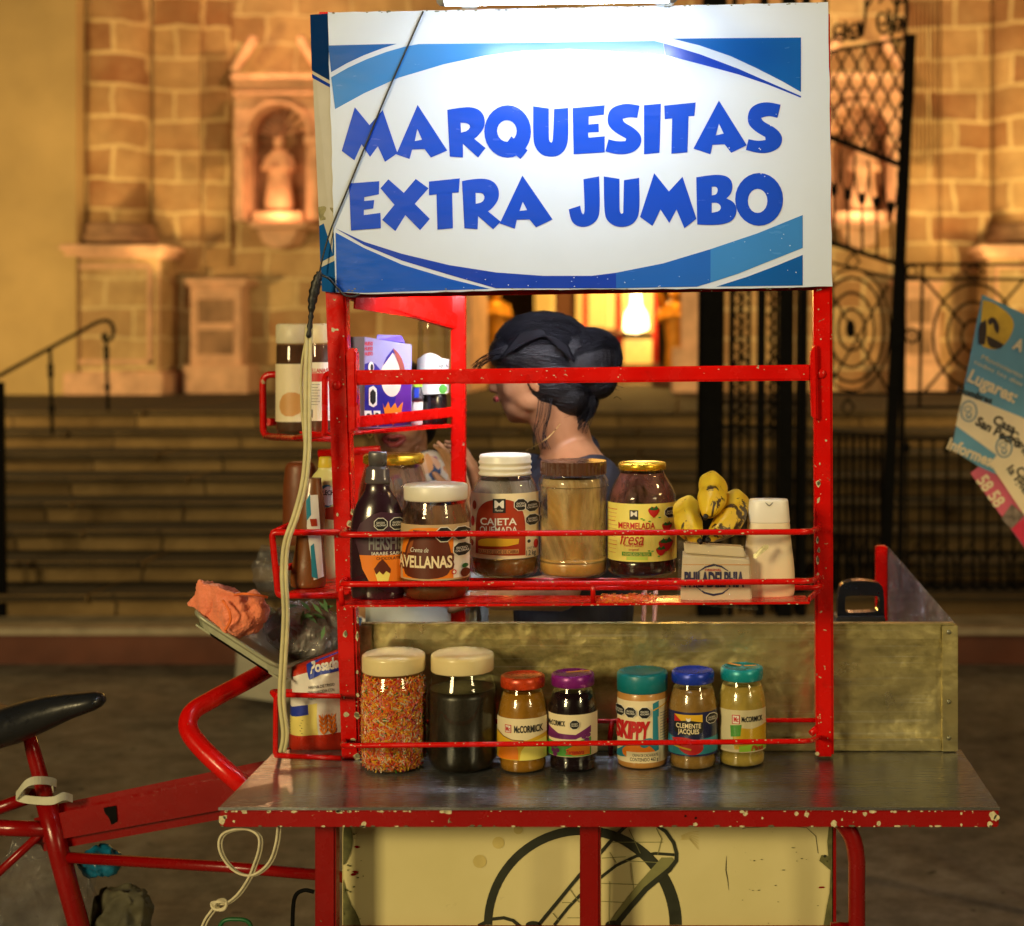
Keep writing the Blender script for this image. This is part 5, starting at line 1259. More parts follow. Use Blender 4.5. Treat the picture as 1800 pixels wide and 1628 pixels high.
for k in range(14): it.append(('p@', GRN, ellipse(1140+random.uniform(-14, 38), 935+random.uniform(-30, 48), 2.4, 1.2, 8), 2))
j.decals('label', it); j.decals('warning_seal', [('oct', Wt, 1177, 903, 9.5)], d0=.0022)
# ---------- banana bunch
bt = NT('ripe_banana_peel')
spots = bt.ramp(bt.noise(26, 5, .65, dist=1.5, stretch=(1, 1, .55)), [(.575, 0), (.60, 1)])
cb = bt.ramp(bt.noise(8, 3), [(.3, (.66, .42, .012)), (.7, (.86, .62, .03))])
cb = bt.mix(bt.ramp(bt.noise(34, 4, .7), [(.6, 0), (.75, .6)]), cb, (.42, .24, .03))
bt.set(col=bt.mix(spots, cb, (.05, .028, .012)), rough=.42, normal=bt.bump(bt.noise(30, 3), .3, .003))
bt2 = NT('overripe_banana_peel')
sp2 = bt2.ramp(bt2.noise(20, 6, .65, dist=1.0, stretch=(1, 1, .6)), [(.53, 0), (.56, 1)])
bt2.set(col=bt2.mix(sp2, bt2.ramp(bt2.noise(8, 3), [(.3, (.52, .31, .015)), (.7, (.80, .56, .03))]), (.05, .028, .012)), rough=.42, normal=bt2.bump(bt2.noise(30, 3), .3, .003))
bn = thing('banana_bunch', P(1250, 952, 2.45), 'bunch of three spotted ripe bananas on the cream cheese box', 'bananas')
def banana(pts, rmax, m):
    path = catmull([P(x, y, Y) for x, y, Y in pts], 7); n = len(path); R = []
    for i in range(n):
        t_ = i/(n-1); r = rmax*min(1, (math.sin(PI*min(1, t_*1.25+.10))**.45 if t_ < .5 else 1)*(1 if t_ < .62 else max(.20, 1-((t_-.62)/.38)**1.5*.82)))
        R.append(max(.0025, r))
    R[0] *= .35
    mb = MB().use(m); mb.tube(path, R, 30, five=.055)
    mb.use(K).tube([path[-1], path[-1]+(path[-1]-path[-2]).normalized()*.007], [R[-1]*1.0, R[-1]*.75], 10)
    return mb.build('banana', None, bn, recalc=True)
banana([(1249, 843, 2.50), (1253, 862, 2.46), (1250, 884, 2.425), (1241, 907, 2.40)], .0236, bt.m)
banana([(1212, 885, 2.50), (1206, 903, 2.465), (1212, 926, 2.425), (1229, 950, 2.395)], .0222, bt.m)
banana([(1291, 875, 2.50), (1292, 893, 2.465), (1279, 919, 2.43), (1246, 948, 2.395)], .0238, bt2.m)
mb = MB().use(bt2.m); mb.tube([P(1246, 880, 2.50), P(1247, 905, 2.51)], [.018, .012], 12); mb.build('stem', None, bn)
# ---------- cream cheese box in its bag
cc_ = thing('cream_cheese_box', P(1255, 1060, 2.43), 'beige cream cheese carton in a clear bag below the bananas', 'box')
FB = lambda d: (lambda x, y: P(x, y, 2.40-d))
BOXB = cm('beige_carton', rgb(226, 212, 182)); 
zbt = zplate+.001
mb = MB().use(BOXB)
f_ = [P(1200, 976, 2.40), P(1318, 984, 2.40), P(1322, 1063, 2.40), P(1196, 1056, 2.40)]
mb.hexa(f_, [p+Vector((0, .05, .002)) for p in f_]); mb.pquad([(1202, 955), (1306, 962), (1312, 980), (1203, 972)], 2.412, 2.44); cb_ = mb.build('carton', None, cc_, bevel=.002)
mb = MB(); mb.use(TAN).poly([(1200, 992), (1318, 992), (1318, 994), (1200, 993)], fn=FB(.0012))
mb.use(NVI).poly(stroke([(1226, 1006), (1240, 997), (1255, 993), (1268, 996), (1280, 1004)], [1, 3, 4, 3, 1]), fn=FB(.0012)); mb.poly(stroke([(1224, 1032), (1238, 1042), (1254, 1046), (1270, 1043), (1282, 1034)], [1, 3, 4, 3, 1]), fn=FB(.0012))
put_text(mb, 'PHILADELPHIA', 1203, 1308, 1006, 1031, FB(.0014), .045); mb.use(RDI); put_text(mb, 'ORIGINAL', 1239, 1268, 1000, 1004, FB(.0014), .02); mb.use(K); put_text(mb, '200 g', 1303, 1314, 1054, 1058, FB(.0014), 0)
mb.build('lettering', None, cb_)
BAG = film('clear_bag_film', (.80, .78, .70), .06)
mb = MB().use(BAG)
rb = random.Random(5); n = 18
for side, Y in ((0, 2.392), (1, 2.465)):
    V = [[mb.bm.verts.new(P(1192+(1332-1192)*i/n+rb.uniform(-1, 1), 950+i*.6+(1062-950)*j_/10+rb.uniform(-1, 1), Y+rb.uniform(-.003, .003)*(1 if 0 < i < n and 0 < j_ < 10 else 0))) for i in range(n+1)] for j_ in range(11)]
    for j_ in range(10):
        for i in range(n): mb.bm.faces.new((V[j_][i], V[j_][i+1], V[j_+1][i+1], V[j_+1][i])).smooth = True
mb.build('plastic_bag', None, cc_, recalc=False, split=True)
mb = MB().use(simple('folded_bag_corner', rgb(205, 198, 150), .25, .3)); mb.hexa([P(1322, 978, 2.385), P(1326, 984, 2.385), P(1354, 962, 2.40), P(1345, 956, 2.40)], [p+Vector((0, .006, 0)) for p in (P(1322, 978, 2.385), P(1326, 984, 2.385), P(1354, 962, 2.40), P(1345, 956, 2.40))]); mb.build('bag_corner', None, cc_, bevel=.002)
# ---------- plain white squeeze bottle
j = Jar('squeeze_bottle', 'plain white plastic squeeze bottle with flip cap at the right end of the wire shelf', 'bottle', 1351, 2.455, 46, 1057, zbase=zplate, sy=.55)
WB = simple('milky_white_plastic', rgb(232, 216, 186), .4, var=.03, vs=5, bs=20, bd=.05, sss=.0)
j.body('bottle_body', [(36, 1057), (44, 1052), (46, 1030), (45, 1000), (40, 955), (38, 930), (37, 921)], WB, sub=5, sq=.8)
j.body('cap', [(37, 921), (37.5, 919), (34.5, 884), (33, 880), (10, 879)], simple('white_flip_cap', rgb(238, 234, 226), .35, var=.02), sq=.8)
j.decals('cap_notch', [('p', GYI, [(1344, 884), (1358, 884), (1354, 889), (1351, 891), (1348, 889)]), ('p', Wt, [(1345.5, 884), (1356.5, 884), (1351, 888.5)])], hw=34.5, d0=.0012)
# ---------- jar behind the syrup bottle
j = Jar('honey_jar', 'blurred amber glass jar with gold lid behind the dark syrup bottle', 'jar', 692, 2.80, 62, 1000)
j.body('jar_glass', [(50, 1000), (62, 985), (62, 880), (56, 845), (50, 822), (50, 818)], GLASS, sub=3, cap=False)
j.body('amber_syrup', [(48, 998), (60, 984), (60, 880), (54, 846), (48, 826)], smear('amber_smears', (.28, .13, .07), .3, .6, 10), cap=False)
j.body('lid', [(51, 820), (53, 818), (53, 806), (50, 803), (5, 803)], GOLDL)
# ---------- counter row
def cjar(name, label, cx, hw, base, pfl, lid, lidm, glassfill, items, lidname='lid', seals=(), smear_m=None, lidtop=None, group=None, lab='label', ins=1.4):
    Yf = .722*F/(base-594)*1.0; Y = Yf/(1-hw/F)          # front of the jar touches the counter at the photo's base line
    j = Jar(name, label, 'jar', cx, Y, hw, base, group or 'jars standing in the counter row', zbase=ZC+.0012)
    j.body('jar_glass', pfl, GLASS, sub=4, cap=False)
    if glassfill:
        nm, m, top = glassfill
        pp_ = [(w-ins, y) for w, y in pfl if y >= top]; lo = [p for p in pfl if p[1] < top]
        pp_[0] = (pp_[0][0], pp_[0][1]-2)
        if lo: pp_.append((pp_[-1][0]+(lo[0][0]-ins-pp_[-1][0])*min(1, (pp_[-1][1]-top)/max(1, pp_[-1][1]-lo[0][1])), top))
        j.body(nm, pp_, m)
    j.body(lidname, lid, lidm)
    if items: j.decals(lab, items)
    if seals: j.decals('warning_seal', [('oct', Wt, *s_) for s_ in seals], d0=.0022)
    return j
IVL = [(54, 1191), (55, 1189), (55, 1166), (54, 1162), (50, 1159.5), (30, 1158), (4, 1157.5)]
BIGP = [(42, 1366), (50, 1361), (55, 1350), (57, 1335), (57, 1230), (55, 1212), (51, 1196), (50, 1190)]
j = cjar('sprinkles_jar', 'clear jar of orange and rainbow sprinkles with ivory lid on the counter', 692, 57, 1366, BIGP, IVL, ICAP, ('sprinkle_core', simple('packed_sprinkles', (.80, .30, .09), .6, var=.5, vs=60), 1198), None, ins=5)
cols = [rgb(238, 112, 40), rgb(240, 130, 60), rgb(236, 90, 50), rgb(245, 196, 60), rgb(240, 170, 50), rgb(238, 120, 130), rgb(236, 220, 190), rgb(60, 120, 50), rgb(150, 40, 90), rgb(200, 30, 30)]
smats = [cm('sprinkle_'+n_, c, rough=.35) for n_, c in zip(('orange', 'light_orange', 'coral', 'yellow', 'mustard', 'pink', 'white', 'green', 'plum', 'red'), cols)]
def sprinkle(mb, c, d, l, r, side):
    d = d.normalized(); u = d.cross(side).normalized()*r; v = d.cross(u).normalized()*r; a, b = c-d*l/2, c+d*l/2
    A = [mb.bm.verts.new(a+u), mb.bm.verts.new(a+v), mb.bm.verts.new(a-u), mb.bm.verts.new(a-v)]; B = [mb.bm.verts.new(b+u), mb.bm.verts.new(b+v), mb.bm.verts.new(b-u), mb.bm.verts.new(b-v)]
    for k in range(4): f = mb.bm.faces.new((A[k], A[(k+1) % 4], B[(k+1) % 4], B[k])); f.material_index = mb.mi
    mb.bm.faces.new(B).material_index = mb.mi; mb.bm.faces.new(A[::-1]).material_index = mb.mi
mb = MB(); pf = [(r, z) for r, z in j.prof([tuple(p)[:2] for p in catmull([(w, y, 0) for w, y in BIGP], 4)])]
rs = random.Random(2)
def prof_r(z):
    for (r0, z0), (r1, z1_) in zip(pf, pf[1:]):
        if z0 <= z <= z1_ and z1_ > z0: return r0+(r1-r0)*(z-z0)/(z1_-z0)
    return pf[0][0]
zt = j.z(1198)
for _ in range(3600):
    z = rs.uniform(ZC+.0085, zt); a = rs.uniform(PI*.92, PI*2.08); r = prof_r(z)-.0022-rs.uniform(0, .0022)
    n = Vector((math.cos(a), math.sin(a), 0)); t_ = Vector((-math.sin(a), math.cos(a), 0)); d = t_*rs.uniform(-1, 1)+Vector((0, 0, rs.uniform(-1, 1)))+n*rs.uniform(-.25, .25)
    mb.use(smats[rs.choices(range(10), (5, 5, 4, 5, 4, 4, 5, 1, 1, 2))[0]]); sprinkle(mb, Vector((j.c.x, j.Y, z))+n*r, d, rs.uniform(.007, .0115), rs.uniform(.0009, .0014), n)
o = mb.build('sprinkles', None, j.root, recalc=False); o['kind'] = 'stuff'
mb = MB(); mb.use(smats[0])
for _ in range(700):
    x = 1045+abs(rs.gauss(0, 1))**.9*28+rs.uniform(0, 60); Y = YR+rs.uniform(.004, .08)
    mb.use(smats[min(6, int(abs(rs.gauss(0, 2.2))))]); a = rs.uniform(0, PI); p = Vector((P(x, 0, YR).x, Y, zplate+.0008+.004*rs.random()**3)); sprinkle(mb, p, Vector((math.cos(a), math.sin(a), rs.uniform(-.2, .2))), rs.uniform(.003, .006), .0007, Vector((0, 0, 1)))
o = mb.build('spilled_sprinkles', recalc=False); tag(o, 'orange sprinkles spilled on the wire shelf plate', 'sprinkles', kind='stuff')
j = cjar('chocolate_sprinkles_jar', 'clear jar filled with black chocolate sprinkles under an ivory lid, second on the counter', 813, 60, 1366, [(44, 1366), (52, 1361), (57, 1350), (59.5, 1335), (59.5, 1235), (57, 1214), (53, 1198), (51, 1190)], IVL, ICAP, ('dark_sprinkles', content('black_granules', (.018, .014, .009), .35, var=.6, vs=200), 1222), None)
SM = [(34, 1366), (40, 1361), (41, 1350), (39.5, 1342), (42, 1336), (43.5, 1325), (43.5, 1262), (40, 1240), (35, 1224), (33, 1216)]
def small(dx0, base, top, k=1.0): # scale the small jar profile to this jar's own top line
    return [(w*k, base-(1366-y)*(base-top)/(1366-1216)) for w, y in SM]
def slid(w, y0, y1): return [(w-1, y1), (w, y1-1), (w+.5, (y0+y1)/2), (w, y0+2), (w-2, y0), (w-6, y0-.5), (w-8, y0+1.5), (4, y0+1.5)]
ORL = simple('patterned_orange_lid', rgb(190, 62, 22), .3, .2, var=.5, vs=50); PUL = simple('purple_tin_lid', rgb(130, 30, 130), .3, .2, var=.2, vs=30); BLL = simple('blue_tin_lid', rgb(28, 60, 190), .3, .2, var=.1); TEL = simple('turquoise_tin_lid', rgb(20, 150, 165), .3, .2, var=.1); TEP = simple('teal_plastic_lid', rgb(10, 122, 135), .4, var=.05)
def mclabel(x0, x1, y0, y1, fruit, txt=True):
    cx = (x0+x1)/2
    it = [('r', CRM, x0, y0, x1, y1)]
    return it
j = cjar('apricot_jam_jar', 'small jar of amber apricot jam with orange patterned lid and yellow label', 919, 44, 1364, small(919, 1364, 1216), slid(38.5, 1196, 1216), ORL, ('apricot_jam', content('apricot_jam', (.42, .19, .02), .25, coat=.4), 1224),
  [('r', CRM, 876, 1264, 962, 1337), ('p', GDN, [(876, 1290), (900, 1300), (930, 1302), (962, 1292), (962, 1337), (876, 1337)]), ('p', ORI, chaikin([(880, 1325), (890, 1308), (906, 1304), (916, 1314), (916, 1335), (880, 1337)], 2, 80)), ('p', YEI, chaikin([(918, 1337), (922, 1315), (940, 1305), (960, 1300), (961, 1337)], 1, 80)),
   ('r@', RDI, 893, 1275, 904, 1289, 3), ('r@', Wt, 894.2, 1276.2, 902.8, 1287.8, 4), ('t@', RDI, 'Mc', 895, 1278, 902, 1286, .03, 0, 5), ('t@', K, 'McCORMICK', 909, 1276, 956, 1288, .025, 0, 3), ('p@', BRN, stroke([(878, 1288), (890, 1296), (905, 1301), (925, 1302)], 1.2), 3)], group=None)
J_black = j = cjar('blackberry_jam_jar', 'small jar of nearly black blackberry jam with purple lid', 1007, 43.5, 1362, small(1007, 1362, 1213), slid(37.5, 1192, 1213), PUL, ('blackberry_jam', content('blackberry_jam', (.016, .008, .012), .2, coat=.5), 1222),
  [('r', CRM, 964, 1257, 1050, 1331), ('p', PUI, [(964, 1278), (985, 1290), (1015, 1292), (1040, 1278), (1040, 1290), (1015, 1300), (964, 1300)]), ('p', GRN, [(964, 1304), (1000, 1308), (1040, 1298), (1040, 1330), (964, 1330)]), ('p', ORI, chaikin([(998, 1318), (1020, 1306), (1038, 1310), (1038, 1328), (1004, 1328)], 1, 80)),
   ('t@', K, 'McCORMICK', 967, 1268, 997, 1277, .02, 0, 3), ('t@', PUI, 'MERMELADA DE', 966, 1292, 994, 1298, .01, 0, 5), ('t@', RDI, 'Zarzamora', 998, 1318, 1028, 1326, .02, .2, 6)]+[('p@', PUI, ellipse(x, y, 4, 4, 10), 5) for x, y in ((974, 1314), (981, 1312), (977, 1321), (984, 1320), (980, 1327), (1028, 1296), (1035, 1294), (1033, 1302))], seals=[(1013, 1274, 8)])
j = Jar('peanut_butter_jar', 'peanut butter jar with teal plastic lid in the middle of the counter row', 'jar', 1129, 2.540, 44, 1355, 'jars standing in the counter row', zbase=ZC+.0012)
PN = content('peanut_butter', (.55, .27, .07), .35, var=.08, vs=20, coat=.3)
j.body('jar_body', [(40, 1356), (43, 1350), (44, 1342), (44, 1228), (42, 1222), (41, 1220)], PN)
j.body('lid', [(43, 1222), (44.5, 1221), (44.5, 1192), (43, 1189), (34, 1188), (30, 1190), (4, 1190)], TEP)
j.decals('label', [('r', CRM, 1086, 1233, 1172, 1342), ('p', TEI, [(1148, 1238), (1158, 1234), (1158, 1262), (1148, 1262)]), ('p', TEI, [(1148, 1262), (1156, 1258), (1158, 1320), (1148, 1325), (1086, 1335), (1086, 1325), (1100, 1312), (1148, 1300)]), ('p', ORI, chaikin([(1094, 1320), (1110, 1308), (1140, 1308), (1152, 1322), (1140, 1334), (1100, 1334)], 2, 80)),
   ('t', RDI, 'SKIPPY', 1084, 1270, 1144, 1298, .06, .15), ('p', TEI, chaikin([(1126, 1302), (1144, 1296), (1150, 1304), (1136, 1316), (1126, 1312)], 2, 80)), ('r@', CRM, 1104, 1322, 1157, 1341, 6), ('t@', K, 'CREMA DE CACAHUATE', 1114, 1325, 1156, 1330, 0, 0, 7), ('t@', K, 'CONTENIDO 462 g', 1110, 1332, 1156, 1338, .01, 0, 7),
   ('p@', GDN, stroke([(1148, 1250), (1172, 1240)], 2), 5)]+[('p@', GYI, stroke([(1160, 1256+k*5), (1171, 1255+k*5)], 1), 5) for k in range(12)])
j.decals('warning_seal', [('oct', Wt, 1092, 1252, 9.5), ('oct', Wt, 1111, 1253, 9.5), ('oct', Wt, 1134, 1253, 10)], d0=.0024)
j = cjar('strawberry_jam_jar', 'small jam jar with bright blue lid and dark blue label', 1218, 43, 1358, small(1218, 1358, 1207), slid(37, 1187, 1207), BLL, ('brown_jam', content('brown_jam', (.34, .19, .05), .25, coat=.4), 1216),
  [('r', NVI, 1176, 1253, 1260, 1330), ('p', TEI, [(1176, 1296), (1200, 1302), (1260, 1298), (1260, 1326), (1176, 1328)]), ('p', RDI, chaikin([(1182, 1300), (1200, 1296), (1230, 1302), (1238, 1316), (1226, 1328), (1200, 1326)], 2, 80)), ('p', GDN, [(1187, 1257), (1234, 1257), (1234, 1270), (1187, 1270)]), ('p', RDI, [(1187, 1257), (1200, 1270), (1187, 1270)]),
   ('p', K, chaikin([(1187, 1270), (1210, 1266), (1234, 1270), (1234, 1288), (1210, 1294), (1187, 1288)], 1, 60)), ('t@', CRM, 'CLEMENTE', 1190, 1272, 1231, 1280, .02, 0, 6), ('t@', CRM, 'JACQUES', 1193, 1282, 1228, 1290, .02, 0, 6), ('p@', Wt, chaikin([(1206, 1262), (1210, 1264), (1214, 1262), (1214, 1268), (1208, 1269)], 1, 90), 6), ('p@', GDN, stroke([(1184, 1312), (1215, 1318)], 3), 5)], seals=[(1249, 1265, 9)])
J_pine = j = cjar('pineapple_jam_jar', 'small jar of yellowish pineapple jam with turquoise lid at the counter row end', 1304, 42.5, 1353, small(1304, 1353, 1202), slid(37, 1181, 1202), TEL, ('pineapple_jam', content('pineapple_jam', (.50, .36, .08), .25, coat=.4), 1211),
  [('r', CRM, 1263, 1249, 1345, 1323), ('p', GDN, [(1285, 1278), (1320, 1282), (1345, 1276), (1345, 1312), (1290, 1318)]), ('p', GRN, [(1283, 1276), (1302, 1274), (1300, 1294), (1284, 1296)]), ('p', cm('lime_label', rgb(150, 205, 60)), [(1298, 1312), (1345, 1306), (1345, 1320), (1298, 1322)]), ('r@', RDI, 1286, 1257, 1299, 1273, 3), ('r@', Wt, 1287.3, 1258.2, 1297.7, 1271.8, 4),
   ('t@', RDI, 'Mc', 1289, 1260, 1297, 1269, .03, 0, 5), ('t@', K, 'McCORMICK', 1302, 1260, 1338, 1269, .025, 0, 3), ('t@', RDI, 'Pina', 1318, 1311, 1338, 1320, .02, .3, 6), ('t@', DGN, 'MERMELADA', 1288, 1299, 1316, 1304, .01, 0, 6)])
TAPEO = cm('orange_tape', rgb(222, 150, 50))
def lidtape(j, cx, dx0, dx1, a, zt, nm='tape_strip'):
    mb = MB().use(TAPEO); k = S(j.Y); ca, sa = math.cos(a), math.sin(a); w = 3.4*k; p = []
    for u, v in ((dx0*k, -w), (dx1*k, -w), (dx1*k, w), (dx0*k, w)): p.append(Vector((j.c.x+u*ca-v*sa, j.Y+u*sa+v*ca, zt)))
    mb.hexa([q-Vector((0, 0, .0006)) for q in p], p); mb.build(nm, None, j.root)
lidtape(J_black, 1007, -12, 30, .35, J_black.z(1192)+.0018); lidtape(J_pine, 1304, -30, -2, -.7, J_pine.z(1181)+.0018); lidtape(J_pine, 1304, 4, 26, .1, J_pine.z(1181)+.0018)
# ---------- left side goods
fl_t = thing('flour_bag', P(552, 1326, 2.62), 'white, red and yellow flour bag slumped in the lower left side basket', 'bag')
def pillow(mb, pts, Y, th, n=14, m=18):
    """bag with a front outline of four photo corners, puffed in the middle"""
    (ax, ay), (bx, by), (cx_, cy_), (dx, dy_) = pts; F_, B_ = [], []
    for j_ in range(m+1):
        v = j_/m; rf, rb_ = [], []
        for i in range(n+1):
            u = i/n; x = (ax*(1-u)+bx*u)*(1-v)+(dx*(1-u)+cx_*u)*v; y = (ay*(1-u)+by*u)*(1-v)+(dy_*(1-u)+cy_*u)*v
            k = (max(0, 4*u*(1-u))**.45)*(max(0, 4*v*(1-v))**.4)*th/2+.0035*math.sin(u*17+v*9)*math.sin(v*13)*(1 if 0 < u < 1 and 0 < v < 1 else 0)
            rf.append(P(x, y, Y)-Vector((0, k, 0))); rb_.append(P(x, y, Y)+Vector((0, k, 0)))
        F_.append(rf); B_.append(rb_)
    return F_, B_
PB4 = [(512, 1172), (618, 1132), (626, 1322), (508, 1322)]
F_, B_ = pillow(None, PB4, 2.63, .07)
cream_b, red_b, yel_b, blu_b, whi_b = cm('cream_bag_film', rgb(240, 226, 130), rough=.3), cm('red_bag_film', rgb(190, 50, 30), rough=.3), cm('yellow_bag_film', rgb(244, 200, 50), rough=.3), cm('blue_bag_film', rgb(40, 60, 170), rough=.3), cm('white_bag_film', rgb(230, 228, 225), rough=.3)
mb = MB()
for G in (F_, B_):
    V = [[mb.bm.verts.new(p) for p in r] for r in G]
    for j_ in range(18):
        for i in range(14):
            mb.use(red_b if j_ < 2 else whi_b if j_ < 8 else (blu_b if (j_ < 10 and i < 5) else (cream_b if i < 7 else whi_b)) if j_ < 14 else red_b)
            f = mb.bm.faces.new((V[j_][i], V[j_][i+1], V[j_+1][i+1], V[j_+1][i])); f.material_index = mb.mi; f.smooth = True
bmesh.ops.remove_doubles(mb.bm, verts=mb.bm.verts, dist=.0004)
mb.build('bag_body', None, fl_t, recalc=True)
def onbag(d):
    (ax, ay), (bx, by), (cx_, cy_), (dx, dy_) = PB4
    def f(x, y):
        u = (x-510)/112; v = (y-(1172-40*u*1.0*(1-0)))/(1322-(1172-40*u)) ; u = max(.02, min(.98, u)); v = max(.02, min(.98, v))
        fi, fj = u*14, v*18; i, j_ = min(13, int(fi)), min(17, int(fj)); fu, fv = fi-i, fj-j_
        p = (F_[j_][i]*(1-fu)+F_[j_][i+1]*fu)*(1-fv)+(F_[j_+1][i]*(1-fu)+F_[j_+1][i+1]*fu)*fv
        return p-Vector((0, d, 0))
    return f
mb = MB(); mb.use(BLI).poly([(541, 1166), (560, 1152), (608, 1138), (612, 1172), (570, 1180), (552, 1188)], fn=onbag(.002), grid=5); mb.use(Wt); put_text(mb, 'Posada', 551, 604, 1155, 1172, onbag(.0032), .04, 0, -.2)
mb.use(K)
for k, s_ in enumerate(('HARINA DE TRIGO', 'ENRIQUECIDA CON', 'HIERRO Y ZINC')): put_text(mb, s_, 550, 596, 1196+k*9, 1201+k*9, onbag(.002), .01, 0, -.12)
for k in range(6): mb.poly(stroke([(512, 1262+k*4.6), (540-(k*7) % 5, 1259+k*4.6)], 1), fn=onbag(.002))
mb.use(ORI)
for cx in (576, 590):
    for k in range(4):
        for sx in (-1, 1): mb.poly([(cx, 1258+k*8), (cx+sx*2, 1251+k*8), (cx+sx*6.5, 1246+k*8), (cx+sx*6, 1252+k*8), (cx+sx*2.5, 1257+k*8)], fn=onbag(.002))
    mb.poly(stroke([(cx, 1246), (cx, 1284)], 1), fn=onbag(.002))
mb.build('bag_print', None, fl_t)
# bottles in the middle side basket
BRB = simple('brown_translucent_bottle', rgb(120, 72, 34), .3, var=.2, vs=8, coat=.3)
j = Jar('sauce_bottle', 'brown plastic bottle with blue and white label leaning in the middle side basket', 'bottle', 541, 2.60, 30, 1042, zbase=zf+.005, sy=.7)
j.body('bottle_body', [(24, 1042), (30, 1032), (31, 1010), (27, 980), (24, 945), (24, 900), (18, 865), (15, 850), (14, 842)], BRB, sub=4)
for v in j.last.data.vertices: v.co.x += v.co.z*.05
j.decals('label', [('p', Wt, [(548, 870), (562, 870), (570, 1015), (556, 1020), (545, 925)]), ('p', TEI, [(544, 880), (550, 868), (552, 905), (545, 915)]), ('p', TEI, [(551, 960), (556, 955), (562, 1018), (553, 1014)]), ('p', TER, [(550, 912), (560, 912), (561, 925), (552, 925)])], hw=32, d0=.002)
j = Jar('milk_bottle', 'pale yellow condensed milk squeeze bottle with yellow cap beside the left post', 'bottle', 572, 2.655, 26, 1020, zbase=zf+.005, sy=.7)
PYB = simple('pale_yellow_plastic', rgb(226, 222, 150), .4, var=.06, vs=8)
j.body('bottle_body', [(22, 1020), (24, 1000), (22, 950), (25, 890), (26, 850), (22, 838), (14, 828), (12, 822)], PYB, sub=4)
j.body('cap', [(12, 824), (13, 822), (11, 806), (9, 804)], simple('yellow_cap', rgb(224, 200, 60), .4))
j.decals('label', [('p', TEI, ellipse(578, 872, 14, 20)), ('p', Wt, ellipse(582, 872, 13, 17)), ('t', K, 'LECHE', 572, 862, 594, 870, .03), ('p', TER, [(572, 895), (590, 890), (590, 915), (576, 912)])], hw=26, d0=.001)
j = Jar('brown_jug', 'out of focus reddish brown jug behind the left side basket', 'jug', 528, 3.05, 30, 960, sy=.9)
j.body('jug_body', [(26, 960), (30, 940), (30, 870), (28, 840), (24, 818), (10, 814)], simple('reddish_brown_jug', rgb(112, 58, 26), .45), sub=4)
# jars in the upper side basket
for (cx, Y, hw, lab, gl) in ((562, 2.70, 24, 'hazelnut spread jar with white lid in the upper side basket beside the left post', None), (520, 3.10, 34, 'blurred chocolate jar with cream lid, the farther one in the upper side basket', None)):
    j = Jar('spread_jar', lab, 'jar', cx, Y, hw, 764)
    j.body('jar_glass', [(hw*.9, 764), (hw, 755), (hw, 612), (hw*.94, 604)], GLASS, cap=False)
    j.body('chocolate_spread', [(hw*.88, 762), (hw*.97, 754), (hw*.97, 606)], content('brown_spread_'+str(cx), (.11, .05, .025), .35) if cx == 520 else MATS['brown_spread_'+'562'] if False else content('brown_spread', (.12, .05, .028), .35))
    j.body('lid', [(hw*.96, 604), (hw, 602), (hw, 572), (hw*.9, 569), (2, 569)], simple('cream_lid', rgb(225, 215, 185), .4))
    if cx == 562:
        j.decals('label', [('r', Wt, 541, 637, 583, 740), ('r', RDI, 541, 656, 583, 671), ('t', RDI, 'AVELLANAS', 543, 648, 580, 655, .03)]+[('p@', GYI, stroke([(546, 676+k*5), (568-(k*3) % 6, 676+k*5)], 1), 4) for k in range(8)]+[('p@', GYI, [(548, 720), (556, 720), (556, 734), (548, 734)], 4)])
    else: j.decals('label', [('r', CRM, 488, 640, 552, 742), ('p', TAN, chaikin([(497, 712), (508, 690), (535, 690), (546, 712), (530, 732), (505, 732)], 1, 80))])
# product box on the inner shelf
pb_ = thing('biscuit_box', P(680, 752, 2.74), 'blue and purple biscuit carton with lilac top on the inner shelf behind the cross rail', 'box')
A, B, C_ = (640, 2.70), (724, 2.75), (611, 2.76)
mb = MB().use(cm('lilac_carton', rgb(150, 148, 200), rough=.35))
ztop = [P(640, 592, 2.70).z, P(724, 606, 2.75).z]; zbot = zs+.002
a = P(640, 0, 2.70); b = P(724, 0, 2.75); c = P(611, 0, 2.77); d = b+(c-a)
mb.hexa([(a.x, 2.70, zbot), (b.x, 2.75, zbot), (d.x, d.y, zbot), (c.x, 2.77, zbot)], [(a.x, 2.70, ztop[0]), (b.x, 2.75, ztop[1]), (d.x, d.y, ztop[1]), (c.x, 2.77, ztop[0])])
car = mb.build('carton', None, pb_, bevel=.001)
mb = MB().use(cm('purple_carton_flap', rgb(96, 70, 205), rough=.35)); mb.hexa([P(662, 596, 2.73), P(712, 602, 2.76), P(706, 606, 2.83), P(660, 600, 2.80)], [P(664, 588, 2.735), P(706, 590, 2.765), P(700, 592, 2.83), P(662, 590, 2.80)]); mb.build('top_flap', None, car)
dirv = (b-a).normalized(); nrm = Vector((dirv.y, -dirv.x, 0))
def onbox(d_):
    def f(x, y):
        u = (x-640)/84; Y = 2.70+.05*u; p = P(x, y, Y); return p+Vector((nrm.x, nrm.y, 0))*d_
    return f
BXB = cm('ultramarine_carton_print', rgb(38, 30, 140), rough=.35); BXP = cm('violet_carton_print', rgb(88, 30, 140), rough=.35)
mb = MB()
mb.use(BXB).poly([(641, 640), (652, 636), (660, 640), (670, 652), (676, 650), (690, 650), (700, 660), (723, 650), (722, 746), (641, 752)], fn=onbox(.0006))
mb.use(BXP).poly(chaikin([(690, 750), (694, 700), (704, 672), (722, 668), (722, 746)], 1, 60), fn=onbox(.0010))
mb.use(BXB).poly(chaikin([(670, 655), (676, 632), (688, 616), (692, 612), (694, 622), (686, 634), (676, 646)], 1, 70), fn=onbox(.0010))
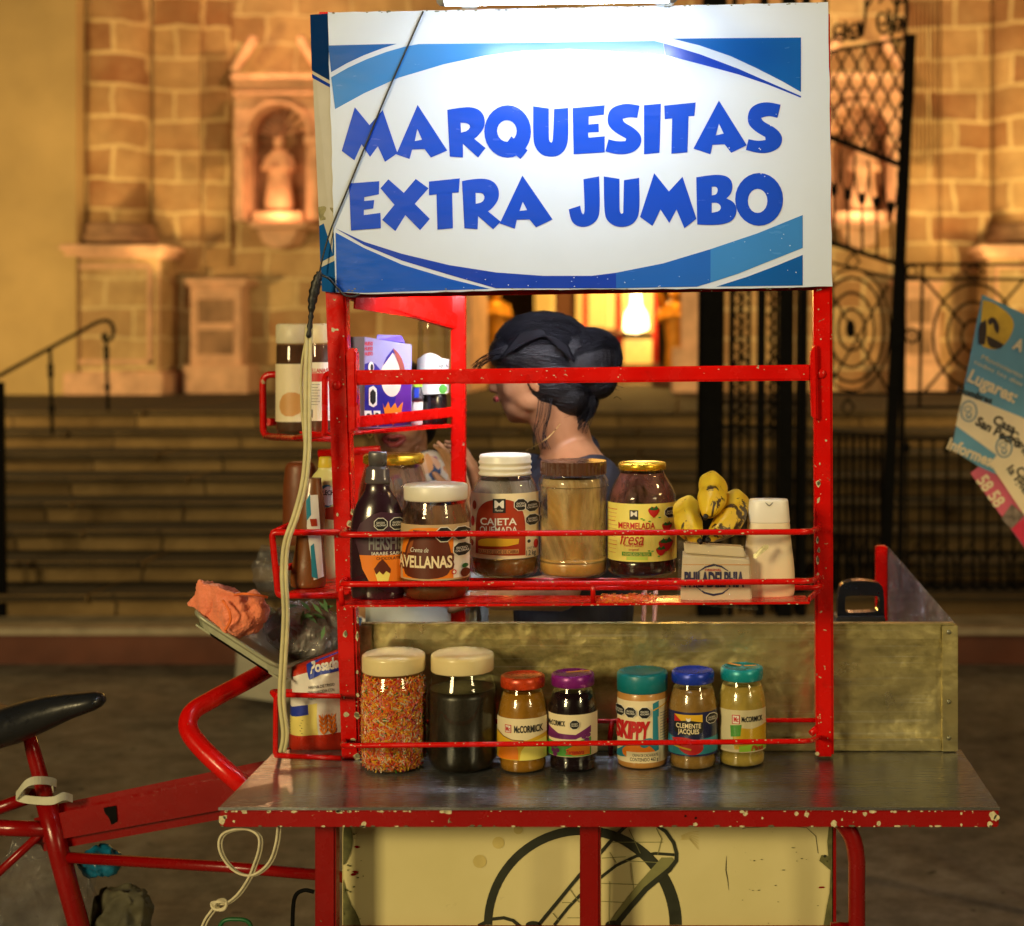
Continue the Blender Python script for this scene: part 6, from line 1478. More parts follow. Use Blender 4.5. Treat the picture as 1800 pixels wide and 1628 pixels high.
mb.use(PKI).poly(chaikin([(668, 650), (680, 634), (690, 620), (700, 640), (706, 660), (704, 684), (694, 698), (680, 696), (670, 680)], 2, 70), fn=onbox(.0013))
mb.use(cm('cinnamon_carton_print', rgb(150, 70, 60))).poly(chaikin([(690, 612), (698, 618), (708, 634), (712, 656), (704, 660), (700, 640)], 1, 70), fn=onbox(.0016))
mb.use(ORI).poly([(672, 708), (676, 718), (682, 706), (686, 718), (694, 708), (698, 718), (708, 706), (704, 730), (710, 738), (698, 738), (690, 748), (686, 738), (672, 740), (676, 728)], fn=onbox(.0016))
mb.use(Wt).poly([(648, 682), (656, 678), (662, 684), (662, 712), (656, 716), (648, 712)], fn=onbox(.0013)); mb.poly([(640, 722), (652, 722), (655, 735), (652, 750), (643, 751)], fn=onbox(.0013)); mb.poly([(656, 722), (668, 722), (670, 740), (664, 750), (658, 746)], fn=onbox(.0013))
mb.use(K).poly([(650, 690), (655, 684), (660, 690), (660, 706), (655, 712), (650, 706)], fn=onbox(.0018)); mb.poly(octagon(647, 736, 5, 10), fn=onbox(.0018)); mb.poly(octagon(662, 735, 5, 10), fn=onbox(.0018))
mb.use(RDI)
for k in range(3): put_text(mb, 'NUEVO', 641, 655, 601+k*9, 607+k*9, onbox(.0010), .03)
mb.use(Wt).poly(ellipse(652, 645, 5, 9), fn=onbox(.0016)); mb.use(K).poly(ellipse(653, 646, 2.6, 6), fn=onbox(.0020))
mb.build('carton_print', None, car)
# inverted jar, small white tub, white plastic tub, skewers
j = Jar('upturned_jar', 'upside down clear jar on its black lid with scalloped white label, next to the carton', 'jar', 762, 2.86, 24, 748, zbase=1.402)
j.body('lid', [(23, 748), (24, 745), (24, 697), (22, 692)], simple('black_lid', (.012, .01, .01), .25, coat=.5))
j.body('jar_glass', [(22, 692), (27, 680), (28, 660), (28, 580), (24, 562), (4, 558)], GLASS, sub=3, cap=False)
j.decals('label', [('p', Wt, [(735, 632), (744, 628), (752, 622), (762, 620), (772, 624), (780, 630), (790, 632), (790, 692), (735, 694)]), ('p', GRN, ellipse(781, 684, 6, 8)), ('t', K, 'CAJETA', 772, 640, 788, 646, .02)], hw=28, d0=.001)
j = Jar('white_tub', 'small white tub with blue and green sticker between the carton and the black lid', 'tub', 733, 2.83, 10, 750, zbase=1.402)
j.body('tub_body', [(9, 750), (10, 745), (10.5, 706), (9, 700)], WCAP); j.body('foil_lid', [(11.5, 706), (12, 698), (8, 680), (5, 660)], CAPG)
j.decals('label', [('r', BLI, 731, 682, 738, 699), ('r', cm('lime_sticker', rgb(180, 220, 60)), 730, 668, 742, 680)], hw=12, d0=.003)
wt = MB().use(simple('bluish_white_plastic', rgb(205, 212, 210), .4, var=.05)); a = P(700, 1086, 2.86); wt.box(P(640, 0, 2.86).x, P(836, 0, 2.86).x, 2.86, 3.06, .9, P(0, 1032, 2.86).z)
o = wt.build('plastic_tub', bevel=.012); rebase(o, (P(740, 0, 2.9).x, 2.95, .9)); tag(o, 'bluish white plastic tub inside the cart behind the hazelnut jar', 'tub')
sk = thing('skewer_pair', (P(1140, 0, 2.95).x, 2.95, .9), 'two thin pinkish sticks upright inside the metal box', 'sticks')
for x in (1131, 1150): mb = MB().use(cm('pink_wood', rgb(190, 140, 120))); mb.tube([(P(x-4, 0, 2.95).x, 2.95, .9), P(x+3, 1030, 2.95)], .0045, 8); mb.build('stick', None, sk)
# hot plate with a black handle inside the box
ir = thing('waffle_iron', (P(1512, 0, 2.85).x, 2.85, .899), 'round cooking iron with black plastic handle sticking up inside the metal box on the right', 'iron')
HB = simple('black_bakelite', (.012, .015, .02), .22, var=.2, coat=.5)
mb = MB().use(HB); outer = chaikin([(1472, 1084), (1474, 1040), (1480, 1026), (1500, 1021), (1535, 1022), (1550, 1028), (1554, 1042), (1555, 1084)], 2, 60); hole = chaikin([(1485, 1074), (1486, 1050), (1492, 1047), (1540, 1047), (1547, 1052), (1546, 1070), (1540, 1076), (1490, 1078)], 2, 60)
mb.prism(outer, lambda x, y: P(x, y, 2.83), .032, [hole]); mb.build('handle', None, ir, bevel=.003)
mb = MB().use(simple('dark_grey_steel', (.10, .10, .10), .35, .7)); a, b = P(1470, 1084, 2.82), P(1556, 1084, 2.82); mb.box(a.x, b.x, 2.815, 2.875, a.z-.03, a.z-.0005); mb.lathe([(.10, .90), (.11, .91), (.11, a.z-.035), (.10, a.z-.0305)], (P(1512, 0, 2.86).x, 2.86, 0), 36); mb.build('iron_plates', None, ir, bevel=.002)
# cloth and bags on the tray
def blob(c, rad, seed, amp, freq, subdiv=5, sz=(1, 1, 1), sharp=1.0, rot=None):
    bm = bmesh.new(); bmesh.ops.create_icosphere(bm, subdivisions=subdiv, radius=1)
    from mathutils import noise
    off = Vector((seed*7.3, seed*3.1, seed*1.7))
    for v in bm.verts:
        n = noise.fractal(v.co*freq+off, .9, 2.0, 5); r_ = abs(noise.noise(v.co*freq*1.6+off*2))
        k = 1+amp*(n*.6-sharp*r_)
        p = Vector((v.co.x*sz[0], v.co.y*sz[1], v.co.z*sz[2]))*k*rad
        v.co = Vector(c)+(rot @ p if rot else p)
    for f in bm.faces: f.smooth = True
    return bm
def from_bm(bm, name, m, parent=None):
    mb = MB(); mb.bm.free(); mb.bm = bm; mb.use(m)
    for f in bm.faces: f.material_index = 0
    return mb.build(name, None, parent, recalc=False)
CLO = simple('orange_terry_cloth', rgb(252, 140, 104), .95, var=.16, vs=14, bs=190, bd=.9, bdist=.004, sheen=.3)
def foldsheet(corners, n, m, fnz, name, mat, parent=None, th=.006):
    mb = MB().use(mat); a, b, c, d = [Vector(x) for x in corners]; G = []
    for j_ in range(m+1):
        v = j_/m; row = []
        for i in range(n+1):
            u = i/n; p = (a*(1-u)+b*u)*(1-v)+(d*(1-u)+c*u)*v; row.append(p+fnz(u, v))
        G.append(row)
    V = [[mb.bm.verts.new(p) for p in r] for r in G]
    for j_ in range(m):
        for i in range(n): mb.bm.faces.new((V[j_][i], V[j_][i+1], V[j_+1][i+1], V[j_+1][i])).smooth = True
    o = mb.build(name, None, parent); md = o.modifiers.new('thickness', 'SOLIDIFY'); md.thickness = th; return o
ct_ = thing('cleaning_cloth', P(400, 1105, 2.62), 'bunched orange terry cloth lying on the tilted metal tray', 'cloth')
from mathutils import noise as _nz
def remesh(bm, name, mat, parent=None, voxel=.004, smooth=2, disp=None):
    me = bpy.data.meshes.new(name+'_raw'); bm.to_mesh(me); bm.free()
    o = bpy.data.objects.new(name+'_raw', me); COL.objects.link(o)
    md = o.modifiers.new('r', 'REMESH'); md.mode = 'VOXEL'; md.voxel_size = voxel; md.use_smooth_shade = True
    if smooth: s_ = o.modifiers.new('s', 'SMOOTH'); s_.iterations = smooth; s_.factor = .5
    dg = bpy.context.evaluated_depsgraph_get(); m2 = bpy.data.meshes.new_from_object(o.evaluated_get(dg)); bpy.data.objects.remove(o); bpy.data.meshes.remove(me)
    m2.name = name
    if disp:
        ns = [v.normal.copy() for v in m2.vertices]
        for v, n in zip(m2.vertices, ns): v.co += n*disp(v.co, n)
    if parent:
        org = origin_of(parent)
        m2.transform(Matrix.Translation(-org))
    m2.materials.clear(); m2.materials.append(mat)
    for p in m2.polygons: p.use_smooth = True; p.material_index = 0
    r = bpy.data.objects.new(name, m2); COL.objects.link(r)
    if parent: r.parent = parent
    return r
mb = MB()
rot = Matrix.Rotation(math.radians(35), 3, 'Y')
mb.hexa([P(330, 1062, 2.60), P(395, 1118, 2.57), P(412, 1106, 2.66), P(360, 1050, 2.68)], [P(350, 1020, 2.60), P(424, 1048, 2.57), P(436, 1045, 2.66), P(372, 1020, 2.68)])
cp = [P(404, 1086, 2.60), P(430, 1082, 2.60), P(458, 1074, 2.61)]
mb.tube([cp[0]-Vector((.012, 0, 0)), cp[0], cp[1], cp[2], cp[2]+Vector((.012, 0, 0))], [.022, .036, .037, .029, .016], 20)
mb.tube([P(418, 1054, 2.60), P(446, 1052, 2.60), P(468, 1056, 2.60)], [.010, .014, .008], 12)
def cd(co, n):
    w = _nz.noise(co*9)*2.2
    return .0024*math.sin(co.x*170+co.z*60+w*3)+.0022*_nz.fractal(co*30, .9, 2, 4)-.004*max(0, 1-abs(_nz.noise(Vector((co.x*20+co.z*7, co.y*9, co.z*14-co.x*6))))*7)+.0016*_nz.noise(co*330)
remesh(mb.bm, 'crumpled_cloth', CLO, ct_, .0019, 6, cd)
mb = MB(); hem = simple('orange_cloth_hem', rgb(240, 120, 60), .9)
mb.use(hem).tube(catmull([P(404, 1048, 2.60), P(425, 1044, 2.555), P(450, 1046, 2.555), P(470, 1050, 2.575)], 6), .0022, 8); mb.tube(catmull([P(392, 1056, 2.565), P(402, 1072, 2.548), P(405, 1090, 2.55), P(396, 1108, 2.556)], 6), .0024, 8); mb.build('hem', None, ct_)
bg = thing('produce_bag', P(530, 1170, 2.75), 'clear crumpled plastic bag of dark and green produce above the flour bag', 'bag')
remesh(blob(P(535, 1112, 2.75), .066, 3, .22, 1.4, 4, (1.15, 1, .95)), 'bag_film', film('grey_bag_film', (.85, .83, .82), .42), bg, .004, 1, lambda co, n: .0022*_nz.fractal(co*40, .8, 2, 4)-.0035*max(0, 1-abs(_nz.noise(Vector((co.x*44, co.y*20, co.z*12))))*7))
mb = MB(); rg = random.Random(9)
mb.use(simple('dark_produce', (.22, .19, .18), .6, var=.5, vs=20)); mb.ball(P(555, 1120, 2.76), .045, 14, 1.1, .8, .9); mb.use(simple('pale_produce', rgb(120, 108, 84), .6, var=.4, vs=20)); mb.ball(P(505, 1128, 2.75), .040, 14, 1.0, .8, .8)
mb.use(simple('green_leaf', (.10, .24, .09), .5))
for _ in range(14):
    c = P(rg.uniform(510, 575), rg.uniform(1060, 1120), rg.uniform(2.685, 2.72)); d = Vector((rg.uniform(-1, 1), rg.uniform(-.4, .4), rg.uniform(-1, 1))).normalized()*.014; s_ = Vector((-d.z, rg.uniform(-.004, .004), d.x))*.28
    mb.face([c-d, c+s_, c+d, c-s_])
mb.build('produce', None, bg, recalc=False)
b2 = thing('empty_plastic_bag', P(478, 1050, 2.9), 'thin empty see-through plastic bag behind the middle side basket', 'bag')
remesh(blob(P(482, 1000, 2.86), .045, 8, .4, 1.8, 4, (1.0, .8, 1.15)), 'bag_film', film('thin_bag_film', (.55, .55, .60), .14), b2, .004, 1, lambda co, n: .003*_nz.fractal(co*45, .8, 2, 4))
# ribbon and bags hanging at the tricycle frame
RBN = simple('white_plastic_strap', rgb(200, 200, 180), .4, var=.1)
mb = MB().use(RBN)
pts = catmull([P(28, 1400, 2.62), P(48, 1376, 2.60), P(78, 1372, 2.615), P(100, 1378, 2.66), P(85, 1392, 2.72), P(40, 1392, 2.68), P(28, 1400, 2.63), P(50, 1406, 2.62), P(90, 1408, 2.61), P(112, 1400, 2.62), P(128, 1404, 2.64)], 5)
for q, r in zip(pts, pts[1:]):
    h = Vector((0, 0, .007)); mb.face([q-h, r-h, r+h, q+h])
bmesh.ops.remove_doubles(mb.bm, verts=mb.bm.verts, dist=.00001)
o = mb.build('plastic_strap', recalc=False); md = o.modifiers.new('thickness', 'SOLIDIFY'); md.thickness = .002; rebase(o, P(78, 1405, 2.62)); tag(o, 'white plastic strap tied round the tricycle seat tube', 'strap')
def hung(name, c, rad, m, seed, sz, lab, cat, vox=.005, extra=None):
    o = remesh(blob(c, rad, seed, .35, 1.7, 4, sz), name, m, None, vox, 1, lambda co, n: .004*_nz.fractal(co*36, .8, 2, 4)-.006*max(0, 1-abs(_nz.noise(Vector((co.x*34, co.y*20, co.z*14))))*6))
    rebase(o, Vector(c)-Vector((0, 0, rad*sz[2]))); tag(o, lab, cat); return o
hung('blue_bag', P(178, 1514, 2.70), .036, simple('blue_plastic_film', rgb(20, 110, 150), .3, var=.3, vs=20, coat=.3), 4, (1.2, .7, .9), 'knotted bright blue plastic bag tied to the tricycle lower tube', 'bag')
hung('grey_sack', P(212, 1626, 2.72), .07, simple('grey_sack_cloth', rgb(82, 78, 58), .8, var=.3, vs=12), 6, (.85, .7, 1.15), 'grey cloth sack hanging below the blue bag', 'sack')
hung('clear_bag', P(75, 1590, 2.85), .10, film('milky_bag_film', (.5, .5, .5), .13), 9, (1.0, .7, 1.4), 'milky see-through plastic bag hanging inside the tricycle frame', 'bag')
hk = thing('cable_hook', P(525, 1628, 2.5), 'bent black metal hook between the cord and the cart leg', 'hook')
mb = MB().use(IRON); mb.tube(catmull([P(514, 1660, 2.5), P(515, 1600, 2.5), P(520, 1574, 2.5), P(535, 1565, 2.5), P(552, 1568, 2.5)], 6), .0035, 8); mb.build('hook_bar', None, hk)
mb = MB().use(simple('green_wire', rgb(20, 90, 50), .4)); mb.tube(catmull([P(378, 1660, 2.5), P(390, 1622, 2.5), P(415, 1616, 2.5), P(438, 1622, 2.5), P(445, 1650, 2.5)], 6), .0035, 8); o = mb.build('green_wire'); rebase(o, P(410, 1650, 2.5)); tag(o, 'loop of green wire at the bottom beside the white cord', 'wire')
# ================================================================== PEOPLE
SKIN = NT('warm_skin'); SKIN.set(col=SKIN.ramp(SKIN.noise(14, 4), [(.3, (.26, .115, .05)), (.7, (.36, .17, .078))]), rough=.48, normal=SKIN.bump(SKIN.noise(120, 3), .2, .001))
LIP = simple('lip_skin', (.30, .05, .045), .35); HAIRM = NT('black_hair')
hn = HAIRM.noise(150, 4, .6, stretch=(.25, 1, 3.0), dist=.4)
HAIRM.set(col=HAIRM.ramp(hn, [(.3, (.001, .001, .002)), (.7, (.006, .006, .009))]), rough=HAIRM.ramp(hn, [(.3, .30), (.7, .5)]), normal=HAIRM.bump(hn, .7, .004), spec=.28)
NAVYC = simple('navy_jersey', (.007, .008, .017), .8, var=.25, vs=8, bs=120, bd=.4); DEN = simple('blue_denim', (.03, .04, .12), .85, var=.25, vs=20)
def cap_(mb, a, b, ra, rb, seg=14):
    """tapered limb segment with round ends"""
    a, b = Vector(a), Vector(b); n = 6; pts, R = [], []
    d = (b-a); L = d.length; d = d.normalized()
    for i in range(4): t_ = i/4*PI/2; pts.append(a-d*ra*math.cos(t_)); R.append(max(.0005, ra*math.sin(t_)))
    pts.append(a); R.append(ra); pts.append(b); R.append(rb)
    for i in range(1, 5): t_ = i/4*PI/2; pts.append(b+d*rb*math.sin(t_)); R.append(max(.0005, rb*math.cos(t_)))
    mb.tube(pts, R, seg)
def hand(mb, w, dirn, palm, curl=.5, s=1.0, thumb=1):
    """palm and five separate fingers; w wrist, dirn finger direction, palm = palm normal"""
    d = Vector(dirn).normalized(); n = Vector(palm).normalized(); n = (n-d*n.dot(d)).normalized(); sd = d.cross(n)*thumb
    w = Vector(w)
    for k in (-1, 0, 1): cap_(mb, w+sd*k*.012*s, w+d*.075*s+sd*k*.024*s, .014*s, .012*s, 10)
    for k, (off, L) in enumerate(((.033, .066), (.012, .075), (-.010, .070), (-.031, .055))):
        p = w+d*.080*s+sd*off*s; dd = d.copy(); rr = .0085*s
        for q in range(3):
            dd = (dd+n*curl*(.35+.35*q)).normalized(); p2 = p+dd*L*s*(.46, .32, .24)[q]; cap_(mb, p, p2, rr, rr*.9, 8); p = p2; rr *= .9
    p = w+d*.025*s+sd*.030*s; t1 = p+(d*.6+sd*.75+n*.2).normalized()*.038*s; t2 = t1+(d*.9+sd*.2+n*.4).normalized()*.030*s
    cap_(mb, p, t1, .012*s, .010*s, 10); cap_(mb, t1, t2, .010*s, .0085*s, 10)
def person(name_lab, head_c, face, up, hs, hip, shl, arms, foot, skin=None):
    """one continuous remeshed body. head_c centre of skull, face = direction it looks"""
    root = thing('person', (hip[0], hip[1], 0), name_lab, 'person')
    f = Vector(face).normalized(); u = Vector(up).normalized(); u = (u-f*u.dot(f)).normalized(); r = f.cross(u)
    H = Vector(head_c)
    L = lambda x, y, z: H+r*x*hs+f*y*hs+u*z*hs           # right, forward, up in head heights of 1 = .1 m
    mb = MB()
    def el(p, rx, ry, rz):
        m = Matrix((r*rx*hs, f*ry*hs, u*rz*hs)).transposed().to_4x4(); m.translation = p
        bmesh.ops.create_uvsphere(mb.bm, u_segments=22, v_segments=16, radius=1, matrix=m)
    el(L(0, -.12, .22), .74, .92, .80); el(L(0, .15, -.15), .62, .70, .85)          # skull, face block
    el(L(0, .30, -.62), .46, .50, .42); el(L(0, .56, -.86), .20, .18, .16)         # jaw, chin
    for sx in (-1, 1):
        el(L(sx*.32, .44, -.30), .25, .26, .28); el(L(sx*.42, .06, -.50), .17, .40, .30)     # cheeks, jaw angle
        el(L(sx*.70, -.10, -.16), .07, .16, .27)                                        # ears
        el(L(sx*.27, .70, .20), .20, .10, .07)                                          # brow
    mb2 = mb
    cap_(mb, L(0, .80, .10), L(0, .96, -.22), .055*hs, .10*hs, 10); el(L(0, .94, -.26), .15, .12, .09)
    for sx in (-1, 1): el(L(sx*.10, .88, -.28), .07, .09, .07)
    el(L(0, .76, -.46), .24, .12, .10)
    sh = Vector(shl); hp_ = Vector(hip); nb = sh+Vector((0, 0, .03))
    cap_(mb, L(0, -.22, -.55), nb, .058, .054, 18)
    sx_ = Vector(arms[0][0])-sh; 
    for A in arms:
        s0, e, w = Vector(A[0]), Vector(A[1]), Vector(A[2]); cap_(mb, nb-Vector((0, 0, .01)), s0, .06, .048); cap_(mb, s0, e, .048, .038); cap_(mb, e, w, .038, .025)
        hand(mb, w, A[3], A[4], A[5], .95, A[6])
    ch_ = sh+(hp_-sh)*.38
    side = (Vector(arms[0][0])-Vector(arms[1][0])).normalized(); fw = side.cross(Vector((0, 0, 1))).normalized()
    def tor(p, a, b, h):
        m = Matrix((side*a, fw*b, Vector((0, 0, h)))).transposed().to_4x4(); m.translation = p; bmesh.ops.create_uvsphere(mb.bm, u_segments=20, v_segments=14, radius=1, matrix=m)
    tor(sh-Vector((0, 0, .07)), .165, .095, .12); tor(ch_, .155, .11, .18); tor(sh+(hp_-sh)*.7, .135, .105, .17); tor(hp_, .165, .12, .15)
    for k, (fx, fy) in enumerate(foot):
        s_ = 1 if k == 0 else -1; hj = hp_+side*.08*s_-Vector((0, 0, .05)); kn = Vector(((hj.x+fx)/2, (hj.y+fy)/2-.02, hj.z*.52)); an = Vector((fx, fy, .08))
        cap_(mb, hj, kn, .085, .055); cap_(mb, kn, an, .055, .036); ff_ = (Vector((f.x, f.y, 0))).normalized(); cap_(mb, an-ff_*.03-Vector((0, 0, .04)), an+ff_*.15-Vector((0, 0, .05)), .032, .028)
    body = remesh(mb.bm, 'body', SKIN.m if skin is None else skin, root, .0042, 9)
    return root, body, L, (r, f, u), (side, fw), (sh, hp_, ch_, nb)
# ---- woman serving, seen from her left side
Yw = 3.05
def W(x, y, d=0): return P(x, y, Yw+d)
armsW = [((W(1045, 850, -.10)), W(985, 1040, -.20), W(868, 1050, -.16), (-1, .05, .05), (0, 0, -1), .35, 1),
         ((W(985, 845, .14)), W(900, 960, .12), W(846, 880, -.02), (-.25, -.2, 1), (-1, -.1, 0), .75, -1)]
wo, wb, L, (r, f, u), (side, fw), (sh, hp_, ch_, nb) = person('woman in navy T-shirt with black hair in a large bun, looking away to the left', W(944, 652, 0), (-1, .12, -.12), (-.10, 0, 1), .100, (W(1010, 1180, .05).x, 3.10, .88), W(1000, 822, .02), armsW, [(W(1030, 0).x, 3.02), (W(1000, 0).x, 3.22)])
# shirt, grown from the same torso
def shirt(root, name, mat, sh, hp_, ch_, side, fw, arms, sleeve=.55, disp=None, nbk=None, grow=1.0, lower=True, extra=None):
    mb = MB()
    def tor(p, a, b, h):
        m = Matrix((side*a, fw*b, Vector((0, 0, h)))).transposed().to_4x4(); m.translation = p; bmesh.ops.create_uvsphere(mb.bm, u_segments=24, v_segments=16, radius=1, matrix=m)
    g = grow
    tor(sh-Vector((0, 0, .075)), .178*g, .108*g, .118); tor(ch_, .170*g, .125*g, .18); tor(sh+(hp_-sh)*.7, .155*g, .122*g, .18); tor(hp_+Vector((0, 0, .03)), .172*g, .128*g, .10)
    for A in arms:
        s0, e = Vector(A[0]), Vector(A[1]); cap_(mb, sh+(s0-sh)*.45-Vector((0, 0, .012)), s0, .060, .056); cap_(mb, s0, s0+(e-s0)*sleeve, .057, .054)
    for x_ in (extra or []): cap_(mb, *x_)
    return remesh(mb.bm, name, mat, root, .006, 3, disp)
fold = lambda co, n: .005*_nz.fractal(Vector((co.x*9, co.y*9, co.z*5)), .8, 2, 4)
shirt(wo, 'shirt', NAVYC, sh, hp_, ch_, side, fw, armsW, .55, fold, extra=[(W(1014, 794, .02), W(1050, 862, -.02), .040, .062), (W(1028, 790, .03), W(1000, 860, -.03), .034, .075), (W(935, 835, .03), W(990, 870, .03), .045, .08)])
mb = MB()
for k, s_ in enumerate((1, -1)):
    fx, fy = ((W(1030, 0).x, 3.02), (W(1000, 0).x, 3.22))[k]; hj = hp_+side*.08*s_-Vector((0, 0, .05)); kn = Vector(((hj.x+fx)/2, (hj.y+fy)/2-.02, hj.z*.52)); cap_(mb, hj+Vector((0, 0, .06)), kn, .115, .075); cap_(mb, kn, Vector((fx, fy, .13)), .075, .06)
remesh(mb.bm, 'trousers', DEN, wo, .008, 3)
# hair: skull cap, side wave, bun, nape, loose strands
mb = MB()
def el(p, a, b, c):
    m = Matrix((r*a, f*b, u*c)).transposed().to_4x4(); m.translation = Vector(p); bmesh.ops.create_uvsphere(mb.bm, u_segments=24, v_segments=18, radius=1, matrix=m)
el(W(954, 618, 0), .092, .096, .076); el(W(978, 655, 0), .088, .078, .085); el(W(1000, 690, .0), .070, .055, .058); el(W(994, 722, .01), .05, .036, .040); el(W(900, 620, 0), .080, .046, .042)
hair_core = mb
hd = lambda co, n: .0006*math.sin(co.z*700+co.x*160+6*_nz.noise(co*10))+.0022*_nz.noise(co*16)
remesh(mb.bm, 'hair', HAIRM.m, wo, .004, 22, hd)
mb = MB(); el(W(1030, 634, -.01), .074, .068, .062); el(W(1010, 620, -.02), .06, .05, .05); el(W(1050, 662, 0), .055, .044, .048)
remesh(mb.bm, 'hair_bun', HAIRM.m, wo, .004, 14, lambda co, n: .0006*math.sin(co.x*800+co.z*90+7*_nz.noise(co*9))+.002*_nz.noise(co*16))
HAIRS = simple('black_hair_strand', (.004, .004, .006), .6, var=.5, spec=.12)
mb = MB().use(HAIRS); rh = random.Random(4)
for _ in range(22):
    x, y = rh.choice(((960, 572), (985, 566), (1040, 590), (1060, 690), (1035, 700), (930, 590))); x += rh.uniform(-26, 26); y += rh.uniform(-12, 14)
    a = rh.uniform(-.6, .9); l = rh.uniform(12, 46); mb.tube(catmull([W(x, y, -.07), W(x+l*.4*math.cos(a), y-l*.22, -.075), W(x+l*math.cos(a), y+l*.3*math.sin(a), -.06)], 4), .0006, 4)
for k in range(20):      # loose front lock blown forward
    y = 612+k*.9+rh.uniform(-3, 3); mb.tube(catmull([W(905, y-4, -.06), W(872, y+2+rh.uniform(-3, 3), -.08), W(850, y+12, -.07), W(835+rh.uniform(-8, 8), y+26+rh.uniform(-6, 6), -.06)], 4), [.0008]*12+[.0003], 4)
for k in range(16):      # strands on the neck and at the nape
    x = 945+rh.uniform(0, 26); mb.tube(catmull([W(x, 700, -.068), W(x-4, 730, -.07), W(x-10+rh.uniform(-8, 4), 762, -.066), W(x-2+rh.uniform(-14, 4), 790, -.07)], 4), .0006, 4)
for k in range(22):
    x = 1030+rh.uniform(-22, 14); mb.tube(catmull([W(x, 690, -.03), W(x+6, 710, -.035), W(x-2+rh.uniform(-8, 6), 735, -.03), W(x-12+rh.uniform(-8, 8), 748+rh.uniform(0, 16), -.03)], 4), .0008, 4)
for k in range(60):      # combed strands over the wave in front of the bun
    t_ = k/59; mb.tube(catmull([W(880+t_*30, 628-t_*40, -.088), W(930+t_*20, 600-t_*20, -.101), W(965, 590+t_*6, -.100), W(1000+t_*10, 610+t_*26, -.088)], 5), .0013, 5)
def comb(cx, cy, d, ra, rb_, rc, n, a0, a1, tilt, k0=1.01):
    for i in range(n):       # strands laid over a hair mass, swept from front to back
        ph = rh.uniform(-1.35, .5); pts = []; kk = k0+rh.uniform(0, .03); c0 = W(cx+rh.uniform(-5, 5), cy+rh.uniform(-5, 5), d); wv = rh.uniform(-.10, .10); a1_ = a1+rh.uniform(-.5, .3)
        for q in range(10):
            a = a0+(a1_-a0)*q/9+rh.uniform(-.01, .01); ph += wv*.12*math.cos(q*.8); x = math.cos(a); z = math.sin(a)*math.cos(ph)*1.0; y = math.sin(ph)*math.sin(max(.25, a*.5+.4))
            v = Vector((x*ra, y*rb_, z*rc)); l = math.sqrt((v.x/ra)**2+(v.y/rb_)**2+(v.z/rc)**2); v = v/l*kk; v = Vector((v.x*math.cos(tilt)-v.z*math.sin(tilt), v.y, v.x*math.sin(tilt)+v.z*math.cos(tilt))); pts.append(c0+v)
        mb.tube(pts, [.0003]+[.00062]*8+[.0002], 4)
comb(954, 618, 0, .097, .093, .077, 1000, PI*.98, PI*.04, 0, .985)
comb(978, 655, 0, .079, .089, .086, 420, PI*.75, -PI*.25, 0, .985)
comb(1032, 634, -.01, .068, .074, .062, 700, PI*1.0, -PI*.35, .5, .985)
comb(1000, 695, 0, .056, .070, .060, 200, PI*.7, -PI*.35, 0, .985)
mb.build('loose_hair', None, wo, recalc=False)
mb = MB().use(simple('eye_white', (.7, .68, .65), .25)); 
for sx in (-1, 1): mb.ball(L(sx*.28, .70, .06), .013, 12)
mb.use(K)
for sx in (-1, 1): mb.ball(L(sx*.28, .80, .06), .0055, 10)
mb.build('eyes', None, wo)
mb = MB().use(LIP); mb.tube([L(-.2, .84, -.50), L(0, .92, -.47), L(.2, .84, -.50)], [.003, .007, .003], 8); mb.build('lips', None, wo)
mb = MB().use(simple('thin_gold_chain', (.5, .35, .12), .3, .8)); mb.tube(catmull([W(985, 745, -.055), W(960, 772, -.085), W(925, 792, -.06)], 6), .0009, 6); mb.build('necklace', None, wo)

# ---- second person facing the camera, mostly hidden by the goods
Yc = 3.42
def Q(x, y, d=0): return P(x, y, Yc+d)
flo = NT('floral_blouse')
vor = flo.n.new('ShaderNodeTexVoronoi'); vor.inputs['Scale'].default_value = 44; vor.inputs['Randomness'].default_value = 1
vm = flo.n.new('ShaderNodeVectorMath'); vm.operation = 'MULTIPLY_ADD'; nn = flo.n.new('ShaderNodeTexNoise'); nn.inputs['Scale'].default_value = 12; flo.link(flo.vec, nn.inputs['Vector'])
vm.inputs[1].default_value = (.09, .09, .09); flo.link(nn.outputs['Color'], vm.inputs[0]); flo.link(flo.vec, vm.inputs[2]); flo.link(vm.outputs[0], vor.inputs['Vector'])
sp_ = flo.n.new('ShaderNodeSeparateXYZ'); flo.link(vor.outputs['Color'], sp_.inputs[0])
flo.set(col=flo.ramp(sp_.outputs[0], [(0, (.72, .70, .72)), (.22, (.75, .50, .38)), (.34, (.03, .08, .24)), (.48, (.74, .72, .74)), (.60, (.34, .04, .40)), (.80, (.72, .38, .20)), (.90, (.15, .35, .55))], 'CONSTANT'), rough=.8)
armsC = [(Q(628, 880, 0), Q(600, 1010, -.05), Q(650, 1070, -.20), (.6, -.7, .1), (0, 0, -1), .5, 1), (Q(790, 868, 0), Q(830, 930, -.12), Q(822, 884, -.26), (-.25, -.2, 1), (-.6, -.6, 0), .35, -1)]
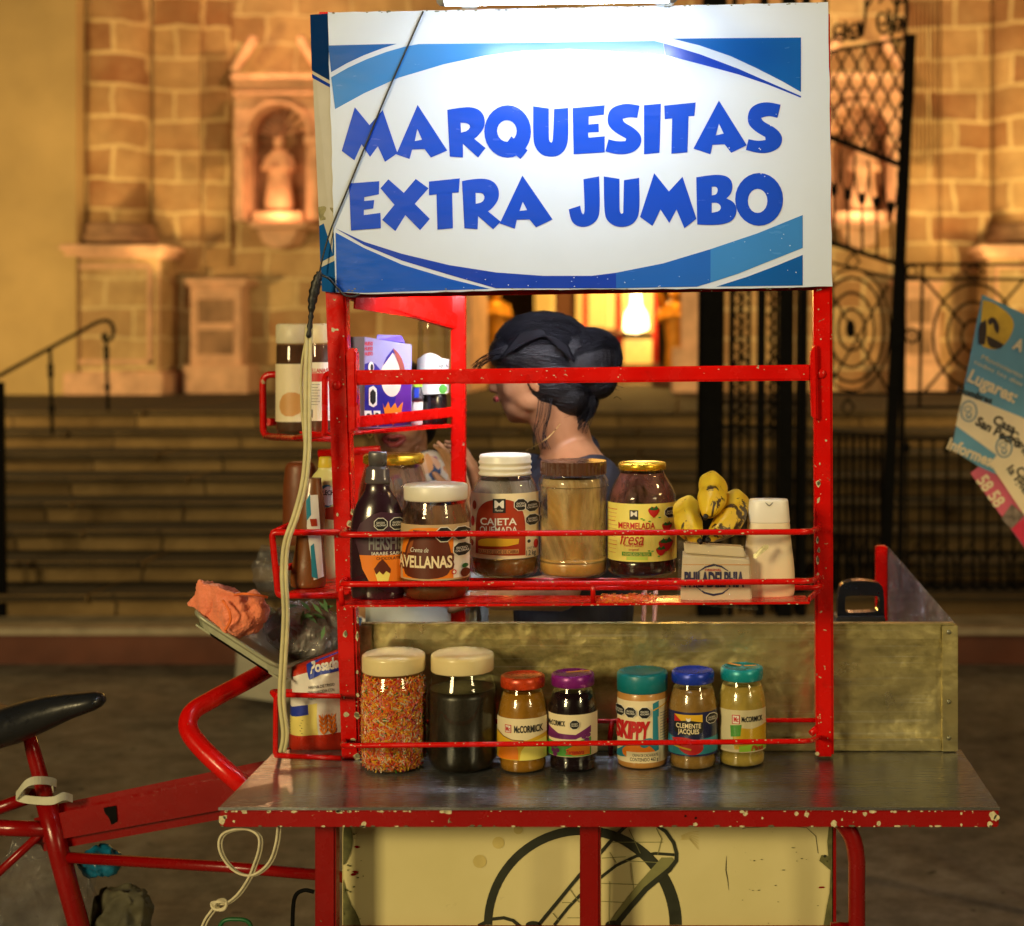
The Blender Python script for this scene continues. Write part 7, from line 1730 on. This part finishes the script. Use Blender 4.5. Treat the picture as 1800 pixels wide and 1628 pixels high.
co_, cb2, L2, (r, f, u), (side, fw), (sh, hp_, ch_, nb) = person('person in floral blouse behind the goods, parted lips showing below the biscuit box', Q(703, 722, 0), (0, -1, -.10), (0, -.05, 1), .098, (Q(710, 0).x, 3.46, .80), Q(708, 850, .02), armsC, [(Q(760, 0).x, 3.42), (Q(660, 0).x, 3.46)], skin=simple('lighter_skin', (.50, .27, .15), .5, var=.1, vs=14))
shirt(co_, 'blouse', flo.m, sh, hp_, ch_, side, fw, armsC, .5, fold, extra=[(Q(757, 822, -.05), Q(782, 862, -.03), .040, .052), (Q(655, 842, 0), Q(630, 875, 0), .046, .056), (Q(745, 828, .03), Q(665, 828, .03), .035, .035)])
mb = MB()
for k, s_ in enumerate((1, -1)):
    fx, fy = ((Q(760, 0).x, 3.42), (Q(660, 0).x, 3.46))[k]; hj = hp_+side*.08*s_; cap_(mb, hj+Vector((0, 0, .02)), Vector((fx, fy, .13)), .11, .06)
remesh(mb.bm, 'trousers', DEN, co_, .008, 3)
el(Q(703, 680, .02), .085, .085, .085) if False else None
mb = MB(); el(L2(0, -.22, .34), .083, .088, .080); el(L2(0, -.5, -.1), .080, .062, .11)
remesh(mb.bm, 'hair', HAIRM.m, co_, .005, 2, lambda co, n: .002*math.sin(co.x*300+5*_nz.noise(co*14)))
mb = MB().use(LIP)
mb.tube(catmull([L2(-.24, .76, -.52), L2(-.12, .86, -.455), L2(0, .89, -.475), L2(.12, .86, -.455), L2(.24, .76, -.52)], 5), .0052, 8); mb.tube(catmull([L2(-.24, .76, -.52), L2(-.12, .84, -.63), L2(0, .87, -.66), L2(.12, .84, -.63), L2(.24, .76, -.52)], 5), .0070, 8)
mb.use(simple('mouth_inside', (.05, .012, .012), .6)); mb.ball(L2(0, .78, -.55), .018, 12, 1.05, .5, .45); mb.build('lips', None, co_)
mb = MB().use(MATS['eye_white'])
for sx in (-1, 1): mb.ball(L2(sx*.28, .68, .06), .0125, 12)
mb.use(K)
for sx in (-1, 1): mb.ball(L2(sx*.28, .785, .06), .0055, 10)
mb.build('eyes', None, co_)
mb = MB().use(simple('gold_earring', (.7, .5, .15), .3, .9)); mb.tube([L2(.72, -.05, -.40)+Vector((.006*math.cos(a), 0, .012*math.sin(a)-.012)) for a in [2*PI*i/12 for i in range(12)]], .001, 6, closed=True); mb.build('earring', None, co_)
